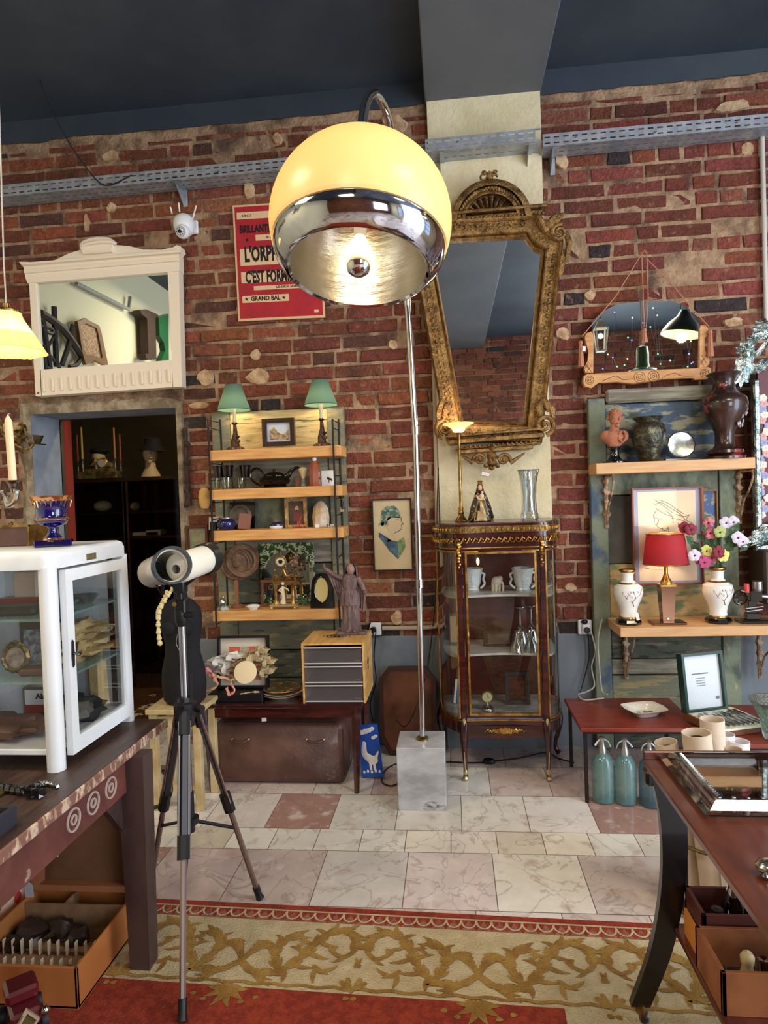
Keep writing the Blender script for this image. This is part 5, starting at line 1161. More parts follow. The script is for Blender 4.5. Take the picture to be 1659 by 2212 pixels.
t,wd,h,c = picture(1091,1460,1146,1530,3.68,'empty dark picture frame standing on the vitrine floor','frame',M('grey_black_frame',(52,50,54),.4),.022,RB,dep=.02,name='picture_frame',glass=False)
t.location.z += max(0,ZS[2]+h/2-t.location.z)+.001
t = vit('blue_book','blue and white book leaning behind the left curved glass, vitrine floor','book',984,3.70,ZS[2]); m = MB(); m.box(-.028,.026,-.006,.006,0,.125,RX(-.15) @ RY(.12)); part('cover',m,M('blue_cover',(62,92,150),.4),t,None); m = MB(); m.box(-.030,-.018,-.008,.008,0,.130,RX(-.15) @ RY(.12)); part('white_spine',m,PAPERT,t,None)
m = MB()
for k in range(9): m.tube([(-.06+.015*k,-.01*(k % 3),.004),(-.05+.015*k,-.012,.012),(-.04+.015*k,-.01*(k % 2),.004)],.0022,5)
solo('lace_doily',m,M('lace_grey',(150,160,160),.6),'crumpled pale lace doily at the front of the vitrine floor','doily',(P(1105,1300,3.54).x,3.54,ZS[2]))
# --- on top of the vitrine
ZV = ZT+.0065
Y = 3.66; s = mm(Y); p = (P(996,1100,Y).x,Y,ZV); t = thing('table_lamp','tall brass column lamp with glowing glass bowl on top of the vitrine','lamp',p)
hh = P(990,925,Y).z-ZV
m = MB(); m.box(-.036,.036,-.036,.036,0,.008,b=.002); m.lathe([(.034,.008),(.030,.016),(.022,.026),(.014,.04),(.017,.05),(.012,.06),(.014,.075),(.009,.085),(.0085,hh*.55),(.0078,hh-.04),(.014,hh-.03),(.02,hh-.02),(0,hh-.02)],20); part('column',m,BRASS,t)
m = MB(); m.lathe([(.012,hh-.028),(.028,hh-.02),(.038,hh-.002),(.062,hh+.014),(.082,hh+.022),(.086,hh+.026),(.080,hh+.024),(.058,hh+.018),(.030,hh+.002)],32); part('glass_bowl',m,M_shade('frosted_glass_bowl',(255,238,200),.3,.5,.25,(255,220,150)),t)
m = MB(); m.sph((0,0,hh+.02),.016,12); part('bulb',m,M('warm_bulb',(255,230,180)),t); lamp('POINT','torchiere_bulb',(p[0],p[1]-.01,p[2]+hh+.055),2.6,WARM,.03)
# figurine of a robed lady
Y = 3.62; s = mm(Y); p = (P(1038,1100,Y).x,Y,ZV); t = thing('madonna_figurine','small crowned figurine in a black and gold cloak on the vitrine','figurine',p)
ROB = M('black_gold_cloak',(24,22,24),.3,c2=(190,150,84),vs=46,mixp=(.56,.60),coat=.3)
m = MB(); m.lathe([(0,0),(26*s,0),(28*s,4*s),(22*s,30*s),(15*s,50*s),(10*s,62*s),(4*s,66*s),(0,66*s)],26,SC(1,.75,1),flute=lambda a,z: .05*math.cos(a*7)); part('cloak',m,ROB,t)
m = MB(); m.lathe([(0,1*s),(15*s,1*s),(11*s,20*s),(7*s,40*s),(5*s,56*s),(0,58*s)],20,T(0,-15*s,0) @ RX(-.12) @ SC(1,.6,1),flute=lambda a,z: .08*math.cos(a*9)); part('gown',m,M('cream_gold_gown',(206,178,124),.4,c2=(150,116,70),vs=30),t)
m = MB(); m.sph((0,-3*s,72*s),6*s,12,sc=(.85,.9,1.1)); part('head',m,M('figurine_skin',(214,170,134),.5),t); m = MB(); m.sph((0,0,73*s),7*s,12,sc=(1,.9,1.1)); m.tube([(-5*s,0,70*s),(-7*s,-1*s,60*s)],2.6*s,6); m.tube([(5*s,0,70*s),(7*s,-1*s,60*s)],2.6*s,6); part('hair',m,M('brown_hair',(74,46,30),.6),t)
m = MB(); lat(m,[(4,78),(5,80),(4,83),(6,87),(0,88)],s,10,flute=lambda a,z: .2*math.cos(a*5)); part('crown',m,GOLD,t)
m = MB(); m.sph((3*s,-12*s,54*s),5*s,10,sc=(1,.8,1.3)); m.sph((4*s,-12*s,62*s),3.2*s,8); m.tube([(-8*s,-8*s,56*s),(-4*s,-14*s,48*s),(4*s,-15*s,47*s)],2*s,6); part('child',m,M('figurine_cream',(226,200,168),.5),t)
for q in (-1,1):
    m = MB(); m.tube(bez([(q*3*s,-13*s,50*s),(q*9*s,-15*s,30*s),(q*17*s,-16*s,10*s),(q*24*s,-14*s,2*s)],6),1.2*s,5); part('gold_hem',m,GOLD,t)
# crystal vase
Y = 3.60; s = mm(Y); p = (P(1143,1100,Y).x,Y,ZV); m = MB()
m.lathe([(0,.004),(.040,0),(.046,.008),(.044,.03),(.038,.055),(.036,.13),(.042,.20),(.058,.262),(.062,.268),(.052,.262),(.034,.20),(.029,.13),(.028,.05),(0,.045)],40,flute=lambda a,z: .05*math.cos(a*6+z*14)); solo('crystal_vase',m,M_pane('vase_crystal',(236,242,246),.2,.05),'tall clear cut crystal vase on the right of the vitrine top','vase',p)
t = thing('price_tag','small white and red price tag hanging from the gilt mirror foot','tag',P(1049,1024,3.76)); m = MB(); m.box(-.025,.025,0,.001,-.013,.013,RY(.25)); part('tag_border',m,M('tag_red',(190,110,120),.6),t,None); m = MB(); m.box(-.022,.022,-.001,0,-.010,.010,RY(.25)); part('tag_face',m,PAPERT,t,None); m = MB(); m.tube([(-.02,0,.01),(-.01,.01,.05)],.0006,4); part('string',m,PAPERT,t)
# ================================================================ right: old blue-green door panels and shelves
t = thing('painted_door_panel','old blue and green peeling door fixed behind the two beech shelves at right','door panel',(1.2,3.9,0))
def zR(py): return P(1420,py,3.9).z
x0 = P(1272,1000,3.9).x; x1 = P(1308,1000,3.9).x; x2 = P(1548,1000,3.9).x; x3 = P(1592,1200,3.9).x
m = MB(); m.box(x0,x1,3.875,3.925,.01,zR(856),b=.004); part('stile',m,M('stile_sage_blue',(116,124,104),.75,c2=(70,88,108),vs=3,mixp=(.52,.6),c3=(188,156,120),vs3=6,mix3=(.64,.68),bump=.35,bs=20),t,None,world=True)
m = MB(); m.box(x1+.005,P(1545,900,3.9).x,3.86,3.90,zR(868),zR(838),b=.012); part('top_rail',m,GREYW,t,.6,world=True)
m = MB(); m.box(x1+.003,x2-.01,3.895,3.93,zR(1010),zR(869),b=.003); part('upper_panel',m,BLU,t,None,world=True)
m = MB(); m.box(x1+.003,x2,3.885,3.93,zR(1066),zR(1012),b=.003); part('middle_rail',m,SAG,t,None,world=True)
m = MB(); m.box(x1+.003,x2,3.905,3.93,zR(1215),zR(1068)); m.v = [p for p in m.v]; part('dark_panel',m,M('chalkboard_dark',(62,62,58),.8,c2=(84,82,74),vs=4),t,None,world=True)
m = MB(); m.box(x1+.003,x2,3.89,3.93,zR(1345),zR(1217),b=.003); part('lower_panel',m,M('bare_wood_green',(196,166,112),.75,c2=(110,130,96),vs=4,st=(1,1,3),mixp=(.50,.58),bump=.3,bs=20,bst=(1,1,5)),t,None,world=True)
for i,(a,b_) in enumerate(((1347,1420),(1422,1455),(1457,1545),(1547,1640))): m = MB(); m.box(x1+.003,x2,3.885+.006*(i % 2),3.93,max(.01,zR(b_)),zR(a)-.003,b=.004); part('board',m,[DGR,GREYW,GRN,DGR][i],t,None,world=True)
m = MB(); m.box(x2+.003,x3,3.875,3.925,.01,zR(1015),b=.004); part('stile',m,SAG,t,None,world=True)
m = MB(); m.box(P(1525,1100,3.88).x,P(1548,1100,3.88).x,3.87,3.90,zR(1180),zR(1045)); 
# cream leg strip at far right edge below the shelf
BEE = M('beech_board',(216,172,124),.45,c2=(196,148,100),vs=5,st=(1,6,9),mixp=(.35,.7))
def bxz(px,py,Y): p = P(px,py,Y); return p.x,p.z
ZU = P(1450,995,3.70).z; ZL = .762
m = MB(); xa = P(1300,1010,3.68).x; xb = P(1632,995,3.68).x; m.box(xa-.03,xb,3.68,3.87,ZU-.058,ZU,b=.003); solo('wall_shelf',m,BEE,'upper beech shelf carrying the terracotta bust and tall dark vase','shelf',((xa+xb)/2,3.78,ZU),'beech shelves at the right',None,world=True)
m = MB(); xa2 = P(1340,1360,3.58).x; m.box(xa2,1.95,3.58,3.87,ZL-.05,ZL,b=.003); solo('wall_shelf',m,BEE,'lower wide beech shelf carrying the red shaded lamp','shelf',(1.4,3.7,ZL),'beech shelves at the right',None,world=True)
RUST = M('rusty_white_iron',(176,150,120),.7,c2=(96,70,54),vs=26)
def bracket(x,z,flip,lab):
    t = thing('shelf_bracket',lab,'shelf bracket',(x,3.87,z),0,None); m = MB()
    m.tube(bez([(0,.0,-.006),(0,.003,-.12),(0,0,-.30)],5),.012,8); m.tube([(0,-.18,-.010),(0,0,-.010)],.007,6); part('arm',m,RUST,t)
    m = MB(); m.tube(bez([(0,-.17,-.012),(.0,-.175,-.05),(0,-.12,-.12),(0,-.06,-.17),(0,-.02,-.25)],6),.006,6)
    for k in range(4): m.sph((0,-.004,-.04-.06*k),.020,8,jit=.7)
    part('scroll_brace',m,RUST,t)
bracket(P(1306,1100,3.87).x+.01,ZU-.058,1,'left cast bracket under the upper beech shelf'); bracket(P(1588,1100,3.8).x+.05,ZU-.058,1,'right bracket rod under the upper beech shelf'); bracket(P(1352,1400,3.87).x,ZL-.05,1,'left cast bracket under the lower beech shelf'); bracket(P(1640,1400,3.87).x,ZL-.05,1,'right bracket rod under the lower beech shelf')
# bust
Y = 3.76; s = mm(Y); p = (P(1328,1000,Y).x,Y,ZU+.0005); t = thing('bust','terracotta bust of a curly haired youth on a black pedestal','bust',p)
TER = M('terracotta',(186,122,92),.8,c2=(150,92,68),vs=14,bump=.3,bs=60)
m = MB(); lat(m,[(0,0),(24,0),(24,3),(15,6),(10,14),(9,26),(13,32),(14,34),(0,34)],s,28); part('pedestal',m,BLKW,t)
m = MB(); m.sph((0,0,54*s),27*s,18,sc=(1.05,.6,.62)); m.sph((-16*s,0,56*s),13*s,12); m.sph((17*s,0,56*s),13*s,12); m.lathe([(0,33*s),(10*s,33*s),(20*s,44*s),(0,50*s)],16,SC(1,.7,1)); m.tube([(0,0,62*s),(2*s,-2*s,84*s)],[11*s,8*s],14); m.sph((2*s,-3*s,93*s),14*s,18,sc=(.85,1,1.15))
m.sph((8*s,-15*s,91*s),2.6*s,8,sc=(.8,1,1.6)); m.sph((5*s,-14*s,83*s),2.2*s,8,sc=(1.6,.8,.6)); m.sph((5*s,-13*s,77*s),4*s,8); part('head_and_shoulders',m,TER,t)
m = MB()
for k in range(46):
    a = random.uniform(0,2*PI); e = random.uniform(.1,1.5); d = Vector((math.cos(a)*math.cos(e),math.sin(a)*math.cos(e),math.sin(e)))
    if d.y < -.35 and d.z < .55: continue
    m.sph((2*s+d.x*13*s,-1*s+d.y*14*s,92*s+d.z*17*s),4.4*s,7,jit=.7)
part('curls',m,TER,t)
m = MB()
for k in range(9): a = random.uniform(0,2*PI); m.tube([(13*s+6*s*math.cos(a),-14*s,54*s+10*s*math.sin(a)),(13*s+8*s*math.cos(a+.9),-16*s,54*s+13*s*math.sin(a+.9))],2.2*s,6)
part('drapery',m,TER,t)
pot(1402,998,3.76,[(0,0),(17,0),(19,3),(28,28),(34,50),(35,64),(31,76),(24,82),(25,86),(30,91),(29,93),(23,88),(20,82),(0,78)],M('dark_bronze_vase',(62,60,50),.22,.6,c2=(110,106,84),vs=26,mixp=(.5,.66),bump=.5,bs=34),'bronze_vase','squat dark bronze vase with raised decoration beside the bust','vase',ZU+.0005,36)
t = thing('silver_plate','round silver plate propped on a dark stand, upper beech shelf','plate',(P(1474,990,3.78).x,3.78,ZU+.0005)); s = mm(3.78)
m = MB(); m.box(-36*s,36*s,-.02,.02,0,5*s,b=.002); part('stand',m,BLKW,t,None)
m = MB(); m.lathe([(27*s,.002),(28*s,-.002),(26*s,-.006),(20*s,-.002),(0,-.002)],40,T(-2*s,0,33*s) @ RX(-.15) @ RX(PI/2) @ SC(1,1,-1),flute=lambda a,z: .015*math.cos(a*12)); m.f = [f[::-1] for f in m.f]; part('plate_disc',m,SILVER,t)
pot(1567,990,3.76,[(0,0),(38,0),(38,5),(30,8),(36,12),(34,18),(24,22),(19,30),(18,42),(20,56),(30,76),(42,94),(45,112),(42,124),(30,134),(22,142),(20,156),(25,168),(34,174),(32,176),(22,170),(16,158),(0,158)],M('dark_cloisonne',(60,36,32),.3,c2=(30,20,18),vs=6,coat=.5,c3=(140,60,56),vs3=6,mix3=(.58,.62)),'tall_vase','tall dark red brown baluster vase on a black foot at the shelf end','vase',ZU+.0005,40)
t = bpy.data.objects['tall_vase']; s = mm(3.76)
m = MB()
for k in range(26): a = random.uniform(-1.1,.1); z = random.uniform(66,122); r = (30+12*math.sin((z-66)/56*PI*.8))*s; m.sph((r*math.cos(a),r*math.sin(a),z*s),random.uniform(3,6)*s,6,sc=(.5,.5,1),jit=.6)
q = build('raised_blossom',m,M('pearl_inlay',(190,196,206),.3,c2=(120,110,110),vs=40),SM); q.parent = t
# classical head drawing
t,wd,h,c = picture(1364,1055,1522,1262,3.80,'pencil drawing of a winged head in profile, thin reddish frame behind the lamp','picture',M('reddish_frame',(128,66,44),.35),.010,M('blue_mat',(146,150,176),.8),dep=.018)
Yq = 3.80; t.rotation_euler = (0,0,0)
m = MB(); m.box(-wd/2+.034,wd/2-.034,.0095,.0108,-h/2+.022,h/2-.022); part('drawing_sheet',m,M('drawing_paper',(222,206,178),.8,c2=(212,196,170),vs=3),t,None)
GRH = M('graphite',(104,98,94),.8)
strokes(t,GRH,[[(1420,1102),(1412,1116),(1424,1122),(1420,1136),(1430,1142),(1432,1140),(1434,1146),(1440,1146),(1444,1140)],[(1412,1116),(1416,1124),(1414,1132),(1422,1134)],[(1444,1138),(1446,1150),(1440,1162)],[(1466,1130),(1472,1146),(1480,1160)],[(1416,1090),(1430,1086),(1450,1098),(1470,1110),(1482,1124)],[(1418,1098),(1436,1110),(1454,1116)],[(1416,1080),(1436,1094),(1454,1108)],[(1426,1080),(1446,1088),(1462,1100),(1478,1110)],[(1450,1120),(1468,1122),(1486,1130),(1478,1140),(1488,1146)],[(1462,1112),(1480,1116),(1490,1112),(1484,1124),(1496,1130),(1484,1136)],[(1426,1122),(1432,1120)],[(1440,1104),(1452,1114),(1456,1130)],[(1394,1229),(1404,1228)],[(1408,1230),(1432,1230)]],Yq,c,.0013,.0086)
# small painting behind
t,wd,h,c = picture(1516,1058,1552,1154,3.85,'painting of a blue clad figure half hidden behind the framed drawing','picture',M('bronze_frame2',(110,76,44),.4,.4),.010,M('blue_painting',(70,96,140),.6,c2=(170,150,120),vs=12,mixp=(.5,.55),c3=(60,120,96),vs3=10,mix3=(.55,.6)),dep=.015)
# red lamp
Y = 3.68; s = mm(Y); p = (P(1440,1300,Y).x,Y,ZL+.0005); t = thing('table_lamp','lamp with deep red drum shade and mirrored tapering base','lamp',p)
BRM = M('bronze_mirror',(122,90,70),.08,.95); hb = P(1440,1218,Y).z-ZL; ht = P(1440,1153,Y).z-ZL
m = MB(); m.box(-34*s,34*s,-.05,.05,0,5*s,b=.002); part('base_plate',m,BRM,t,.6)
m = MB(); a0,a1 = 11*s,15*s; z0,z1 = 5*s,80*s; m.add([(-a0,-a0,z0),(a0,-a0,z0),(a0,a0,z0),(-a0,a0,z0),(-a1,-a1,z1),(a1,-a1,z1),(a1,a1,z1),(-a1,a1,z1)],[(0,1,5,4),(1,2,6,5),(2,3,7,6),(3,0,4,7),(4,5,6,7),(3,2,1,0)]); part('mirrored_column',m,BRM,t,None)
m = MB(); m.box(-a1*1.06,a1*1.06,-a1*1.06,a1*1.06,79*s,83*s); lat(m,[(12,83),(11,90),(7,96),(4,106),(4,hb/s+8),(0,hb/s+8)],s,18); part('gold_neck',m,GOLD,t)
m = MB(); m.lathe([(45*s,hb),(37*s,ht)],40); sh = part('lamp_shade',m,M_shade('crimson_shade',(142,24,38),.7,.12),t)
m = MB(); m.tube([(45*s*math.cos(a),45*s*math.sin(a),hb) for a in [2*PI*k/36 for k in range(36)]],.0032,6,closed=True); part('gold_trim',m,GOLD,sh); m = MB(); m.tube([(37*s*math.cos(a),37*s*math.sin(a),ht) for a in [2*PI*k/36 for k in range(36)]],.0032,6,closed=True); part('gold_trim',m,GOLD,sh)
m = MB(); m.sph((0,0,hb+.05),.022,12); part('bulb',m,M('warm_bulb',(255,230,180)),t); lamp('POINT','red_lamp_bulb',(p[0],p[1],ZL+hb+.10),2.2,WARM,.03)
m = MB(); m.sph((-2*s,-a0-.003,12*s),3*s,8); part('white_switch',m,WHITEP,t)
# pair of chinese vases
VW = M('white_vase_glaze',(236,234,228),.1,coat=.6); BRN = M('branch_paint',(96,60,46),.5)
def chvase(px,Y,lab):
    s = mm(Y)*.98; p = (P(px,1300,Y).x,Y,ZL+.0005); t = thing('porcelain_vase',lab,'vase',p,0,'pair of white branch painted vases')
    m = MB(); lat(m,[(0,0),(25,0),(27,5),(24,10),(20,12),(0,12)],s,8,RZ(.39)); part('black_foot',m,BLKW,t,.3)
    m = MB(); lat(m,[(0,12),(18,12),(17,24),(20,38),(28,56),(31,68),(29,80),(18,88),(12,94),(12,106),(16,114),(15,114),(11,106),(0,100)],s,36); b_ = part('body',m,VW,t)
    m = MB(); lat(m,[(17,11),(19,13),(18.4,16),(17,17)],s,30); lat(m,[(20.5,86),(19,88),(16,90),(14,91)],s,30); lat(m,[(14.5,111),(17.5,114.5),(17,117),(13,116)],s,30); part('gold_band',m,GOLD,t)
    def on(a,z): r = ((20+11*math.sin(max(0,min(1,(z-38)/50))*PI*.62)))*s*1.02+.0008; return (r*math.sin(a),-r*math.cos(a),z*s)
    m = MB(); m.tube([on(.3,40),on(.1,50),on(.3,60),on(.1,74)],.0016,5); m.tube([on(.1,50),on(-.35,58),on(-.6,72)],.0013,5); m.tube([on(.3,58),on(.65,66),on(.8,78)],.0013,5); m.tube([on(-.35,58),on(-.2,70)],.001,5); part('painted_branch',m,BRN,b_)
    m = MB(); [m.sph(on(a,z),.006,7,sc=(1,.4,1),jit=.5) for a,z in ((-.1,66),(.2,70),(0,72),(.5,72),(-.5,68),(.05,62))]; part('painted_blossom',m,M('pale_pink_blossom',(214,190,184),.4),b_)
    return t
chvase(1357,3.69,'white branch painted vase with gold rims standing left of the red lamp'); tv = chvase(1551,3.69,'white branch painted vase right of the red lamp holding a bouquet')
m = MB(); m.box(-.008,.008,-.001,.001,-.02,.02,RY(-.2)); solo('price_tag',m,PAPERT,'white tag propped against the foot of the left painted vase','tag',P(1377,1332,3.62),smooth=None)
# bouquet
t = thing('bouquet','bouquet of red, pink and yellow pansies with leaves in the right vase','flowers',(tv.location.x,tv.location.y,ZL+114*mm(3.69)))
LEAF = M('bouquet_leaf',(58,92,62),.55,c2=(90,120,80),vs=20); STM = M('stem_green',(74,100,60),.6)
m = MB(); m2 = MB(); s = mm(3.69); base_ = Vector((tv.location.x,tv.location.y,ZL+112*s))
def pt(px,py,dy=0): return P(px,py,3.66+dy)
leafp = [(1490,1166),(1500,1178),(1512,1160),(1530,1172),(1545,1186),(1560,1150),(1575,1165),(1590,1140),(1600,1155),(1498,1140),(1520,1140),(1540,1155),(1500,1200),(1575,1180),(1590,1172),(1610,1182),(1535,1200),(1556,1128),(1508,1190),(1524,1188),(1566,1196),(1580,1150),(1548,1170)]
for k,(x,y) in enumerate(leafp):
    dy = random.uniform(-.06,.05); c_ = pt(x,y,dy); d = (c_-base_).normalized(); sd = d.cross(Vector((random.uniform(-1,1),1,random.uniform(-.6,.6)))).normalized()
    L = random.uniform(.042,.068); w_ = L*.42; nn = sd.cross(d)*.008
    m.add([c_-d*L*.6,c_-d*L*.1+sd*w_,c_+d*L*.6,c_-d*L*.1-sd*w_,c_+nn],[(0,1,4),(1,2,4),(2,3,4),(3,0,4)]); m2.tube(bez([base_,base_.lerp(c_,.5)+Vector((0,0,.01)),c_],4),.0014,5)
part('leaves',m,LEAF,t,world=True,smooth=None,kind='stuff'); part('stems',m2,STM,t,world=True,kind='stuff')
fl2 = [((1492,1144),'r'),((1478,1140),'r'),((1534,1152),'p'),((1530,1130),'p'),((1555,1150),'g'),((1526,1190),'y'),((1562,1200),'y'),((1538,1206),'p'),((1500,1200),'w'),((1568,1130),'w'),((1594,1162),'w'),((1522,1215),'m'),((1584,1128),'w'),((1552,1192),'r'),((1604,1170),'w'),((1512,1208),'p')]
FC = dict(r=M('petal_crimson',(130,30,50),.6),p=M('petal_pink',(198,120,124),.6,c2=(150,50,70),vs=50),y=M('petal_yellow',(226,220,120),.6),g=M('petal_green_yellow',(170,180,110),.6),w=M('petal_lilac',(216,204,222),.6),m=M('petal_magenta',(180,60,110),.6))
for (xy,k) in fl2:
    c_ = pt(*xy,dy=random.uniform(-.07,-.02)); m = MB()
    for j in range(5): a = j*2*PI/5+.3; m.sph((c_.x+.016*math.cos(a),c_.y,c_.z+.016*math.sin(a)),.0175,8,sc=(1,.35,1),jit=.4)
    f = part('flower',m,FC[k],t,world=True); m = MB(); m.sph((c_.x,c_.y-.005,c_.z),.005,8); part('flower_eye',m,M('eye_dark',(60,24,40),.6),f,world=True)
# toy sewing machine / grinder
Y = 3.68; s = mm(Y); p = (P(1622,1300,Y).x,Y,ZL+.0005); t = thing('model_machine','small black hand cranked model machine with red spool and spoked wheel','machine',p)
m = MB(); m.box(-26*s,44*s,-.05,.05,0,6*s,b=.003); part('bed_plate',m,BLKW,t,.6); m = MB(); m.box(-12*s,16*s,-.02,.02,6*s,20*s,b=.004); m.box(-8*s,8*s,-.018,.018,20*s,46*s,b=.003); m.box(-4*s,20*s,-.02,.02,44*s,66*s,b=.003); part('body',m,BLKW,t,.6)
m = MB(); W_c = (-22*s,-.01,52*s); m.tube([(W_c[0]+14*s*math.cos(a),W_c[1],W_c[2]+14*s*math.sin(a)) for a in [2*PI*k/24 for k in range(24)]],2*s,8,closed=True)
for k in range(6): a = k*PI/3; m.cyl(W_c,(W_c[0]+14*s*math.cos(a),W_c[1],W_c[2]+14*s*math.sin(a)),1.3*s,n=6)
m.cyl((W_c[0],-.02,W_c[2]),(W_c[0],.02,W_c[2]),5*s,n=12); part('spoked_wheel',m,BLKW,t); m = MB(); lat(m,[(0,62),(6,62),(5,80),(0,80)],s,14,T(-8*s,0,0)); part('red_spool',m,M('spool_red',(206,70,70),.4),t)
m = MB(); lat(m,[(8,64),(10,68),(9,84),(11,86),(0,86)],s,18,T(14*s,0,0)); m.cyl((18*s,0,54*s),(34*s,0,52*s),4*s,6*s,12); part('steel_cup',m,STEEL,t); m = MB(); m.cyl((-14*s,-.02,30*s),(20*s,-.024,34*s),1.6*s,n=6); m.cyl((-12*s,-.02,24*s),(18*s,-.024,28*s),1.6*s,n=6); part('rods',m,STEEL,t)
# venetian mirror at the right edge
Yv = 3.80; t = thing('etched_venetian_mirror','dark red flower painted panel in a cut mirror glass frame, right edge','mirror',P(1668,950,YW))
MIRC = M('cut_mirror_glass',(206,222,222),.08,.95,c2=(120,140,140),vs=26,mixp=(.4,.6),bump=.6,bs=40)
xp = P(1628,1000,Yv).x; zt_ = P(1640,820,Yv).z; zb_ = P(1640,1180,Yv).z
m = MB(); m.box(xp,xp+.034,Yv-.02,Yv+.03,zb_,zt_,b=.008); m.box(xp+.50,xp+.534,Yv-.02,Yv+.03,zb_,zt_,b=.008); m.box(xp,xp+.534,Yv-.015,Yv+.03,zb_-.03,zb_+.01,b=.006); part('glass_rod_frame',m,MIRC,t,.6,world=True)
m = MB(); m.box(xp+.03,xp+.51,Yv,Yv+.02,zb_,zt_+.06); part('red_panel',m,M('deep_red_panel',(88,26,38),.35),t,None,world=True)
m = MB(); 
def leafy(cx,cy,rx,rz,rot):
    c_ = P(cx,cy,Yv-.03); vs = [(rx*math.cos(a)*(1+.16*math.cos(a*9)),0,rz*math.sin(a)*(1+.16*math.cos(a*9))) for a in [2*PI*i/36 for i in range(36)]]; k = len(vs)
    m.add([(0,-.02,0)]+vs,[(0,1+i,1+(i+1) % k) for i in range(k)],T(*c_) @ RY(rot))
leafy(1606,795,.048,.095,.25); leafy(1612,755,.05,.04,0); leafy(1625,735,.03,.03,.3); leafy(1648,700,.04,.03,.2); leafy(1650,715,.06,.05,0); leafy(1645,790,.06,.03,-.4); leafy(1650,1150,.09,.035,-.5); leafy(1655,1168,.08,.025,-.2)
m.tube(bez([P(1600,765,Yv-.02),P(1610,752,Yv-.03),P(1632,765,Yv-.04),P(1652,745,Yv-.04),P(1675,720,Yv-.03)],6),.018,8,flat=.6); m.sph(P(1613,765,Yv-.04),.026,10,jit=.4); part('leaf_crest',m,MIRC,t,world=True,smooth=.5)
for k in range(22):
    c_ = P(1652+random.uniform(-10,8),860+k*12,Yv-.006); m = MB(); n5 = 5
    for j in range(n5): a = j*2*PI/n5+k; m.sph((c_.x+.012*math.cos(a),c_.y,c_.z+.012*math.sin(a)),.0115,6,sc=(1,.25,1))
    part('painted_flower',m,M(['petal_white','petal_rose','petal_blue'][k % 3],[(226,214,200),(206,160,160),(150,156,196)][k % 3],.5),t,world=True)
m = MB(); m.box(P(1632,1190,3.8).x,1.85,3.70,3.9,P(1640,1300,3.8).z,P(1640,1185,3.8).z,b=.01); solo('hanging_bin',m,M('dark_brown_metal',(62,48,38),.5),'dark brown box fixed below the flower painted mirror at the right edge','box',(1.8,3.8,1.35),world=True)
# ================================================================ low red table, dish, siphons
RT = M('red_laminate',(136,54,38),.3,c2=(112,42,30),vs=4,st=(1,5,1),coat=.2)
def lowtable(x0,x1,y0,y1,z,lab,foot=True):
    t = thing('low_table',lab,'table',((x0+x1)/2,(y0+y1)/2,0)); m = MB(); m.box(x0,x1,y0,y1,z-.02,z,b=.003); part('tabletop',m,RT,t,None,world=True)
    m = MB(); m.box(x0+.02,x1-.02,y0+.02,y0+.035,z-.035,z-.02); m.box(x0+.02,x1-.02,y1-.035,y1-.02,z-.035,z-.02); part('frame',m,IRON,t,None,world=True)
    for x in (x0+.025,x1-.025):
        for y in (y0+.025,y1-.025): m = MB(); m.box(x-.008,x+.008,y-.008,y+.008,0,z-.02); part('leg',m,IRON,t,None,world=True)
    return t
lowtable(.575,1.125,3.205,3.67,.365,'low red topped table with thin black legs before the painted door')
lowtable(1.16,1.85,2.98,3.52,.375,'second low red topped table carrying the open cutlery case')
t = thing('porcelain_dish','square white flower painted porcelain dish on the red table','dish',(P(1388,1500,3.42).x,3.40,.3655)); m = MB()
def sq(a,r,p=4): c_,s2 = abs(math.cos(a)),abs(math.sin(a)); return r/((c_**p+s2**p)**(1/p))
prof = [(.052,0),(.056,.004),(.075,.026),(.098,.034),(.100,.037),(.094,.036),(.072,.030),(.05,.010),(0,.008)]; n_ = 40
vs = [(sq(a,r)*math.cos(a)*(1+.03*math.cos(8*a)),sq(a,r)*math.sin(a)*.85,z) for r,z in prof for a in [2*PI*i/n_ for i in range(n_)]]
m.add(vs,[(k*n_+i,k*n_+(i+1) % n_,(k+1)*n_+(i+1) % n_,(k+1)*n_+i) for k in range(len(prof)-1) for i in range(n_)]+[tuple(range(n_))[::-1]],RZ(.25)); part('bowl',m,PORC,t)
m = MB(); [m.sph((random.uniform(-.03,.045),random.uniform(-.03,.03),.0115),random.uniform(.006,.012),8,sc=(1,1,.12)) for k in range(14)]; part('flower_decoration',m,M('dish_decor',(150,134,96),.5,c2=(120,140,110),vs=80),t)
SG = M('siphon_glass',(118,156,156),.06,alpha=.62,coat=.6,c2=(92,136,140),vs=9); SG2 = M('siphon_glass_blue',(66,98,114),.06,alpha=.72,coat=.6)
TIN = M('siphon_tin',(176,178,176),.35,.8)
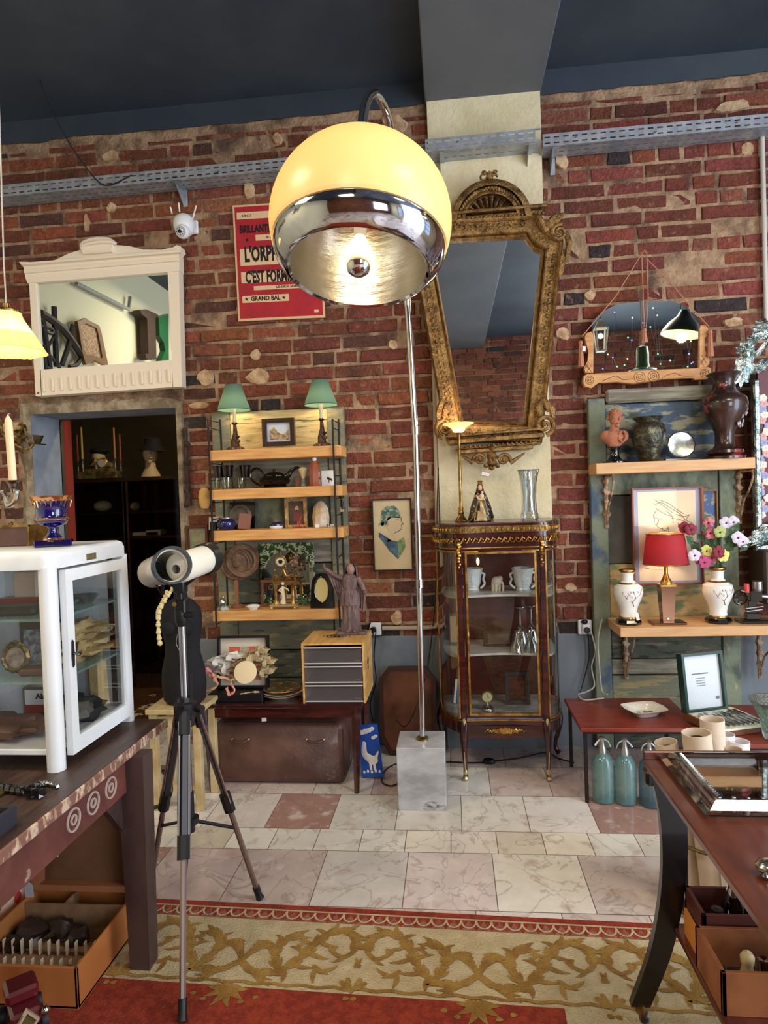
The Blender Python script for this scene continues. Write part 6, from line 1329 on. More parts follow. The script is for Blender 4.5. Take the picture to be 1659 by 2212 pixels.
for (px,py,mat_,fl,lab) in ((1308,1738,SG,1,'leftmost of the three soda siphons, pale turquoise glass, under the red table'),(1357,1742,SG,-1,'middle turquoise soda siphon with lever turned left under the red table'),(1411,1748,SG2,-1,'darker blue soda siphon nearest the rolled papers')):
    p = PZ(px,py); p.y += .04; p.z = .0005; s = mm(p.y)*.95; t = thing('soda_siphon',lab,'bottle',p,0,'soda siphons on the floor')
    m = MB(); lat(m,[(0,2),(20,0),(24,4),(24.5,12),(24.5,78),(22,92),(15,103),(9,108),(8,114),(6,114),(0,112)],s,12 if fl < 0 else 28); part('glass_body',m,mat_,t,.6)
    m = MB(); m.cyl((0,0,8*s),(0,0,108*s),1.4*s,n=6); part('dip_tube',m,M('tube_pale',(210,226,220),.3),t)
    m = MB(); lat(m,[(9,106),(9,116),(7,122),(5,130),(5,140),(7,144),(0,146)],s,16); part('tin_head',m,TIN,t); m = MB(); m.tube([(fl*3*s,0,140*s),(fl*13*s,0,134*s),(fl*18*s,0,122*s)],[2.4*s,2*s,1.5*s],7); part('spout',m,TIN,t); m = MB(); m.tube([(-fl*2*s,0,142*s),(-fl*12*s,-.004,132*s),(-fl*16*s,-.006,126*s)],[2.4*s,2.2*s,3*s],7); part('lever',m,TIN,t)
# cutlery case
p = (P(1540,1560,3.25).x,3.34,.3755); t = thing('cutlery_case','open green cutlery case lined in white silk on the second red table','case',p,.33)
lx = .125
m = MB(); m.box(-lx,lx+.02,-.26,.0,0,.034,b=.002); part('case_tray',m,M('wood_edge_case',(110,66,40),.5),t,None)
m = MB(); m.box(-lx+.008,lx+.012,-.262,-.008,.026,.036); part('silk_lining',m,M('cream_silk',(226,222,206),.6,bump=.3,bs=30),t,None)
X = T(0,0,.03) @ RX(-.12); m = MB(); m.ring([(-lx,0),(lx-.02,0),(lx-.02,.28),(-lx,.28)],[(-lx+.014,.014),(lx-.034,.014),(lx-.034,.266),(-lx+.014,.266)],-.03,.006,X); m.box(-lx,lx-.02,.002,.010,0,.28,X); part('case_lid',m,M('dark_green_case',(20,54,44),.4),t,None)
m = MB(); m.box(-lx+.014,lx-.034,-.012,.003,.014,.266,X); lid = part('lid_silk',m,M('white_silk',(214,220,230),.55,bump=.15,bs=14),t,None)
m = MB()
for k,(w_,z) in enumerate(((.09,.175),(.05,.155),(.05,.143),(.05,.131),(.05,.120))): m.box(-.02-w_/2,-.02+w_/2,-.0135,-.012,z,z+(.006 if k == 0 else .003),X)
m.box(.055,.075,-.0135,-.012,.05,.065,X); part('printed_lines',m,M('printed_grey',(120,128,136),.7),lid,None)
for k in range(9):
    x = -lx+.026+k*.026; m = MB(); m.tube([(x,-.25,.044),(x-.004,-.14,.044)],[.0065,.004],6,flat=.5); (m.sph((x-.006,-.10,.044),.013,10,sc=(.8,1.7,.35)) if k % 3 == 0 else m.box(x-.014,x+.002,-.15,-.06,.041,.045,b=.001)); 
    o = solo('cutlery_piece',m,SILVER,('silver spoon' if k % 3 == 0 else 'pale handled knife or fork')+' lying in the white lined cutlery case','cutlery',p,'cutlery in the green case'); o.rotation_euler = (0,0,.33)
pot(1676,1560,3.05,[(0,0),(22,0),(26,10),(30,40),(42,68),(50,80),(46,78),(26,42),(20,14),(0,12)],M('green_crystal',(205,232,220),.05,trans=.95,ior=1.45,bump=.5,bs=30),'crystal_bowl','pale green cut crystal bowl at the right edge beside the cutlery case','bowl',.3755,28,flute=lambda a,z: .04*math.cos(a*10))
# ================================================================ low dark table at left with its things
TX0,TX1,TY0,TY1,TZ = -1.325,-.475,3.27,3.66,.462
t = thing('coffee_table','glossy dark mahogany table with tapering legs below the wall shelves','table',((TX0+TX1)/2,3.46,0))
m = MB(); m.box(TX0,TX1,TY0,TY1,TZ-.022,TZ,b=.006); part('tabletop',m,M('dark_mahogany_gloss',(52,20,20),.1,coat=1),t,.6,world=True)
m = MB(); m.box(TX0+.03,TX1-.03,TY0+.015,TY0+.032,TZ-.072,TZ-.02); m.box(TX0+.03,TX1-.03,TY1-.032,TY1-.015,TZ-.072,TZ-.02); m.box(TX0+.02,TX0+.035,TY0+.03,TY1-.03,TZ-.072,TZ-.02); m.box(TX1-.035,TX1-.02,TY0+.03,TY1-.03,TZ-.072,TZ-.02); part('apron',m,MAHO,t,None,world=True)
for x in (TX0+.035,TX1-.035):
    for y in (TY0+.03,TY1-.03):
        m = MB(); m.tube([(x,y,TZ-.02),(x+(.012 if x > -.9 else -.012)*-1,y,0)],[.024,.013],4); m.v = [p for p in m.v]; part('leg',m,MAHO,t,None,world=True)
zt0 = TZ+.0005
def tb(px,Y): return (P(px,1500,Y).x,Y,zt0)
# open box with coral lining
t = thing('open_box','open black box, lid lined white and coral, at the left of the dark table','box',tb(522,3.44)); 
m = MB(); m.box(-.135,.15,-.13,0,0,.042,b=.002); part('box_tray',m,BLACKP,t,None)
X = T(.01,0,.04) @ RX(-.10); m = MB(); m.ring([(-.13,0),(.145,0),(.145,.275),(-.13,.275)],[(-.12,.012),(.135,.012),(.135,.263),(-.12,.263)],-.035,.006,X); part('lid_frame',m,BLACKP,t,None)
m = MB(); m.ring([(-.12,.01),(.135,.01),(.135,.263),(-.12,.263)],[(-.075,.04),(.095,.04),(.095,.215),(-.075,.215)],-.008,.003,X); q = part('lid_lining',m,M('cream_lining',(222,208,190),.7),t,None)
m = MB(); m.box(-.075,.095,-.003,.004,.04,.215,X); part('coral_panel',m,M('coral_paper',(222,112,84),.7),q,None); m = MB(); m.box(-.014,.034,-.005,-.002,.10,.213,X); m.box(.003,.015,-.006,-.004,.125,.185,X); part('figure_card',m,M('pale_card',(190,184,168),.7,c2=(120,104,90),vs=60,mixp=(.6,.62)),q,None)
def cloth(pts,rw,mat_,name,lab,cat,seed=1,world=True,grp=None):
    m = MB(); random.seed(seed)
    q = bez(pts,6); n = len(q); m.tube(q,[rw*(.7+.5*noise.noise(Vector((i*.6,seed,0)))) for i in range(n)],7,flat=.55); m.jitter(rw*.7,45); return solo(name,m,mat_,lab,cat,q[0],grp,world=True)
bz = zt0+.045
def TP(px,py,Y): return P(px,py,Y)
PNK = M('pink_fabric',(236,136,128),.8,c2=(244,170,160),vs=30); PCH = M('peach_ribbon',(222,164,120),.8); LAC = M('cream_lace',(226,204,160),.9,bump=.9,bs=150,c2=(196,170,124),vs=90,mixp=(.5,.55)); WHG = M('white_glove_fabric',(236,232,226),.8,c2=(210,204,190),vs=30)
cloth([TP(438,1462,3.34),TP(446,1450,3.33),TP(458,1460,3.33),TP(466,1466,3.33)],.022,PNK,'pink_cloth','bunch of bright pink fabric at the left end of the black box','fabric',3)
cloth([TP(490,1486,3.28),TP(495,1500,3.26),TP(506,1493,3.25),TP(500,1470,3.27),TP(520,1466,3.28),TP(540,1466,3.3)],.010,M('salmon_ribbon',(240,160,138),.7),'ribbon','salmon ribbon bow hanging over the front of the black box','ribbon',4)
cloth([TP(430,1492,3.29),TP(452,1490,3.27),TP(470,1478,3.27),TP(462,1466,3.28),TP(476,1462,3.29),TP(500,1470,3.3)],.009,PCH,'ribbon','peach ribbon trailing along the table edge left of the bow','ribbon',5)
cloth([TP(520,1499,3.28),TP(540,1496,3.28),TP(560,1494,3.29)],.006,LAC,'ribbon','thin cream lace trim lying on the table before the plates','ribbon',6)
m = MB()
for (x,y,r_,sx,sz) in ((470,1428,.034,1.5,.7),(500,1418,.036,1.6,.6),(488,1444,.035,1.2,.9)): c_ = TP(x,y,3.36); m.sph((0,0,0),r_,14,T(*c_),(sx,.9,sz),jit=.9)
solo('glove',m.jitter(.003,30),WHG,'white gloves piled on top of the open black box','gloves',TP(480,1425,3.36),world=True)
m = MB()
for (x,y,r_) in ((520,1440,.04),(545,1422,.045),(570,1450,.036),(575,1430,.03),(535,1460,.034),(510,1462,.03),(560,1408,.03)): m.sph((0,0,0),r_,14,T(*TP(x,y,3.35)),(1.2,.8,.8),jit=1.2)
solo('lace_heap',m.jitter(.004,40),LAC,'heap of cream lace and gloves spilling over the right of the black box','lace',TP(540,1440,3.35),world=True)
m = MB(); m.lathe([(0,.002),(.052,.002),(.058,0),(.052,-.002),(0,-.002)],36,T(*TP(530,1452,3.28)) @ RX(1.15) @ RY(.1)); solo('sewn_pouch',m,M('embroidered_cream',(226,204,164),.8,c2=(150,140,104),vs=26,mixp=(.66,.68)),'round cream embroidered pouch leaning on the lace heap','pouch',TP(530,1452,3.28),world=True)
# plates
t = None
for k,(r,z,c_,lab,col_) in enumerate(((.108,0,0,'lowest cream plate of the stack beside the drawer box',(226,216,196)),(.112,.012,.003,'middle plate with a pale pink rim in the plate stack',(226,196,180)),(.100,.026,0,'top olive flower painted plate with gold rim in the stack',(104,96,64)))):
    p = tb(610,3.42); o = thing('plate',lab,'plate',(p[0]+c_,3.42,zt0+z),0,'plates stacked on the dark table'); m = MB(); m.lathe([(0,.002),(r*.6,0),(r*.66,.006),(r*.97,.016),(r,.018),(r*.95,.018),(r*.64,.009),(0,.006)],40); pm = M('plate_%d' % (k+1),col_,.25,coat=.3,c2=(196,168,120) if k == 2 else None,vs=34,mixp=(.58,.62),c3=(150,60,50) if k == 2 else None,vs3=40,mix3=(.64,.68)); part('dish',m,pm,o)
    if k == 2: m = MB(); m.tube([(r*.98*math.cos(a),r*.98*math.sin(a),.018) for a in [2*PI*i/40 for i in range(40)]],.003,6,closed=True); part('gold_rim',m,GOLD,o)
# wooden drawer box
s = mm(3.33); bx0_,bx1_ = P(655,1500,3.29).x,P(790,1500,3.29).x; by0,by1 = 3.285,3.60; bh = .305
t = thing('drawer_box','plywood box with three clear front drawers on the dark table','drawer box',((bx0_+bx1_)/2,3.44,zt0)); w2 = (bx1_-bx0_)/2; PLY = M('plywood',(214,170,104),.5,c2=(190,142,80),vs=5,st=(6,1,6)); y0 = by0-3.44; y1 = by1-3.44
m = MB(); m.box(-w2,w2,y0,y1,bh-.010,bh); part('top_panel',m,PLY,t,None)
for x in (-w2,w2-.010): m = MB(); m.box(x,x+.010,y0,y1,0,bh-.010); part('side_panel',m,PLY,t,None)
m = MB(); m.box(-w2+.01,w2-.01,y0,y1,0,.008); m.box(-w2+.01,w2-.01,y1-.006,y1,.008,bh-.01); m.box(-w2+.010,w2-.010,y0,y1,.098,.104); m.box(-w2+.010,w2-.010,y0,y1,.194,.200); part('inner_frame',m,M('dark_inner',(44,34,36),.6),t,None)
CLR = M('clear_drawer_plastic',(120,114,116),.12,alpha=.26,coat=.5)
for k in range(3):
    z = .010+k*.096; m = MB(); m.box(-w2+.014,w2-.014,y0-.002,y0+.002,z,z+.082,b=.001); m.box(-w2+.014,w2-.014,y0,y1-.02,z,z+.002); m.box(-w2+.014,-w2+.017,y0,y1-.02,z,z+.08); m.box(w2-.017,w2-.014,y0,y1-.02,z,z+.08); dr = part('clear_drawer',m,CLR,t,None)
    m = MB(); m.box(-w2+.012,w2-.012,y0-.012,y0,z+.078,z+.084,b=.002); m.box(-w2+.012,w2-.012,y0-.003,y0,z-.002,z+.004); part('drawer_lip',m,M('frosted_plastic',(190,184,184),.3),dr,None)
    m = MB(); text_mb(m,'DMC',.014,T(w2-.035,y0-.004,z+.014),.0003); part('lettering',m,M('faint_grey',(120,116,118)),dr,None)
m = MB(); text_mb(m,'DMC',.050,T(-.005,.0,bh+.0008) @ RX(-PI/2),.0004,.1); m.f = m.f; m.prism([(-.055+.0,-.026)]*0 or [(-.03,.02),(-.045,.034),(-.03,.05),(0,.056),(.02,.046),(.012,.036),(.04,.05),(.05,.034),(.03,.024)],-.0004,.0004,T(-.005,0,bh+.0010) @ RX(-PI/2)); part('printed_logo',m,M('burnt_brown',(58,34,20)),t,None)
m = MB(); m.tube([(-.005+.072*math.cos(a),.006+.036*math.sin(a),bh+.001) for a in [2*PI*i/30 for i in range(30)]],.0012,4,closed=True); part('logo_ring',m,M('burnt_brown'),t)
m = MB(); m.prism([(-.03,0),(.0,.03),(.03,.0),(.012,-.02),(.02,-.04),(-.02,-.04),(-.012,-.02)],0,.0006,T(w2+.0006,-.02,.18) @ RZ(PI/2)); part('side_mark',m,M('burnt_brown'),t,None)
# wooden saint statue on the box
YST = 3.50; s = mm(YST); pz = zt0+bh+.0005; p = (P(757,1350,YST).x,YST,pz); t = thing('saint_statue','violet grey carved wooden statue with raised arm on the drawer box','statue',p)
STW = M('carved_violet_wood',(124,100,98),.5,c2=(94,72,72),vs=10,st=(3,3,1),bump=.5,bs=40,bst=(3,3,.6))
H_ = (P(760,1218,YST).z-pz)
def hs(f): return f*H_
m = MB(); m.box(-.075,.085,-.035,.04,0,.016,b=.004); part('plinth',m,STW,t,None)
fold = lambda a,z: .10*math.cos(a*9+z*6)
m = MB(); m.lathe([(.0,.016),(.050,.016),(.046,.06),(.042,hs(.35)),(.050,hs(.5)),(.046,hs(.56)),(.034,hs(.62)),(.044,hs(.72)),(.048,hs(.79)),(.030,hs(.84)),(.014,hs(.87)),(0,hs(.88))],40,T(.005,0,0) @ SC(1,.72,1),flute=lambda a,z: (.11 if z < hs(.6) else .03)*math.cos(a*11+z*5)); m.lathe([(.052,hs(.42)),(.050,hs(.56)),(.040,hs(.63)),(.036,hs(.63))],32,T(.005,0,0) @ SC(1,.75,1),flute=lambda a,z: .08*math.cos(a*10)); part('robe',m,STW,t)
m = MB(); m.sph((.012,-.006,hs(.925)),.026,16,sc=(.85,.9,1.15)); m.sph((.012,-.030,hs(.925)),.005,8,sc=(.8,1,1.8)); m.tube([(.012,0,hs(.86)),(.012,-.004,hs(.90))],.014,10); part('head',m,M('statue_face',(150,118,108),.5),t)
m = MB(); m.lathe([(.036,hs(.80)),(.034,hs(.88)),(.032,hs(.94)),(.022,hs(.99)),(0,hs(1.0))],20,T(.014,.006,0) @ SC(1,.8,1),a0=-.6,a1=PI+.6); part('veil',m,STW,t)
m = MB(); m.tube(bez([(-.035,-.004,hs(.80)),(-.07,-.01,hs(.84)),(-.115,-.016,hs(.93)),(-.125,-.018,hs(.96))],5),[.017,.016,.016,.015,.015,.014,.013,.012,.012,.011,.010,.010,.009,.009,.008,.008],10); m.sph((-.128,-.018,hs(.975)),.011,8,sc=(.7,.6,1.4)); part('raised_arm',m,STW,t)
m = MB(); 
def drape(pts_t,pts_b,nfold,depth):
    n = 20; vs = []
    for j in range(7):
        v = j/6
        for i in range(n+1):
            u = i/n; a = Vector(pts_t[0]).lerp(Vector(pts_t[1]),u); b_ = Vector(pts_b[0]).lerp(Vector(pts_b[1]),u); q = a.lerp(b_,v); q.y += depth*math.cos(u*nfold*2*PI)*(.3+.7*v); vs.append(tuple(q))
    F = [(j*(n+1)+i,j*(n+1)+i+1,(j+1)*(n+1)+i+1,(j+1)*(n+1)+i) for j in range(6) for i in range(n)]; m.add(vs,F); m.add([(x,y+.008,z) for x,y,z in vs],[f[::-1] for f in F])
drape([(-.122,-.014,hs(.93)),(-.045,0,hs(.80))],[(-.060,-.008,hs(.50)),(-.036,0,hs(.48))],4,.006); part('left_sleeve',m,STW,t)
m = MB(); m.tube(bez([(.05,-.004,hs(.80)),(.072,-.012,hs(.70)),(.082,-.02,hs(.62))],5),[.018-.0007*i for i in range(11)],10); m.sph((.088,-.022,hs(.60)),.011,8); part('right_arm',m,STW,t)
m = MB(); drape([(.045,0,hs(.80)),(.094,-.016,hs(.60))],[(.050,.0,hs(.40)),(.074,-.004,hs(.30))],3,.006); part('right_sleeve',m,STW,t)
m = MB(); m.sph((-.01,-.036,.022),.014,10,sc=(.8,1.4,.7)); m.sph((.026,-.034,.022),.014,10,sc=(.8,1.4,.7)); part('feet',m,STW,t)
# suitcase under the table
cx_ = (P(455,1600,3.36).x+P(745,1600,3.36).x)/2; sw = P(742,1600,3.36).x-P(458,1600,3.36).x
t = thing('suitcase','large scuffed brown leather suitcase lying under the dark table','suitcase',(cx_,3.52,0)); LEA = M('brown_leather_scuffed',(104,72,62),.42,c2=(76,50,42),vs=4,c3=(150,130,122),vs3=5,mix3=(.66,.74),bump=.15,bs=50,coat=.15)
def rbox(mb,x0,x1,z0,z1,y0,y1,r,bev=.02):
    pts = []
    for (cx,cz,a0) in ((x1-r,z1-r,0),(x0+r,z1-r,PI/2),(x0+r,z0+r,PI),(x1-r,z0+r,1.5*PI)):
        for k in range(6): a = a0+PI/2*k/5; pts.append((cx+r*math.cos(a),cz+r*math.sin(a)))
    mb.prism(pts,y0,y1,b=bev)
m = MB(); rbox(m,-sw/2,sw/2,.002,.335,-.14,.16,.045,.03); part('body',m,LEA,t,.9)
m = MB(); m.tube([(-sw/2+.02,-.115,.05),(-sw/2+.015,-.118,.29),(-sw/2+.05,-.118,.325),(sw/2-.05,-.118,.325),(sw/2-.012,-.118,.29),(sw/2-.012,-.118,.05)],.005,6); part('piping',m,M('dark_piping',(60,38,32),.5),t)
for q in (-1,1):
    m = MB(); m.tube(bez([(q*.2-.045,-.145,.245),(q*.2-.02,-.160,.236),(q*.2+.02,-.160,.236),(q*.2+.045,-.145,.245)],4),.006,7); h_ = part('handle_loop',m,M('dark_leather',(84,54,44),.5),t)
    m = MB(); m.sph((q*.2-.045,-.146,.246),.007,8); m.sph((q*.2+.045,-.146,.246),.007,8); part('brass_stud',m,M('nickel_stud',(180,170,150),.3,.9),h_)
m = MB(); m.box(-.012,.012,-.002,.001,-.03,0,RZ(.2) @ RX(.3)); solo('price_tag',m,PAPERT,'little white tag hanging under the apron of the dark table','tag',P(570,1547,3.30),smooth=None)
# blue picture card
p = P(800,1680,3.3); Pc = PZ(806,1684); t = thing('childrens_print','bright blue illustrated card with white dinosaur leaning beside the table leg','picture',(Pc.x,3.46,.0),-.25); X = RX(-.10) @ RY(-.14)
m = MB(); m.box(-.060,.062,0,.004,0.012,.285,X); part('card',m,M('bright_blue_card',(36,88,190),.4,c2=(28,72,168),vs=8),t,None)
m = MB(); 
for (x,z,r) in ((-.03,.245,.016),(-.01,.25,.018),(.012,.255,.016),(.03,.262,.013),(.03,.215,.012),(.045,.222,.011)): m.sph((x,0,z),r,12,X,(1,.06,.8))
q = bez([(-.035,0,.185),(-.025,0,.19),(-.03,0,.16),(-.028,0,.13),(0,0,.105)],5); m.tube(q,[.006+.0008*i for i in range(21)],8,X,flat=.2); m.sph((.012,0,.10),.030,14,X,(1,.04,.8)); m.tube([(.03,0,.11),(.05,0,.145)],[.010,.003],6,X,flat=.2)
for x in (-.004,.018): m.tube([(x,0,.09),(x,0,.05)],.007,6,X,flat=.2)
for k in range(5): m.sph((-.045+.022*k,0,.04+.004*(k % 2)),.007,8,X,(1,.1,1.2))
part('white_drawing',m,M('white_print',(232,232,232),.5),t)
# octagonal tray leaning on the dado
t = thing('octagonal_tray','large old brown octagonal wooden tray leaning against the grey dado','tray',(P(885,1640,3.8).x,3.80,0)); X = RX(-.08); w = .165; h = .505; k = .052
o = [(-w,.05+k),(-w+k,.004),(w-k,.004),(w,.05+k),(w,h-k*1.3),(w-k*1.1,h),(-w+k*1.1,h),(-w,h-k*1.3)]; i_ = [(x*.86,.004+(z-.004-.0)*.92+.02) for x,z in o]
m = MB(); m.ring(o,i_,-.022,.010,X); part('rim',m,M('dark_brown_rim',(62,38,28),.4),t,None); m = MB(); m.prism(i_,-.003,.008,X); part('tray_panel',m,M('worn_brown_veneer',(112,68,44),.4,c2=(74,44,30),vs=4,c3=(60,34,24),vs3=3,mix3=(.56,.7)),t,None)
# ================================================================ arc floor lamp
bp = Vector(((P(862,1750,3.12).x+P(966,1752,3.12).x)/2-.003,3.235,0)); t = thing('arc_lamp','tall chrome arc lamp with cream globe shade on a grey marble cube','lamp',bp)
m = MB(); m.box(-.115,.115,-.115,.115,0,.30,b=.004); part('marble_base',m,M('grey_white_marble',(150,152,158),.25,c2=(206,208,212),vs=4,st=(1,1,2.2),mixp=(.35,.7),c3=(96,98,106),vs3=5,mix3=(.6,.66),coat=.2),t,.5)
pt0 = P(915,1598,3.235); top = P(880,660,3.19); 
path = [Vector((bp.x+.006,3.235,.300)),P(898,950,3.21),top,P(864,450,3.13),P(850,330,3.02),P(838,255,2.86),P(820,212,2.66),P(804,202,2.48),P(790,225,2.24),P(781,290,2.04),P(779,330,1.95)]
q = [p-bp for p in path[:3]]; m = MB(); m.tube(q,.0145,16); part('pole',m,CHROME,t)
m = MB(); m.tube([p-bp for p in bez(path[2:],8)],.0165,14); part('arc_arm',m,CHROME,t)
for yy in (1260,930): c_ = P(898+(915-898)*(yy-950)/650,yy,3.21)-bp; m = MB(); m.cyl(c_-Vector((0,0,.02)),c_+Vector((0,0,.02)),.019,n=16); part('pole_joint',m,CHROME,t)
m = MB(); m.lathe([(.0,.300),(.030,.300),(.030,.308),(.02,.316),(.0145,.318)],24,T(.006,0,0)); part('gold_collar',m,BRASS,t)
sc0 = P(779,484,1.90); SX = T(*(sc0-bp)) @ RZ(-.05) @ RX(-.25) @ RY(.035); Rr = .258
m = MB(); prf = []
for i in range(17): a = PI/2-(PI/2+.31)*i/16; prf.append((max(.001,Rr*math.cos(a)),Rr*.95*math.sin(a)))
m.lathe(prf[::-1],64,SX); part('cream_dome',m,M_shade('cream_acrylic',(250,214,150),.3,.3,.38,(255,206,124)),t)
rb = prf[-1]; m = MB(); cr = [(rb[0]*1.004,rb[1]+.012)]
for i in range(13): a = -.31-.34*i/12; cr.append((Rr*.985*math.cos(a)*(1+.03*math.sin(PI*i/12)),Rr*.95*math.sin(a)))
cr += [(cr[-1][0]-.006,cr[-1][1]-.002),(cr[-1][0]-.012,cr[-1][1]+.004)]
m.lathe([(r,z) for r,z in cr][::-1],64,SX); part('chrome_band',m,M('lamp_chrome',(190,190,196),.07,1,c2=(168,168,174),vs=9),t)
ri,zi = cr[-1]; m = MB(); m.lathe([(ri,zi),(ri*1.0,zi+.05),(ri*.93,zi+.12),(ri*.74,zi+.18),(ri*.4,zi+.22),(.02,zi+.235)],64,SX); part('inner_reflector',m,M('spun_aluminium',(206,200,186),.24,.95,c2=(190,184,170),vs=6,bump=.12,bs=10,bst=(1,1,6)),t)
m = MB(); m.lathe([(0,zi+.23),(.018,zi+.23),(.018,zi+.11),(.014,zi+.10)],16,SX); bs_ = part('bulb_socket',m,WHITEP,t)
BX = SX @ T(0,-.0,zi+.020) @ SC(1.15); m = MB(); m.lathe([(.012,.075),(.020,.055),(.034,.03),(.0345,0)],24,BX); part('bulb_glass',m,M('glowing_bulb',(255,236,190),emit=(255,232,176),es=5),t)
m = MB(); m.lathe([(.0348,0),(.033,-.012),(.024,-.026),(.010,-.034),(.0,-.035)],24,BX); part('mirrored_bulb_cap',m,CHROME,t)
lp = (Matrix.Translation(bp) @ SX) @ Vector((0,0,zi+.085)); lamp('POINT','arc_lamp_bulb',lp,2.4,(1,.82,.58),.034)
lp2 = (Matrix.Translation(bp) @ SX) @ Vector((0,0,zi+.28)); lamp('POINT','arc_lamp_glow',lp2,2.0,(1,.78,.46),.09)
# ================================================================ telescope on tripod
hub = Vector((-.935,2.2,0)); t = thing('telescope','white telescope tubes on a tall silver and black tripod','telescope',hub)
F1,F2,F3 = Vector((-.814+.935,1.80-2.2,0)),Vector((-.763+.935,.205,0)),Vector((-.27,.22,0)); zh = .76
TUBW = M('telescope_white',(230,224,208),.22,coat=.6); BRSH = M('tripod_aluminium',(176,180,186),.26,1)
m = MB(); m.cyl((0,0,.50),(0,0,1.09),.0125,n=18); part('centre_column',m,BRSH,t)
m = MB(); m.lathe([(0,zh-.03),(.030,zh-.03),(.034,zh+.0),(.040,zh+.02),(.040,zh+.05),(.028,zh+.056),(.026,zh+.07),(.0,zh+.07)],10); m.box(-.012,.012,-.05,-.02,zh+.0,zh+.04); m.cyl((.04,0,zh+.03),(.065,-.01,zh+.03),.013,n=12); m.cyl((.02,0,zh+.06),(.024,0,zh+.15),.006,n=8); part('tripod_hub',m,BLACKP,t,.6)
for k,Fk in enumerate((F1,F2,F3)):
    d = Fk.normalized(); A = d*.045+Vector((0,0,zh-.0)); B = Fk+Vector((0,0,.0112 if k == 0 else 0)); mid = A.lerp(B,.46); up_ = (A-B).normalized(); sd = up_.cross(d).normalized()
    lg = MB(); 
    for q in (-1,1): lg.tube([A+sd*q*.0155,mid+sd*q*.0155],.0055,8)
    L_ = part('leg',lg,BRSH,t)
    m = MB(); m.tube([A,mid],.0125,4); part('leg_web',m,M('leg_dark_web',(58,54,56),.45,.4),L_,None); L_.children[0].location = (0,0,0)
    m = MB(); m.tube([mid-up_*-.03,B.lerp(A,.05)],.0105,8); part('lower_leg',m,M('leg_champagne',(150,134,130),.35,.9),L_)
    m = MB(); m.tube([mid+up_*.035,mid-up_*.035],.021,8); m.tube([A+up_*.03,A-up_*.045],.020,8); part('leg_clamp',m,BLACKP,L_,.5)
    m = MB(); m.tube([B.lerp(A,.07),B.lerp(A,.02),B+Vector((0,0,.004))],[.014,.013,.016],10); part('rubber_foot',m,BLACKP,L_)
    m = MB(); c1 = Vector((0,0,.40)); m.tube([c1,A.lerp(B,.60)],.0065,6); part('spreader_arm',m,BLACKP,t)
m = MB(); m.cyl((0,0,.36),(0,0,.50),.016,n=12); m.cyl((0,0,.39),(0,0,.41),.03,n=12); part('spreader_hub',m,BLACKP,t)
m = MB(); m.lathe([(.016,1.075),(.020,1.085),(.024,1.12),(.022,1.13),(0,1.13)],14); m.box(-.016,.022,-.02,.02,1.12,1.17,b=.005); m.box(-.010,.010,-.015,.015,1.16,1.215,b=.003); m.cyl((.02,-.01,1.115),(.048,-.012,1.115),.012,n=12); part('tripod_head',m,BLACKP,t,.6)
m = MB(); m.cyl((-.012,-.022,1.155),(-.012,-.028,1.155),.008,n=12); part('brass_screw',m,BRASS,t)
def tubeof(a,b_,r,open_end):
    a = a-hub; b_ = b_-hub; d = (b_-a).normalized(); L = (b_-a).length; X = Matrix.Translation(a) @ d.to_track_quat('Z','Y').to_matrix().to_4x4()
    m = MB(); m.lathe([(r*.3,-.012),(r*.9,0),(r,.006),(r,L-.02),(r*.9,L-.02),(r*.9,.02)],36,X); tb_ = part('tube',m,TUBW,t)
    m = MB(); m.lathe([(r,L-.03),(r*1.13,L-.03),(r*1.13,L+.012),(r*(1.0 if open_end else .3),L+.012)]+([(r*1.0,L-.05),(r*.97,L-.10)] if open_end else [(0,L+.010)]),36,X); part('dew_shield',m,M('shield_black',(26,30,30),.35),tb_)
    if open_end:
        m = MB(); m.lathe([(r*.96,L-.03),(r*.94,.03),(r*.4,.03),(0,.03)],30,X); part('inner_baffle',m,M('baffle_grey',(110,104,92),.5),tb_); m = MB(); m.lathe([(r*.62,.05),(r*.62,.045),(0,.045)],24,X); part('lens',m,M('lens_dark',(16,12,12),.05,coat=1),tb_)
tubeof(P(330,1237,2.30),P(372,1221,2.05),.054,True); tubeof(P(385,1228,2.12),P(448,1206,2.30),.050,False)
m = MB(); a = P(345,1252,2.15)-hub; b_ = P(445,1228,2.22)-hub; m.tube([a,(0,0,1.20),b_],.006,6); m.tube([P(350,1248,2.15)-hub,P(352,1282,2.18)-hub],.007,6); m.tube([P(334,1258,2.18)-hub,P(352,1286,2.18)-hub],.004,6); m.box(-.02,.02,-.02,.02,1.19,1.235,b=.004); part('mount_bar',m,BLACKP,t)
# black cable loop by the tripod
cbp = [P(352,1665,2.45),P(368,1690,2.4),P(366,1720,2.38),P(345,1740,2.42),P(330,1745,2.46)]; solo('rubber_hose',MB().tube(bez(cbp,8),.008,8),BLACKP,'black hose loop hanging between the tripod and the dark table leg','hose',cbp[0],world=True)
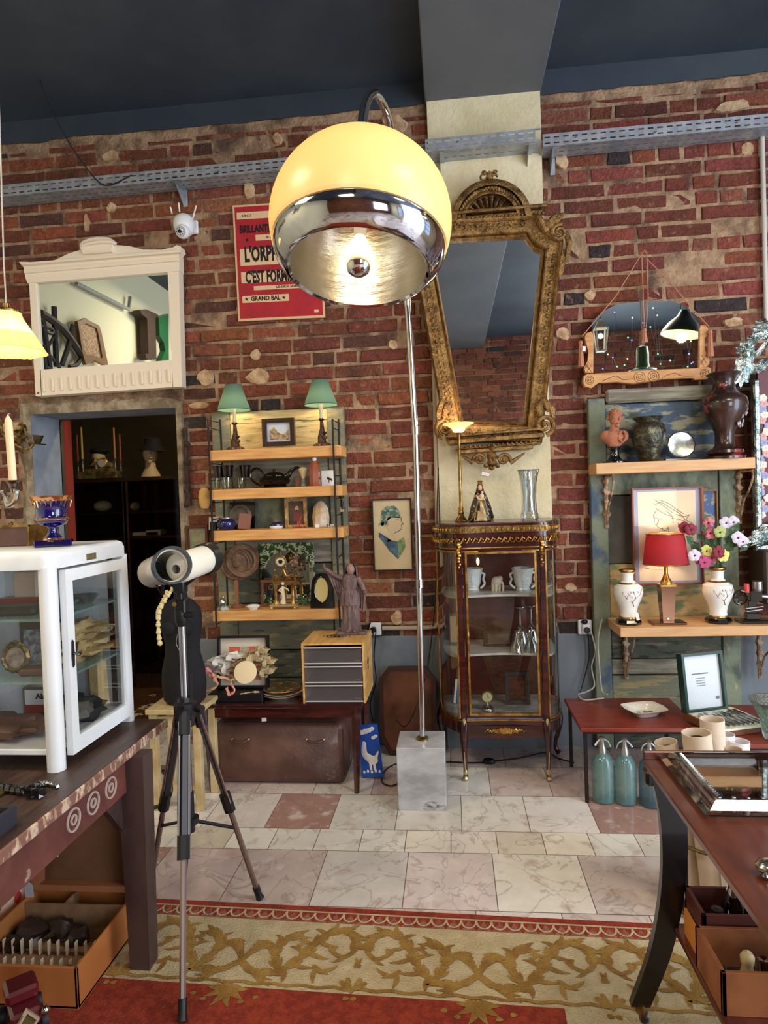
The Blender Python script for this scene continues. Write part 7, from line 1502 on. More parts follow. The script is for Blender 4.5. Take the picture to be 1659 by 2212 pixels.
# ================================================================ mannequin torso on stool, bead necklace
t = thing('stool','small cream painted stool under the black dress form by the doorway','stool',(P(390,1600,3.15).x,3.2,0)); CRP = M('cream_stool_paint',(206,184,140),.6,c2=(180,156,110),vs=8)
m = MB(); m.box(-.14,.14,-.13,.13,.475,.50,b=.004); part('seat',m,CRP,t,.5)
for x in (-.11,.11):
    for y in (-.10,.10): m = MB(); m.box(x-.018,x+.018,y-.018,y+.018,0,.475,b=.002); part('leg',m,CRP,t,None)
m = MB(); m.box(-.11,.11,-.105,-.09,.40,.46); m.box(-.11,.11,-.105,-.09,.08,.12); part('rail',m,CRP,t,None)
ms = (P(392,1500,3.15).x,3.19,.5005); t = thing('dress_form','black headless dress form torso standing on the cream stool','mannequin',ms); BV = M('black_velvet',(16,15,20),.85,c2=(24,22,30),vs=4)
m = MB(); m.lathe([(0,0),(.085,0),(.105,.02),(.112,.10),(.108,.17),(.088,.25),(.086,.29),(.098,.36),(.104,.42),(.098,.47),(.066,.51),(.036,.525),(.032,.56),(.0,.565)],36,SC(1,.72,1)); m.sph((-.04,-.055,.385),.042,14,sc=(1,.8,1)); m.sph((.04,-.055,.385),.042,14,sc=(1,.8,1)); part('torso',m,BV,t)
m = MB(); m.tube(bez([(.01,-.078,.36),(.0,-.074,.31),(.02,-.074,.26),(.03,-.08,.18)],5),.0012,5); part('silver_chain',m,SILVER,t)
nk = [P(378,1265,3.0),P(360,1290,3.0),P(346,1315,3.0),P(342,1340,3.0),P(343,1370,3.0),P(346,1392,3.0)]; t = thing('bead_necklace','long string of round ivory beads hanging from the dress form shoulder','necklace',nk[0])
q = bez(nk,6)
for k in range(len(q)): m = MB(); m.sph(q[k],.0075+.005*((k*7) % 3)/2,10); part('bead',m,M('ivory_bead',(226,206,150),.3),t,world=True)
q = bez([P(360,1278,3.0),P(350,1300,3.0),P(341,1318,3.0),P(340,1335,3.0)],4)
for k in range(len(q)): m = MB(); m.sph(q[k],.008,10); part('bead',m,M('ivory_bead'),t,world=True)
m = MB(); m.tube(nk,.0012,4); m.tube([nk[0],P(385,1258,3.02),Vector((ms[0],3.12,ms[2]+.50))],.0012,4); part('string',m,IRON,t,world=True)
# ================================================================ left foreground: work table
TZ2 = .73; tx1 = -1.032; t = thing('work_table','old dark worn wooden table with carved apron at the left foreground','table',(-1.45,1.6,0))
DWD = M('worn_dark_tabletop',(84,64,56),.38,c2=(58,42,38),vs=4,st=(6,1,1),bump=.12,bs=40,bst=(4,1,1)); WEDG = M('worn_edge',(120,84,70),.7,c2=(196,170,146),vs=18,st=(1,2,1),mixp=(.5,.6)); APR = M('red_brown_apron',(104,58,50),.55,c2=(84,44,40),vs=8,c3=(170,150,136),vs3=9,mix3=(.64,.68))
m = MB(); m.box(-1.88,tx1-.006,.95,2.27,TZ2-.03,TZ2,b=.003); part('tabletop',m,DWD,t,None,world=True)
m = MB(); m.box(tx1-.008,tx1,.95,2.272,TZ2-.032,TZ2+.001,b=.003); part('worn_edge_strip',m,WEDG,t,None,world=True)
m = MB(); m.box(tx1-.05,tx1-.022,1.0,2.0,TZ2-.145,TZ2-.03,b=.003); part('apron',m,APR,t,None,world=True)
for y in (1.70,1.80,1.90): m = MB(); [m.tube([(tx1-.020,y+r*math.cos(a),TZ2-.085+r*math.sin(a)) for a in [2*PI*k/18 for k in range(18)]],.0035,5,closed=True) for r in (.030,.012)]; part('carved_rosette',m,M('pale_wear',(170,150,140),.6),t,world=True)
LGD = M('dark_leg_wood',(74,56,52),.5,c2=(50,36,34),vs=6,st=(1,1,.5))
for (x,y) in ((-1.04,2.03),(-1.84,2.2),(-1.055,1.0),(-1.84,1.0)):
    m = MB(); m.add([(x-.045,y-.035,TZ2-.03),(x+.045,y-.035,TZ2-.03),(x+.045,y+.035,TZ2-.03),(x-.045,y+.035,TZ2-.03),(x-.03,y-.03,.011),(x+.035,y-.03,.011),(x+.035,y+.03,.011),(x-.03,y+.03,.011)],[(3,2,1,0),(4,5,6,7),(0,1,5,4),(1,2,6,5),(2,3,7,6),(3,0,4,7)]); part('leg',m,LGD,t,None,world=True)
m = MB(); m.prism([(0,0),(.10,0),(.10,-.12)],0,.02,T(tx1-.03,1.88,TZ2-.14) @ RZ(PI/2)); part('corner_bracket',m,LGD,t,None,world=True)
# ---- white metal cabinet
CX0,CX1,CY0,CY1 = -1.62,-1.148,1.80,2.262; CZ0,CZ1 = TZ2+.0005,1.375
t = thing('glass_cabinet','white enamelled medical cabinet with glass sides on the work table','cabinet',((CX0+CX1)/2,2.03,CZ0)); WM = M('white_enamel',(232,236,240),.3,coat=.3,c2=(222,224,226),vs=3)
def rr(x0,x1,y0,y1,r,n=6):
    o = []
    for (cx,cy,a0) in ((x1-r,y1-r,0),(x0+r,y1-r,PI/2),(x0+r,y0+r,PI),(x1-r,y0+r,1.5*PI)):
        for k in range(n): a = a0+PI/2*k/(n-1); o.append((cx+r*math.cos(a),cy+r*math.sin(a)))
    return o
def capslab(mb,o,z0,z1,bev,cxy):
    k = len(o); ins = [(x+(cxy[0]-x)/max(.001,math.hypot(x-cxy[0],y-cxy[1]))*bev,y+(cxy[1]-y)/max(.001,math.hypot(x-cxy[0],y-cxy[1]))*bev) for x,y in o]; ins2 = [((x+a)/2+(x-a)*.2,(y+b)/2+(y-b)*.2) for (x,y),(a,b) in zip(o,ins)]
    L = [[(x,y,z0) for x,y in o],[(x,y,z1-bev) for x,y in o],[(x,y,z1-bev*.3) for x,y in ins2],[(x,y,z1) for x,y in ins]]
    mb.add([p for q in L for p in q],[tuple(range(k))[::-1],tuple(range(3*k,4*k))]+[(j*k+i,j*k+(i+1) % k,(j+1)*k+(i+1) % k,(j+1)*k+i) for j in range(3) for i in range(k)])
cc_ = ((CX0+CX1)/2,(CY0+CY1)/2); m = MB(); capslab(m,rr(CX0,CX1,CY0,CY1,.035),CZ1-.055,CZ1,.022,cc_); part('top',m,WM,t,.9,world=True)
for (x,y,w_) in ((CX1,CY0,1),(CX1,CY1,1),(CX0,CY0,-1),(CX0,CY1,-1)):
    m = MB(); x0,x1 = sorted((x,x-w_*.052)); y0,y1 = (CY0,CY0+.05) if y == CY0 else (CY1-.028,CY1); o = rr(x0,x1,y0,y1,.0245 if y == CY0 else .012,5); k = len(o); m.add([(a,b_,z) for z in (CZ0,CZ1-.05) for a,b_ in o],[tuple(range(k))[::-1],tuple(range(k,2*k))]+[(i,(i+1) % k,k+(i+1) % k,k+i) for i in range(k)]); part('corner_post',m,WM,t,.9,world=True)
zsh = [P(60,1342,CY0).z,P(60,1480,CY0).z]; zbt = P(60,1622,CY0).z
m = MB(); m.box(CX0+.02,CX1-.02,CY0+.01,CY1-.01,zbt-.018,zbt,b=.003); part('bottom_shelf',m,WM,t,None,world=True)
m = MB(); m.box(CX0+.045,CX1-.045,CY1-.012,CY1-.006,zbt,CZ1-.05); m.box(CX0+.004,CX0+.010,CY0+.045,CY1-.02,zbt,CZ1-.05); part('rear_glass',m,M_pane('cabinet_glass2',(240,244,246),.05),t,None,world=True)
m = MB(); m.box(CX0+.045,CX1-.05,CY0+.012,CY0+.015,zbt,CZ1-.05); part('front_glass',m,M_pane('cabinet_glass3',(250,250,250),.03),t,None,world=True)
m = MB(); m.box(CX0+.03,CX0+.40,CY1-.03,CY1-.02,zbt,CZ1-.05); m.box(CX0+.012,CX0+.018,CY0+.06,CY1-.02,zbt,CZ1-.05); part('white_rear_panel',m,WM,t,None,world=True)
GEDGE = M('glass_shelf_green',(150,190,180),.05,alpha=.45,coat=.5)
for z in zsh: m = MB(); m.box(CX0+.02,CX1-.02,CY0+.03,CY1-.04,z-.007,z); part('glass_shelf',m,GEDGE,t,None,world=True)
# side door, in the plane facing the aisle
m = MB(); dy0,dy1,dz0,dz1_ = CY0+.058,CY1-.032,zbt-.035,CZ1-.062; fw = .036
m.ring([(dy0,dz0),(dy1,dz0),(dy1,dz1_),(dy0,dz1_)],[(dy0+fw,dz0+fw+.012),(dy1-fw,dz0+fw+.012),(dy1-fw,dz1_-fw),(dy0+fw,dz1_-fw)],-.008,.012,T(CX1,0,0) @ RZ(PI/2)); dr = part('door',m,WM,t,None,world=True)
m = MB(); m.box(CX1-.004,CX1-.001,dy0+fw-.004,dy1-fw+.004,dz0+fw,dz1_-fw+.004); part('door_glass',m,M_pane('cabinet_glass2'),dr,None,world=True)
m = MB(); zk = P(155,1408,1.9).z; m.prism([(0,-.042),(.006,-.036),(.008,0),(.006,.036),(0,.042),(-.006,.036),(-.008,0),(-.006,-.036)],-.002,.003,T(CX1+.009,dy0+.018,zk) @ RZ(PI/2)); m.cyl((CX1+.008,dy0+.018,zk),(CX1+.028,dy0+.018,zk),.004,n=8); m.sph((CX1+.03,dy0+.018,zk),.008,10,sc=(.7,1.5,.8)); part('latch',m,M('dark_nickel',(110,110,112),.25,1),dr,None,world=True)
m = MB(); m.box(CX1-.002,CX1+.002,1.99,2.045,CZ1-.047,CZ1-.027); part('name_plate',m,M('bronze_plate',(92,84,62),.4,.6,c2=(150,136,100),vs=200),t,None,world=True)
# contents
def inc(name,lab,cat,x,y,z,grp=None,rz=0): return thing(name,lab,cat,(x,y,z+.0006),rz,grp)
t = inc('tray','dark leather tray on the upper glass shelf of the white cabinet','tray',-1.46,1.90,zsh[0]); m = MB(); m.box(-.13,.09,-.05,.05,0,.022,b=.006); m.box(.0,.20,-.045,.04,.0,.030,RZ(.1) @ T(.0,0,0),b=.01); part('body',m,M('black_leather',(34,28,28),.4),t,.6)
t = inc('red_box','translucent red box on the upper glass shelf of the white cabinet','box',-1.40,2.05,zsh[0]); m = MB(); m.box(-.08,.08,-.04,.04,0,.035,b=.004); part('body',m,M('cherry_red',(150,30,40),.3),t,.6); m = MB(); m.box(-.02,.06,-.03,.03,.036,.12,b=.004); part('cream_block',m,M('cream_pack',(200,180,160),.6),t,.6)
t = inc('round_frame','round ornate brass frame with crest on the middle glass shelf','frame',P(38,1480,1.93).x,1.93,zsh[1]); s = mm(1.93)
m = MB(); m.lathe([(34*s,.004),(36*s,-.004),(30*s,-.010),(24*s,-.004),(0,-.003)],36,T(0,0,37*s) @ RX(-.1) @ RX(PI/2) @ SC(1,1,-1),flute=lambda a,z: .04*math.cos(a*14)); m.f = [f[::-1] for f in m.f]
for k in range(5): m.sph(((k-2)*9*s,0,73*s-abs(k-2)*4*s),4.6*s,8,jit=.5)
part('brass_rim',m,M('antique_brass',(130,112,76),.35,.8,c2=(74,62,42),vs=80),t); m = MB(); m.lathe([(23*s,-.005),(0,-.005)],30,T(0,0,37*s) @ RX(-.1) @ RX(PI/2) @ SC(1,1,-1)); m.f = [f[::-1] for f in m.f]; part('centre',m,M('pinkish_centre',(170,152,146),.3,c2=(110,100,96),vs=40),t)
t = inc('photo_card','small blue photo card behind the round frame in the white cabinet','card',P(84,1480,2.05).x,2.05,zsh[1]); m = MB(); m.box(-.05,.03,-.003,.003,0,.11,RX(-.1)); part('card',m,M('card_blue',(70,90,120),.4,c2=(180,186,190),vs=40),t,None)
t = inc('wallet','brown leather wallet on the middle glass shelf beside the round frame','wallet',P(84,1480,1.90).x,1.92,zsh[1]); m = MB(); m.box(-.06,.05,-.03,.04,0,.022,RZ(.15),b=.006); part('body',m,M('brown_wallet',(96,62,50),.5),t,.6)
t = inc('leather_bag','brown leather bag lying on the bottom of the white cabinet','bag',-1.42,1.93,zbt); m = MB(); m.sph((0,0,.024),.125,20,sc=(1.15,.75,.24),jit=.5); m.box(-.02,.14,-.06,-.03,.02,.035,RZ(.1),b=.005); part('body',m,M('taupe_leather',(108,78,68),.5,bump=.3,bs=30),t)
t = inc('bottle','square labelled bottle at the back of the bottom cabinet shelf','bottle',P(85,1580,2.1).x,2.13,zbt); m = MB(); m.box(-.06,.06,-.03,.03,0,.10,b=.008); m.lathe([(.035,.10),(.03,.14),(0,.15)],14); part('body',m,M('grey_brown_bottle',(130,116,104),.3),t,.6); m = MB(); m.box(-.045,.045,-.032,-.03,.04,.09); l_ = part('label',m,PAPERT,t,None); m = MB(); m.box(-.045,.045,-.0325,-.03,.01,.04); part('red_band',m,M('label_red',(170,60,54),.6),t,None); m = MB(); text_mb(m,'Ab',.026,T(.01,-.033,.068),.0003,.1); part('lettering',m,M('ink_black'),l_,None)
t = inc('folded_cloth','folded ochre cloth on the middle glass shelf behind the cabinet door','cloth',-1.25,2.10,zsh[1]); OC = M('ochre_linen',(214,184,128),.85,c2=(190,156,104),vs=10,bump=.5,bs=14)
m = MB(); m.sph((0,0,.10),.08,20,sc=(.8,1.25,.32),jit=1.2); m.sph((-.0,.03,.055),.07,18,sc=(.8,1.2,.4),jit=1.4); m.sph((.0,.0,.025),.07,18,sc=(.8,1.2,.34),jit=1.2); part('folds',m,OC,t)
t = inc('hat','dark fabric cap lying on the bottom shelf near the cabinet door','hat',-1.27,2.08,zbt); m = MB(); m.sph((0,0,.02),.085,20,sc=(1,1.1,.55),jit=.6); part('crown',m,M('dark_grey_felt',(48,44,44),.8),t); m = MB(); m.sph((.03,-.05,.035),.06,16,sc=(.8,1.1,.5),jit=.5); part('pale_lining',m,M('grey_lining',(120,110,96),.8),t)
t = inc('cloth_strip','ochre cloth hanging upright on the bottom shelf at the far post','cloth',-1.24,2.185,zbt); m = MB(); m.box(-.03,.03,-.02,.02,0,.19,b=.015); m.jitter(.012,30); part('folds',m,OC,t)
for k,(x,y,r,lab) in enumerate(((-1.24,2.12,.05,'clear glass dish at the far end of the upper glass shelf'),(-1.22,1.98,.04,'clear glass dish in the middle of the upper glass shelf'),(-1.28,2.05,.035,'dark rimmed glass bowl on the upper glass shelf'))):
    m = MB(); m.lathe([(r*.5,0),(r*.6,.003),(r,.028),(r*.95,.028),(r*.55,.006),(0,.005)],24); solo('glass_dish',m,M_pane('dish_glass',(216,220,218),.3),lab,'dish',(x,y,zsh[0]+.0006),'glass dishes in the white cabinet')
t = inc('book','dark red book standing at the back of the middle glass shelf','book',-1.42,2.16,zsh[1]); m = MB(); m.box(-.07,.07,-.02,.02,0,.13,b=.003); part('cover',m,M('oxblood_cover',(60,22,26),.5),t,None); m = MB(); m.box(-.066,.066,-.016,.016,.128,.131); part('pages',m,PAPERT,t,None)
# ---- on top of the cabinet
zc = CZ1+.0006; Y = 2.00; s = mm(Y); COBG = M('cobalt_glass',(16,10,96),.06,coat=1,c2=(10,8,60),vs=6); GRM = M('rose_gold',(206,156,110),.15,.9)
t = thing('urn','cobalt blue glass urn with gold dripping rim on the white cabinet','urn',(P(115,1165,Y).x,Y,zc))
m = MB(); m.box(-38*s,40*s,-38*s,38*s,0,15*s,RZ(.5),b=.004); part('square_foot',m,COBG,t,.6)
m = MB(); lat(m,[(0,14),(22,15),(20,19),(12,30),(10,38),(12,44),(30,50),(36,58),(37,62),(33,65),(31,72),(34,92),(40,104),(46,113),(44,113),(36,100),(0,94)],s,40); part('bowl',m,COBG,t)
m = MB(); lat(m,[(40.4,103),(46,112),(47,115),(44,115),(38,103)],s,40); lat(m,[(37.5,60),(38,62),(34,65.5),(33.5,64)],s,40); lat(m,[(22.5,14.5),(20.6,19),(19,20)],s,30)
for k in range(24): a = k*PI/12; m.tube([(41.5*s*math.cos(a),41.5*s*math.sin(a),105*s),(37.6*s*math.cos(a),37.6*s*math.sin(a),(97-4*(k % 3))*s)],[2.4*s,.8*s],5)
part('gold_rim',m,GRM,t)
m = MB()
for k in range(3): m.tube([(14*s+k*9*s,-31*s+k*6*s-0*s,5*s),(16*s+k*9*s,-31*s+k*6*s,10*s),(19*s+k*9*s,-30*s+k*6*s,5*s)],.0006,4)
part('foot_engraving',m,M('violet_mark',(90,84,150)),t)
xw = P(97,1160,2.14).x; t = thing('studded_box','brown case with brass trim and studs at the back of the white cabinet top','case',(xw-.18,2.14,zc)); m = MB(); m.box(-.18,.18,-.09,.08,0,.066,b=.003); part('body',m,M('taupe_leatherette',(110,82,76),.5,c2=(92,66,62),vs=8),t,None)
m = MB(); m.box(-.183,.183,-.093,-.080,.062,.070,b=.001); m.box(.176,.183,-.09,.08,0,.068,b=.001); part('brass_trim',m,BRASS,t,None)
for x in (-.10,-.02,.05,.12): m = MB(); m.sph((x,-.088,.074),.008,10); part('stud',m,BRASS,t)
# candelabrum
cy_ = 1.66; cxp = P(-66,1100,cy_).x; t = thing('candelabrum','silver candelabrum arm holding an ivory candle at the left edge','candelabrum',(cxp,cy_,TZ2+.0005)); b0 = Vector(t.location)
m = MB(); m.lathe([(0,0),(.06,0),(.062,.008),(.04,.02),(.018,.035),(.014,.06)],24); m.lathe([(.014,.05),(.016,.09),(.010,.12),(.011,.45),(.017,.48),(.010,.51),(.012,.62),(0,.63)],16); part('stem',m,M('aged_brass',(120,108,70),.3,.9),t)
m = MB(); e = P(30,1072,cy_-.02)-b0; st = Vector((0,0,.60)); m.tube(bez([st,P(0,1070,cy_-.01)-b0,P(16,1092,cy_-.02)-b0,P(32,1082,cy_-.02)-b0,P(37,1062,cy_-.02)-b0,P(30,1055,cy_-.02)-b0],6),.0065,8); part('curved_arm',m,SILVER,t)
cb0 = P(30,1066,cy_-.02)-b0; X = T(*cb0) @ RY(-.03); s = mm(cy_); m = MB(); m.lathe([(0,0),(5*s,0),(7*s,6*s),(6*s,10*s),(9*s,14*s),(10*s,20*s),(13*s,26*s),(16*s,29*s),(14*s,30*s),(9*s,26*s)],24,X); part('candle_cup',m,SILVER,t)
m = MB(); m.lathe([(8.5*s,22*s),(8.3*s,150*s),(7.5*s,165*s),(4*s,173*s),(1.2*s,178*s),(0,180*s)],20,X); part('candle',m,M('ivory_wax',(238,214,172),.5,sub=.1),t); m = MB(); m.tube([(0,0,176*s),(1*s,0,182*s),(4*s,0,180*s)],.0012,5,X); part('wick',m,M('wick_pale',(200,180,150)),t)
# pendant lamp
Yp = 2.35; s = mm(Yp); pt_ = P(14,668,Yp); t = thing('pendant_lamp','fluted glass pendant lamp glowing at the left edge on a twisted cord','lamp',pt_)
m = MB(); m.tube([(P(0,60,Yp).x-pt_.x,0,ZC-pt_.z),(P(8,560,Yp).x-pt_.x,0,.18),(0,0,0)],.003,6); part('cord',m,M('white_twisted_cord'),t)
m = MB(); m.lathe([(0,.02),(.012,.02),(.014,0),(.04,-.002),(.05,-.008),(.048,-.014)],24); part('gallery',m,BRASS,t)
m = MB(); fl_l = lambda a,z: .035*math.cos(a*36)+(.05*math.cos(a*8) if z < -.14 else 0); m.lathe([(.046,-.008),(.052,-.03),(.070,-.062),(.092,-.098),(.112,-.132),(.128,-.158),(.124,-.160),(.105,-.13),(.085,-.096)],120,flute=fl_l); part('glass_shade',m,M_shade('amber_ribbed_glass',(255,240,190),.15,.55,.22,(255,232,150)),t)
m = MB(); m.sph((0,0,-.09),.03,12,sc=(1,1,1.3)); part('bulb',m,M('glowing_bulb'),t); lamp('POINT','pendant_bulb',pt_+Vector((0,0,-.13)),2.5,(1,.8,.45),.03)
# brass wall sconce
t = thing('wall_sconce','ornate brass wall sconce with candle cup left of the doorway','sconce',P(20,930,YW)); 
m = MB(); m.tube(bez([P(2,905,3.85),P(6,935,3.82),P(30,958,3.80),P(58,970,3.78),P(72,960,3.78),P(75,948,3.78)],6),.008,8); m.tube(bez([P(40,940,3.84),P(52,925,3.82),P(58,945,3.80),P(66,966,3.78)],5),.006,7); m.sph(P(38,945,3.86),.04,12,jit=.8); m.sph(P(48,925,3.85),.03,10,jit=.8); m.cyl(P(30,945,3.86),P(30,945,YW),.03,n=12); m.tube(bez([P(45,968,3.8),P(42,975,3.79),P(50,978,3.78)],4),.005,6); part('scroll_arm',m,M('sconce_brass',(186,156,104),.35,.8,c2=(90,70,44),vs=30),t,world=True)
m = MB(); c_ = P(81,960,3.78); m.lathe([(0,0),(.045,.0),(.05,.006),(.016,.008),(.018,.012),(.032,.055),(.026,.055),(.012,.012)],18,T(*c_) @ RY(.12)); part('candle_cup',m,M('dark_brass',(96,84,56),.4,.8),t,world=True)
# things lying on the work table
t = thing('black_necklace','black faceted bead necklace lying on the work table before the cabinet','necklace',PZ(60,1705,TZ2)); z_ = TZ2+.012
q = bez([PZ(-20,1700,z_),PZ(20,1704,z_),PZ(60,1708,z_),PZ(78,1700,z_),PZ(95,1694,z_),PZ(122,1700,z_)],7)
for k,c_ in enumerate(q[::1]): m = MB(); r_ = (.009 if k < 24 else .006); m.sph(c_,r_*(1+.5*(k % 2)),6,jit=.3); part('bead',m,BLKW if k < 26 else SILVER,t,None,world=True)
m = MB(); [m.sph(PZ(x,y,TZ2+.016),.016,6,jit=.6,sc=(1.4,1,.8)) for x,y in ((66,1712),(82,1712),(74,1702))]; part('pendant_stones',m,BLKW,t,None,world=True)
pz_ = PZ(36,1745,TZ2+.04); t = thing('wooden_tray_box','corner of a black edged shallow wooden box on the near end of the work table','box',(pz_.x-.14,pz_.y-.15,TZ2+.0005)); m = MB(); m.ring([(-.14,-.15),(.14,-.15),(.14,.15),(-.14,.15)],[(-.128,-.138),(.128,-.138),(.128,.138),(-.128,.138)],0,.045,RX(PI/2) @ SC(1,-1,1) @ T(0,-.045,0)); m.f = m.f; part('box_sides',m,M('blue_black_side',(40,40,50),.6),t,None); m = MB(); m.box(-.13,.13,-.14,.14,0,.006); m.box(-.13,.13,.05,.055,0,.04); part('box_floor',m,M('orange_brown_wood',(150,92,60),.5),t,None)
# ---- things under the table: open cutlery suitcase
t = thing('cutlery_suitcase','open tan suitcase fitted with cutlery racks under the work table','suitcase',(-1.38,2.04,.011)); TAN = M('tan_card',(186,118,62),.6,c2=(168,102,52),vs=6); TIN_ = M('beige_felt',(150,116,86),.9,c2=(132,100,74),vs=20)
x0,x1,y0,y1,h = -.15,.235,-.21,.20,.125
m = MB(); 
for (a,b_,c_,d_) in ((x0,x1,y0,y0+.010),(x0,x1,y1-.010,y1),(x0,x0+.010,y0,y1),(x1-.010,x1,y0,y1)): m.box(a,b_,c_,d_,0,h,b=.002)
m.box(x0,x1,y0,y1,0,.008); part('base_case',m,TAN,t,None)
m = MB(); m.box(x0+.01,x1-.01,y0+.01,y1-.01,.008,.04); m.box(x0+.01,x1-.01,.10,.106,.04,h-.008); m.box(.0,.006,.106,y1-.01,.04,h-.01); part('felt_inset',m,TIN_,t,None)
for r_,yy in enumerate((-.04,-.125)):
    for k in range(11): x = x0+.03+k*.031; m = MB(); m.box(x,x+.005,yy-.008,yy+.008,.04,.088,b=.002); part('rack_tooth',m,M('pale_tooth',(196,176,150),.6),t,None)
m = MB(); [m.sph((x,y,.06),r,12,sc=(1.2,1,.7),jit=.6) for x,y,r in ((-.07,.03,.05),(.02,.05,.045),(.10,.02,.035),(-.10,-.02,.03),(.16,-.15,.03))]; part('dark_bundles',m,M('dark_plastic_wrap',(52,38,34),.4),t)
m = MB(); X = T(0,y1+.002,h) @ RX(-.12); m.ring([(x0,0),(x1,0),(x1,.36),(x0,.36)],[(x0+.028,.02),(x1-.028,.02),(x1-.028,.345),(x0+.028,.345)],-.05,.006,X); lid = part('open_lid',m,M('tan_lid_edge',(150,96,64),.6),t,None); m = MB(); m.box(x0+.02,x1-.02,-.012,.004,.015,.35,X); part('lid_lining',m,M('brown_lid_lining',(104,72,48),.8,c2=(96,64,42),vs=12),lid,None); m = MB(); m.box(x0+.05,x0+.078,-.014,-.012,.10,.125,X); part('price_sticker',m,M('pale_sticker',(180,180,184)),lid,None)
m = MB(); m.tube(bez([(-.02,y1-.02,h+.37),(-.03,y1-.03,h+.395),(.04,y1-.03,h+.39),(.06,y1-.02,h+.365)],5),.008,7); part('carry_handle',m,M('dark_leather'),t)
# polka dot hat box, tag, toy car
t = thing('hat_box','round cream hat box with red dots and red lid under the work table','box',(-1.735,2.22,.011)); m = MB(); m.lathe([(0,0),(.165,0),(.165,.23),(0,.23)],48); part('body',m,M('cream_box_paper',(226,206,178),.6),t); m = MB()
for r_ in range(3):
    for k in range(14): a = (k+.5*(r_ % 2))*2*PI/14; m.sph((.1655*math.cos(a),.1655*math.sin(a),.04+.07*r_),.019,12,T() ,(.10+.9*abs(math.sin(a)),.10+.9*abs(math.cos(a)),1))
part('red_dots',m,M('dot_red',(176,44,36),.6),t); m = MB(); m.lathe([(.172,.20),(.172,.32),(.165,.33),(.150,.315),(.150,.25),(0,.25)],48); part('red_lid',m,M('lid_red',(168,22,34),.3,coat=.3),t)
t = thing('price_tag','white string tag hanging in the shadow left of the open suitcase','tag',P(62,1905,2.0)); m = MB(); m.tube([(0,0,.05),(0,0,0)],.0008,4); part('string',m,PAPERT,t); m = MB(); m.prism([(-.014,-.05),(.014,-.05),(.014,-.012),(0,0),(-.014,-.012)],-.001,.001); part('tag',m,M('grey_tag',(150,152,160),.7),t,None)
cy2 = 1.50; cp = P(70,2182,cy2); t = thing('model_car','dark red tin model car with cream radiator frame at the bottom left','model car',(cp.x,cy2,.011)); zc_ = cp.z-.055
RED = M('car_maroon',(84,20,26),.25,coat=.6)
X = T(-.03,.02,zc_) @ RZ(.75) @ SC(.62); m = MB(); m.box(-.055,.055,.0,.19,-.04,.035,X,b=.012); m.box(-.06,.06,.07,.19,.03,.085,X,b=.012); part('body',m,RED,t,.6)
m = MB(); m.ring([(-.036,0),(0,-.052),(.036,0),(.0,.056)],[(-.026,0),(0,-.038),(.026,0),(.0,.042)],-.022,-.004,X @ SC(1.2,1,1)); g_ = part('radiator_frame',m,M('cream_chrome',(214,206,180),.2,.6),t,.6); m = MB(); m.prism([(-.026,0),(0,-.038),(.026,0),(.0,.042)],-.012,-.004,X @ SC(1.2,1,1)); part('radiator_mesh',m,M('olive_mesh',(92,80,44),.5,.4),g_,None)
for q in (-1,1): m = MB(); m.sph((q*.066,-.012,.018*q),.017,14,X); part('headlamp',m,SILVER,t)
for q in (-1,1):
    for yy in (.03,.16): m = MB(); m.lathe([(0,-.012),(.030,-.012),(.034,0),(.030,.012),(0,.012)],24,X @ T(q*.068,yy,-.045) @ RY(PI/2)); part('wheel',m,M('tyre_black',(24,24,28),.6),t)
m = MB(); m.box(-.05,.05,-.09,.09,0,zc_-.056,T(-.10,.08,0) @ RZ(.75),b=.004); solo('card_box',m,M('dark_navy_box',(30,20,22),.5),'dark low box that the red model car stands on','box',(cp.x,cy2,.011))
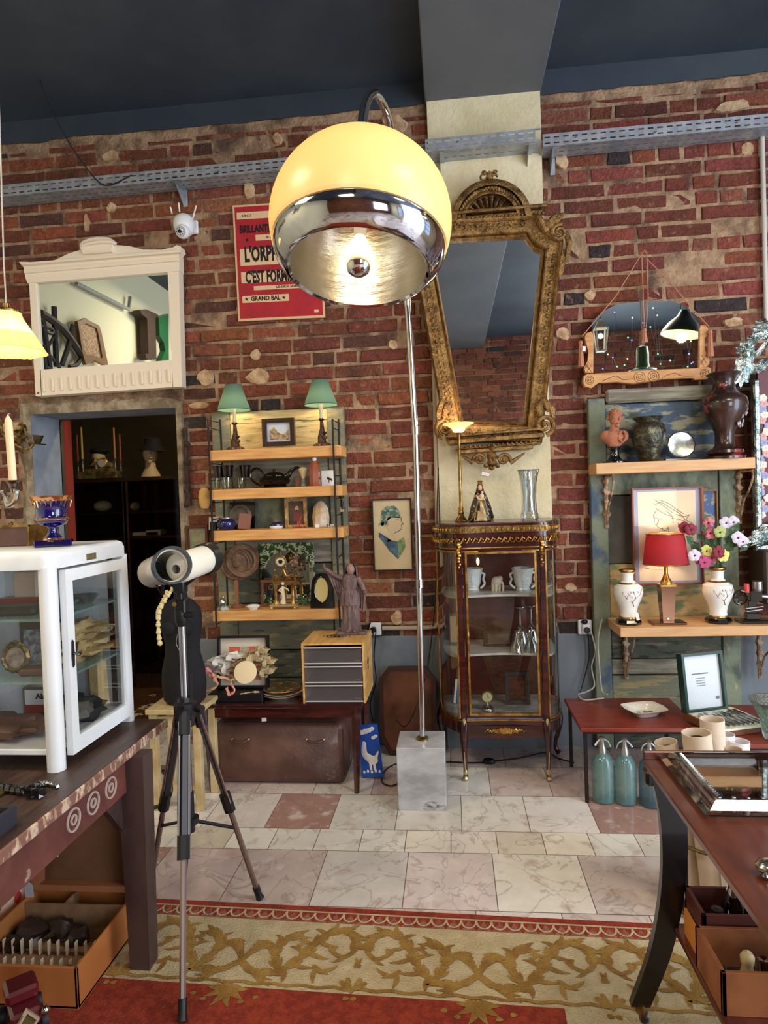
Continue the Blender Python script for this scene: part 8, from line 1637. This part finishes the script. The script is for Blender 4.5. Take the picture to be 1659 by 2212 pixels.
# ================================================================ right foreground: drinks trolley
QX0,QX1,QY0,QY1,QZ = .505,1.30,.80,1.885,.745; t = thing('trolley','dark wooden drinks trolley on castors with curved legs at the right foreground','trolley',(.9,1.35,0)); TRW = M('trolley_mahogany',(96,48,36),.28,c2=(76,36,28),vs=4,st=(6,1,1),coat=.4)
m = MB(); m.box(QX0,QX1,QY0,QY1,QZ-.018,QZ,b=.003); part('tabletop',m,TRW,t,None,world=True)
m = MB(); m.box(QX0+.002,QX1,QY1,QY1+.012,QZ-.022,QZ+.022,b=.002); part('raised_lip',m,TRW,t,None,world=True)
LB = M('black_stained_leg',(20,16,17),.35,coat=.3)
for (x,y,dx_,dy_) in ((QX0+.045,QY1-.03,-1,.05),(QX0+.045,QY0+.05,-1,-.05),(QX1-.05,QY1-.03,1,.05),(QX1-.05,QY0+.05,1,-.05)):
    q = bez([(x+dx_*.0,y,QZ-.02),(x-dx_*.02,y,QZ-.16),(x-dx_*.015,y,.42),(x+dx_*.02,y,.24),(x+dx_*.075,y+dy_*.4,.062)],6); m = MB(); pr_ = []
    hw,hd = .034,.012
    vs = []; 
    for i,p_ in enumerate(q): w_ = hw*(1.1-.35*i/(len(q)-1)); vs += [(p_.x-w_,p_.y-hd,p_.z),(p_.x+w_,p_.y-hd,p_.z),(p_.x+w_,p_.y+hd,p_.z),(p_.x-w_,p_.y+hd,p_.z)]
    F = [(3,2,1,0),tuple(4*(len(q)-1)+i for i in range(4))]+[(4*i+a,4*i+(a+1) % 4,4*i+4+(a+1) % 4,4*i+4+a) for i in range(len(q)-1) for a in range(4)]; m.add(vs,F); lg = part('leg',m,LB,t,None,world=True)
    e = q[-1]; m = MB(); m.cyl((e.x,e.y,e.z+.004),(e.x-dx_*.004,e.y,e.z-.017),.016,n=12); part('brass_ferrule',m,BRASS,lg,world=True); m = MB(); m.lathe([(0,-.010),(.016,-.010),(.020,-.004),(.020,.004),(.016,.010),(0,.010)],18,T(e.x-dx_*.01,e.y,.031) @ RY(PI/2)); part('castor',m,M('castor_dark',(40,34,30),.4),lg,world=True)
m = MB(); m.box(QX0-.004,QX0+.05,QY1-.04,QY1+.006,QZ-.06,QZ-.016,b=.008); part('corner_block',m,LB,t,.6,world=True)
m = MB(); m.box(.565,1.25,.85,1.865,.285,.302,b=.003); part('lower_shelf',m,TRW,t,None,world=True)
# crystal tray and bowl on top
zt_ = QZ+.0005; c0 = PZ(1468,1640,QZ); c1 = PZ(1560,1742,QZ); t = thing('crystal_tray','large clear cut crystal tray with pooled bowl on the trolley top','tray',(1.0,1.61,zt_)); CRY = M('crystal',(248,250,252),.03,trans=1,ior=1.5)
ax0,ax1,ay0,ay1 = c0.x-1.0-.012,.23,c1.y-1.61-.02,c0.y-1.61-.03
o = [(ax0,ay0),(ax1,ay0),(ax1,ay1),(ax0,ay1)]; m = MB(); n_ = 4
def ringz(levels):
    vs = []; 
    for (e_,z) in levels: vs += [(x+math.copysign(e_,x-.1),y+math.copysign(e_,y),z) for x,y in o]
    F = [(j*4+i,j*4+(i+1) % 4,j*4+4+(i+1) % 4,j*4+4+i) for j in range(len(levels)-1) for i in range(4)]; F += [(0,3,2,1),tuple((len(levels)-1)*4+i for i in range(4))]; m.add(vs,F)
ringz([(-.03,0),(-.012,.004),(.004,.026),(0,.030),(-.008,.028),(-.028,.012),(-.045,.010)]); part('tray_dish',m,M_pane('tray_crystal',(214,212,206),.12),t,None)
m = MB()
for i in range(26): 
    u = i/26; x = ax0+.004; y = ay0+(ay1-ay0)*u; m.box(x-.004,x+.004,y,y+(ay1-ay0)/26*.5,.016,.032,b=.0015)
for i in range(20): x = ax0+(ax1-ax0)*i/20; m.box(x,x+.008,ay0-.002,ay0+.006,.016,.032,b=.0015)
part('cut_facets',m,M_pane('facet_crystal',(236,236,236),.4),t,None)
m = MB(); m.lathe([(.03,.012),(.085,.014),(.11,.045),(.112,.055),(.104,.054),(.08,.022),(0,.018)],40,T(-.04,.02,0)); part('round_bowl',m,M_pane('tray_crystal'),t)
pb = PZ(1662,1640,QZ); m = MB(); m.lathe([(0,0),(.028,0),(.03,.005),(.034,.055),(.031,.055),(.027,.008),(0,.008)],24); m2 = MB(); m2.lathe([(.0345,.048),(.035,.057),(.031,.057),(.031,.050)],24); t = thing('blue_rimmed_glass','small glass with cobalt blue rim at the right edge of the trolley','glass',(pb.x+.005,1.825,zt_)); part('glass_body',m,M_pane('wine_glass'),t); part('blue_rim',m2,COB,t)
pm_ = PZ(1655,1890,QZ); m = MB(); m.sph((0,0,.016),.03,14,sc=(1,.8,.5)); m.sph((-.02,-.02,.008),.006,8); solo('metal_bell',m,SILVER,'small shiny metal thing at the right edge on the trolley top','ornament',(pm_.x+.01,pm_.y,zt_))
# boxes with bottles on the lower shelf
zb2 = .3025; BXW = M('box_wood',(150,92,54),.5,c2=(120,70,40),vs=5,st=(1,4,1)); BXD = M('box_dark_inside',(44,30,24),.7)
def crate(x0,x1,y0,y1,h,lab,col_):
    t = thing('wooden_crate',lab,'box',((x0+x1)/2,(y0+y1)/2,zb2),0,None); m = MB()
    for (a,b_,c_,d_) in ((x0,x1,y0,y0+.010),(x0,x1,y1-.010,y1),(x0,x0+.010,y0,y1),(x1-.010,x1,y0,y1)): m.box(a,b_,c_,d_,zb2,zb2+h,b=.001)
    part('box_walls',m,col_,t,None,world=True); m = MB(); m.box(x0+.01,x1-.01,y0+.01,y1-.01,zb2,zb2+.006); part('box_bottom',m,BXD,t,None,world=True)
crate(.592,.99,1.71,1.838,.12,'dark wooden box of decanters at the back of the trolley shelf',M('box_dark_red',(78,38,32),.45)); crate(.570,.99,1.535,1.70,.10,'open brown wooden box with a pepper mill on the trolley shelf',BXW)
m = MB(); m.box(.583,.589,1.74,1.82,zb2+.0,zb2+.07); solo('card_label',m,M('ochre_label',(200,130,56),.6),'ochre label strip on the side of the dark decanter box','label',(.586,1.78,zb2),world=True)
DEC = M_pane('decanter_glass',(170,160,146),.35)
for (x,y,h,lab,stp) in ((.70,1.80,.21,'clear decanter with dark stopper in the dark box',1),(.77,1.80,.17,'stopperless clear bottle right of the tall decanter',0),(.84,1.80,.15,'small clear bottle at the right of the dark box',0),(.645,1.76,.10,'short dark vial at the front left of the dark box',1),(.83,1.74,.12,'short dark bottle at the front right of the dark box',1)):
    t = thing('decanter',lab,'bottle',(x,y,zb2+.0065),0,'bottles in the dark box'); r = .030; m = MB(); m.lathe([(0,0),(r,0),(r*1.05,.01),(r,h*.45),(r*.45,h*.62),(r*.36,h*.85),(r*.5,h*.88),(r*.3,h*.88)],20); part('bottle_body',m,DEC,t)
    if stp: m = MB(); m.lathe([(r*.32,h*.8),(r*.5,h*.88),(r*.5,h),(0,h*1.02)],14); part('stopper',m,BLACKP,t)
CRW = M('cream_turned_wood',(206,186,140),.5,c2=(186,164,118),vs=20); 
for (x,y,lab,gr) in ((.66,1.62,'cream turned pepper mill standing in the brown box',0),(.88,1.745,'cream turned pepper mill leaning at the edge of the dark box',1)):
    m = MB(); m.lathe([(0,0),(.020,0),(.021,.01),(.018,.03),(.012,.052),(.015,.060),(.016,.074),(.010,.084),(.003,.086),(0,.09)],20); solo('pepper_mill',m,CRW,lab,'pepper mill',(x,y,zb2+.0065+.0),'pair of cream pepper mills')
t = thing('silver_spoons','tangle of small silver pieces beside the mill in the brown box','cutlery',(.62,1.62,zb2+.0065)); m = MB()
for k in range(6): a = k*1.1; m.tube([(.012*math.cos(a),.02*math.sin(a),.004),(.03*math.cos(a+.5)*.6,.03*math.sin(a+.4),.03)],.003,5)
part('pieces',m,SILVER,t)
pot(1650,2100,1.62,[(0,0),(8,0),(10,10),(14,40),(13,60),(10,62),(0,58)],M_pane('decanter_glass'),'glass_bottle','pinkish glass at the right edge of the brown box','bottle',zb2+.0065)
# ---- rolled papers in a stand behind the trolley
rx_,ry_ = .93,2.42; t = thing('umbrella_stand','dark ring stand holding rolled papers behind the trolley','stand',(rx_,ry_,0))
for z in (.02,.26): m = MB(); m.tube([(.19*math.cos(a),.15*math.sin(a),z) for a in [2*PI*k/32 for k in range(32)]],.006,7,closed=True); part('ring',m,M('stand_brass_dark',(100,84,56),.4,.7),t)
for k in range(4): a = k*PI/2+.5; m = MB(); m.tube([(.19*math.cos(a),.15*math.sin(a),.0),(.19*math.cos(a),.15*math.sin(a),.27)],.005,6); part('post',m,IRON,t)
m = MB(); m.lathe([(0,.0),(.18,.0),(.18,.010),(0,.010)],30,SC(1,.78,1)); part('base_plate',m,IRON,t)
RP = M('paper_roll_cream',(222,204,184),.7,c2=(208,188,166),vs=3); RP2 = M('paper_roll_white',(230,226,228),.6)
rolls = [((1438,1602),2.42,23,RP,'cream paper roll leaning left over the trolley corner',(-.02)),((1504,1582),2.36,29,RP,'widest cream roll with a green and orange printed band',0),((1538,1553),2.47,24,RP,'tallest cream paper roll behind the printed one',0),((1566,1585),2.50,19,RP2,'white roll with a red top behind the tallest roll',0),((1596,1600),2.47,21,RP2,'white roll nearest the cutlery table',0),((1584,1617),2.36,17,M('paper_roll_tan',(196,172,146),.7),'tan roll with dark open end at the right of the stand',0),((1556,1640),2.31,17,RP2,'short white roll with red end low in the stand',0)]
for k,((px,py),Y_,r_,mat_,lab,ln) in enumerate(rolls):
    s = mm(Y_); tp = P(px,py,Y_); r = r_*s; bt = Vector((rx_+(tp.x-rx_)*.55,Y_,.012)); t = thing('paper_roll',lab,'paper roll',bt,0,'rolled papers in the stand'); d = (tp-bt); L = d.length; X = d.normalized().to_track_quat('Z','Y').to_matrix().to_4x4()
    m = MB(); m.lathe([(r*.86,.0),(r*.9,0),(r,L),(r*.92,L),(r*.8,.02)],28,X); part('paper',m,mat_,t)
    m = MB(); m.lathe([(r*.90,L-.05),(r*.55,L-.02),(r*.5,L-.06),(0,L-.06)],20,X); part('inner_core',m,M('roll_inside_red',(170,60,66),.7) if k in (3,6) else M('roll_inside_dark',(64,46,36),.8),t)  # two rolls are red inside, the others dark brown
    if k == 1:
        m = MB(); m.lathe([(r*1.002,L-.16),(r*1.004,L-.115)],28,X,a0=PI*1.0,a1=PI*1.85); part('green_band',m,M('print_green',(110,150,136),.7),t); m = MB(); m.lathe([(r*1.002,L-.19),(r*1.003,L-.165)],28,X,a0=PI*1.15,a1=PI*1.7); part('orange_band',m,M('print_orange',(190,130,92),.7),t)
# ================================================================ back room seen through the doorway
YC = 5.15; zk = P(260,1032,YC).z; xk0 = P(148,1100,YC).x; xk1 = P(400,1100,YC).x; t = thing('dark_showcase','dark glazed wooden showcase in the dim back room','cabinet',((xk0+xk1)/2,5.4,0)); DKW = M('dark_showcase_wood',(62,38,24),.4,c2=(44,26,18),vs=5)
m = MB(); m.box(xk0,xk1,YC,5.7,zk-.03,zk,b=.004); m.box(xk0,xk1,YC+.02,5.65,0,.12); m.box(xk0,xk1,5.6,5.65,0,zk); part('carcass',m,DKW,t,None,world=True)
for px in (148,270,395): x = P(px,1100,YC).x; m = MB(); m.box(x-.02,x+.02,YC,YC+.04,0,zk-.03); m.box(x-.01,x+.01,YC,5.6,0,zk-.03); part('upright',m,DKW,t,None,world=True)
for py in (1105,1160): z = P(260,py,YC).z; m = MB(); m.box(xk0+.02,xk1-.02,YC+.03,5.6,z-.02,z); part('shelf',m,DKW,t,None,world=True)
m = MB(); m.add([(xk0,YC+.01,.12),(xk1,YC+.01,.12),(xk1,YC+.01,zk-.03),(xk0,YC+.01,zk-.03)],[(0,1,2,3)]); part('glass_front',m,M_pane('showcase_glass',(200,196,184),.04),t,None,world=True)
def bk(px,Y): return (P(px,1030,Y).x,Y,zk+.0006)
m = MB(); 
xc = P(112,1000,4.36).x; xd = P(146,1000,4.36).x; zt9 = 2.25
vs = []; n_ = 24
for i in range(n_+1): u = i/n_; x = xc-.12+(xd-xc+.12)*u; vs += [(x,4.40+.018*math.sin(u*14),.02),(x,4.40+.018*math.sin(u*14),zt9)]
m.add(vs,[(2*i,2*i+2,2*i+3,2*i+1) for i in range(n_)]); m.add([(x,y+.006,z) for x,y,z in vs],[(2*i+1,2*i+3,2*i+2,2*i) for i in range(n_)]); solo('curtain',m,M('rust_red_curtain',(156,50,30),.8),'rust red curtain hanging just inside the left of the doorway','curtain',(xc,4.40,.0),world=True)
s = mm(5.2); t = thing('mannequin_head','cream display head wearing a black bucket hat on the showcase','display head',bk(326,5.22)); SK = M('display_head_cream',(206,182,140),.6)
m = MB(); m.lathe([(0,0),(22*s,0),(20*s,6*s),(12*s,20*s),(11*s,36*s)],24); m.sph((2*s,-2*s,52*s),19*s,20,sc=(.85,1,1.2)); m.sph((10*s,-20*s,50*s),3.4*s,8,sc=(.8,1,1.8)); m.sph((9*s,-17*s,41*s),3.6*s,8,sc=(1.5,1,.6)); m.sph((6*s,-15*s,34*s),5*s,8); part('head',m,SK,t); m = MB(); m.lathe([(30*s,58*s),(24*s,66*s),(19*s,72*s),(17*s,84*s),(10*s,89*s),(0,90*s)],28,T(1*s,0,0) @ RY(.08)); part('bucket_hat',m,BV,t)
t = thing('mannequin_head','display head with a dark beret left of the mantel clock in the back room','display head',bk(215,5.35)); m = MB(); m.lathe([(0,0),(18*s,0),(11*s,20*s),(11*s,34*s)],20); m.sph((0,0,50*s),17*s,16,sc=(.85,1,1.2)); part('head',m,SK,t); m = MB(); m.sph((2*s,0,66*s),20*s,18,sc=(1.1,1,.45)); part('beret',m,BV,t)
t = thing('mantel_clock','gilt figural clock on a long base on the back room showcase','clock',bk(215,5.2)); BG = M('dim_gilt',(176,150,96),.4,.6,c2=(110,90,56),vs=20)
m = MB(); m.box(-44*s,48*s,-.06,.06,0,16*s,b=.004); m.box(-30*s,34*s,-.05,.05,16*s,22*s,b=.003); part('long_base',m,BG,t,.6); m = MB(); m.sph((14*s,-.02,34*s),13*s,16,sc=(1,.7,1)); m.sph((-8*s,0,34*s),12*s,10,jit=.8); m.sph((26*s,0,28*s),9*s,10,jit=.8); part('clock_body',m,BG,t); m = MB(); m.lathe([(9*s,-.0),(0,-.0)],20,T(14*s,-.02-9.6*s,34*s) @ RX(PI/2)); part('dial',m,M('dial_enamel'),t)
for k,(px,py,h_,c_,lab) in enumerate(((180,912,95,(200,170,70),'yellow twisted candle in a stand at the left of the back room showcase'),(250,915,110,(176,130,80),'tall ochre candle right of the figural clock'),(262,930,95,(150,70,50),'dull red candle right of the figural clock'),(170,925,80,(150,60,40),'red candle beside the yellow twisted candle'))):
    t = thing('candlestick',lab,'candlestick',bk(px,5.3+.04*k),0,'candles in the back room'); hz = (1030-py)*mm(5.3); m = MB(); m.lathe([(0,0),(.035,0),(.012,.03),(.010,hz*.35),(.018,hz*.40),(0,hz*.40)],14); part('stand',m,M('dim_silver',(150,140,120),.3,.8),t); m = MB(); m.lathe([(.010,hz*.38),(.008,hz),(0,hz+.01)],10); part('candle',m,M('candle_wax_%d' % (k+1),c_,.5),t)
for k,(px,py,w_,h_,c_,lab) in enumerate(((222,1102,40,26,(210,200,180),'cream knitted cap on the upper shelf inside the showcase'),(318,1136,66,8,(206,200,188),'pale folded cloth on the lower showcase shelf'),(338,1158,34,12,(214,208,196),'pale flat box low in the showcase'),(292,1098,14,20,(190,176,150),'small cream jar in the showcase'))):
    p_ = P(px,py,5.3); sh_ = P(260,1105 if py < 1120 else 1160,YC).z; m = MB(); m.sph((0,0,h_*mm(5.3)*.5),1,14,sc=(w_*mm(5.3)*.5,.08,h_*mm(5.3)*.5)) if k in (0,3) else m.box(-w_*mm(5.3)*.5,w_*mm(5.3)*.5,-.06,.06,0,h_*mm(5.3),b=.004); solo(('cap','folded_cloth','flat_box','jar')[k],m,M('pale_dim_%d' % k,c_,.8),lab,('hat','cloth','box','jar')[k],(p_.x,5.3,sh_+.0006))
# ================================================================ things seen only in the mirrors
XM = XL+.03
def pm(px,py,dx=0): p = PMX(px,py,XM+dx,3.878); return p
TH_ = M('dark_thorn_wood',(52,46,46),.6)
t = thing('branch_sculpture','dark iron branch sculpture reflected at the left of the white framed mirror','sculpture',pm(120,790))
for ln,r in (([(87,676),(110,690),(140,716),(178,770)],.030),([(117,663),(118,700),(120,750),(122,792)],.024),([(92,690),(100,740),(108,798)],.024),([(157,703),(150,740),(134,788)],.022),([(88,704),(110,710),(112,720),(96,716)],.016),([(100,760),(118,780),(130,796)],.014),([(116,728),(100,756)],.012),([(95,745),(98,790),(104,796)],.018),([(178,770),(165,788),(150,792)],.018)):
    m = MB(); m.tube(bez([pm(x,y,.03) for x,y in ln],4),r,6); part('branch',m,TH_,t,world=True)
t = thing('cane_chair','cane backed wooden chair reflected in the white framed mirror','chair',pm(200,792)); WCH = M('walnut_chair',(128,92,58),.5)
m = MB(); o = [(168,694),(180,690),(186,687),(192,692),(214,703),(219,716),(234,788),(228,790),(205,778),(186,788),(178,760)]; i_ = [(174,702),(182,699),(188,699),(194,702),(209,709),(212,718),(222,772),(218,774),(203,768),(187,766),(180,750)]
def ringm(oo,ii,d):
    A = [pm(x,y,d) for x,y in oo]; B = [pm(x,y,d) for x,y in ii]; n = len(A); vs = A+B+[p+Vector((-.03,0,0)) for p in A+B]; F = []
    for k in range(n): j = (k+1) % n; F += [(k,j,n+j,n+k),(2*n+k,3*n+k,3*n+j,2*n+j),(k,2*n+k,2*n+j,j),(n+k,n+j,3*n+j,3*n+k)]
    m.add(vs,F)
ringm(o,i_,.06); part('back_frame',m,WCH,t,None,world=True); m = MB(); m.add([pm(x,y,.045) for x,y in i_],[tuple(range(len(i_)))]); m.add([pm(x,y,.04) for x,y in i_],[tuple(range(len(i_)))[::-1]]); part('cane_panel',m,M('cane_weave',(196,164,130),.7,c2=(150,116,86),vs=60,mixp=(.45,.55)),t,None,world=True)
def blockm(pts,d,th,mat_,name,lab,cat):
    A = [pm(x,y,d) for x,y in pts]; n = len(A); m = MB(); m.add(A+[p+Vector((-th,0,0)) for p in A],[tuple(range(n)),tuple(range(n,2*n))[::-1]]+[(k,n+k,n+(k+1) % n,(k+1) % n) for k in range(n)]); solo(name,m,mat_,lab,cat,A[0],world=True,smooth=None)
blockm([(303,670),(316,668),(342,680),(342,686),(336,687),(338,772),(344,776),(318,778),(314,764),(321,764),(318,688),(306,678)],.10,.08,M('dark_beam_wood',(62,44,38),.6),'wooden_corbel','dark wooden corbel reflected at the right of the white framed mirror','corbel')
blockm([(343,686),(364,678),(365,778),(348,780),(357,758),(354,740),(345,725)],.13,.06,M('dark_green_glaze',(40,92,60),.3),'green_vase','green vase edge reflected at the right of the white framed mirror','vase')
m = MB(); m.tube([pm(165,612,.02),pm(278,668,.02),pm(281,642,.02)],.018,8); struct('trim_6',m,M('grey_conduit',(150,156,154),.5),SM)
# hanging lamps reflected in the rope hung mirror
Ym = 3.886
def pn(px,py,Y=2.0): return PMY(px,py,Y,Ym)
c0 = pn(1472,724); t = thing('factory_lamp','dark hanging factory lamp with bright inside, reflected in the rope hung mirror','lamp',c0); m = MB(); m.lathe([(.17,0),(.165,.02),(.12,.09),(.06,.15),(.04,.20),(0,.21)],36,RY(.18)); part('dark_shade',m,M('green_black_enamel',(40,46,36),.35),t); m = MB(); m.lathe([(.163,.003),(.115,.085),(.05,.14),(0,.15)],36,RY(.18)); part('white_inside',m,M_shade('lit_enamel',(255,246,190),.5,.1,.6,(255,240,150)),t); m = MB(); m.tube([(.0,0,.2),(0,0,ZC-c0.z)],.004,6); part('cable',m,BLACKP,t)
lamp('POINT','factory_lamp_bulb',c0+Vector((0,0,-.02)),5,(1,.9,.6),.04)
c0 = pn(1298,760); t = thing('lantern','white lantern with glowing bulb reflected in the rope hung mirror','lantern',c0); WL = M('lantern_white',(226,226,220),.5)
m = MB(); m.lathe([(.075,.19),(.02,.26),(0,.27)],4,RZ(.78)); m.lathe([(.0,0),(.05,0),(.05,.01),(0,.01)],4,RZ(.78)); part('roof',m,WL,t,None)
for k in range(4): a = .78+k*PI/2; m = MB(); m.cyl((.045*math.cos(a),.045*math.sin(a),0),(.068*math.cos(a),.068*math.sin(a),.19),.006,n=6); part('bar',m,WL,t)
m = MB(); m.sph((0,0,.13),.022,12); part('bulb',m,M('glowing_bulb'),t); m = MB(); m.tube([(0,0,.26),(0,0,ZC-c0.z)],.002,5); part('chain',m,IRON,t)
c0 = pn(1388,800); t = thing('green_pendant','green enamel pendant lamp reflected at the centre of the rope hung mirror','lamp',c0); m = MB(); m.lathe([(.11,0),(.06,.02),(.05,.06),(.052,.14),(.045,.19),(.02,.20),(0,.2)],28); part('green_cap',m,M('green_enamel',(54,92,70),.3,coat=.4),t); m = MB(); m.tube([(0,0,.2),(0,0,ZC-c0.z)],.003,5); part('cord',m,ROPE,t)
random.seed(5); fl3 = thing('fairy_lights','string of tiny coloured fairy lights reflected in the rope hung mirror','fairy lights',pn(1400,700,1.6)); wire = []
for k in range(32):
    c_ = pn(random.uniform(1290,1500),random.uniform(664,800),1.6+random.uniform(-.15,.15)); wire.append(c_); m = MB(); m.sph(c_,.006,6); cc2 = [(80,255,150),(110,110,255),(255,240,160)][k % 3]; part('light',m,M('fairy_%d' % (k % 3),cc2,emit=cc2,es=5),fl3,world=True)
wire.sort(key=lambda p: p.x); m = MB(); m.tube([Vector((wire[0].x,wire[0].y,ZC))]+wire,.0012,4); part('wire',m,M('green_wire',(40,60,40)),fl3,world=True)
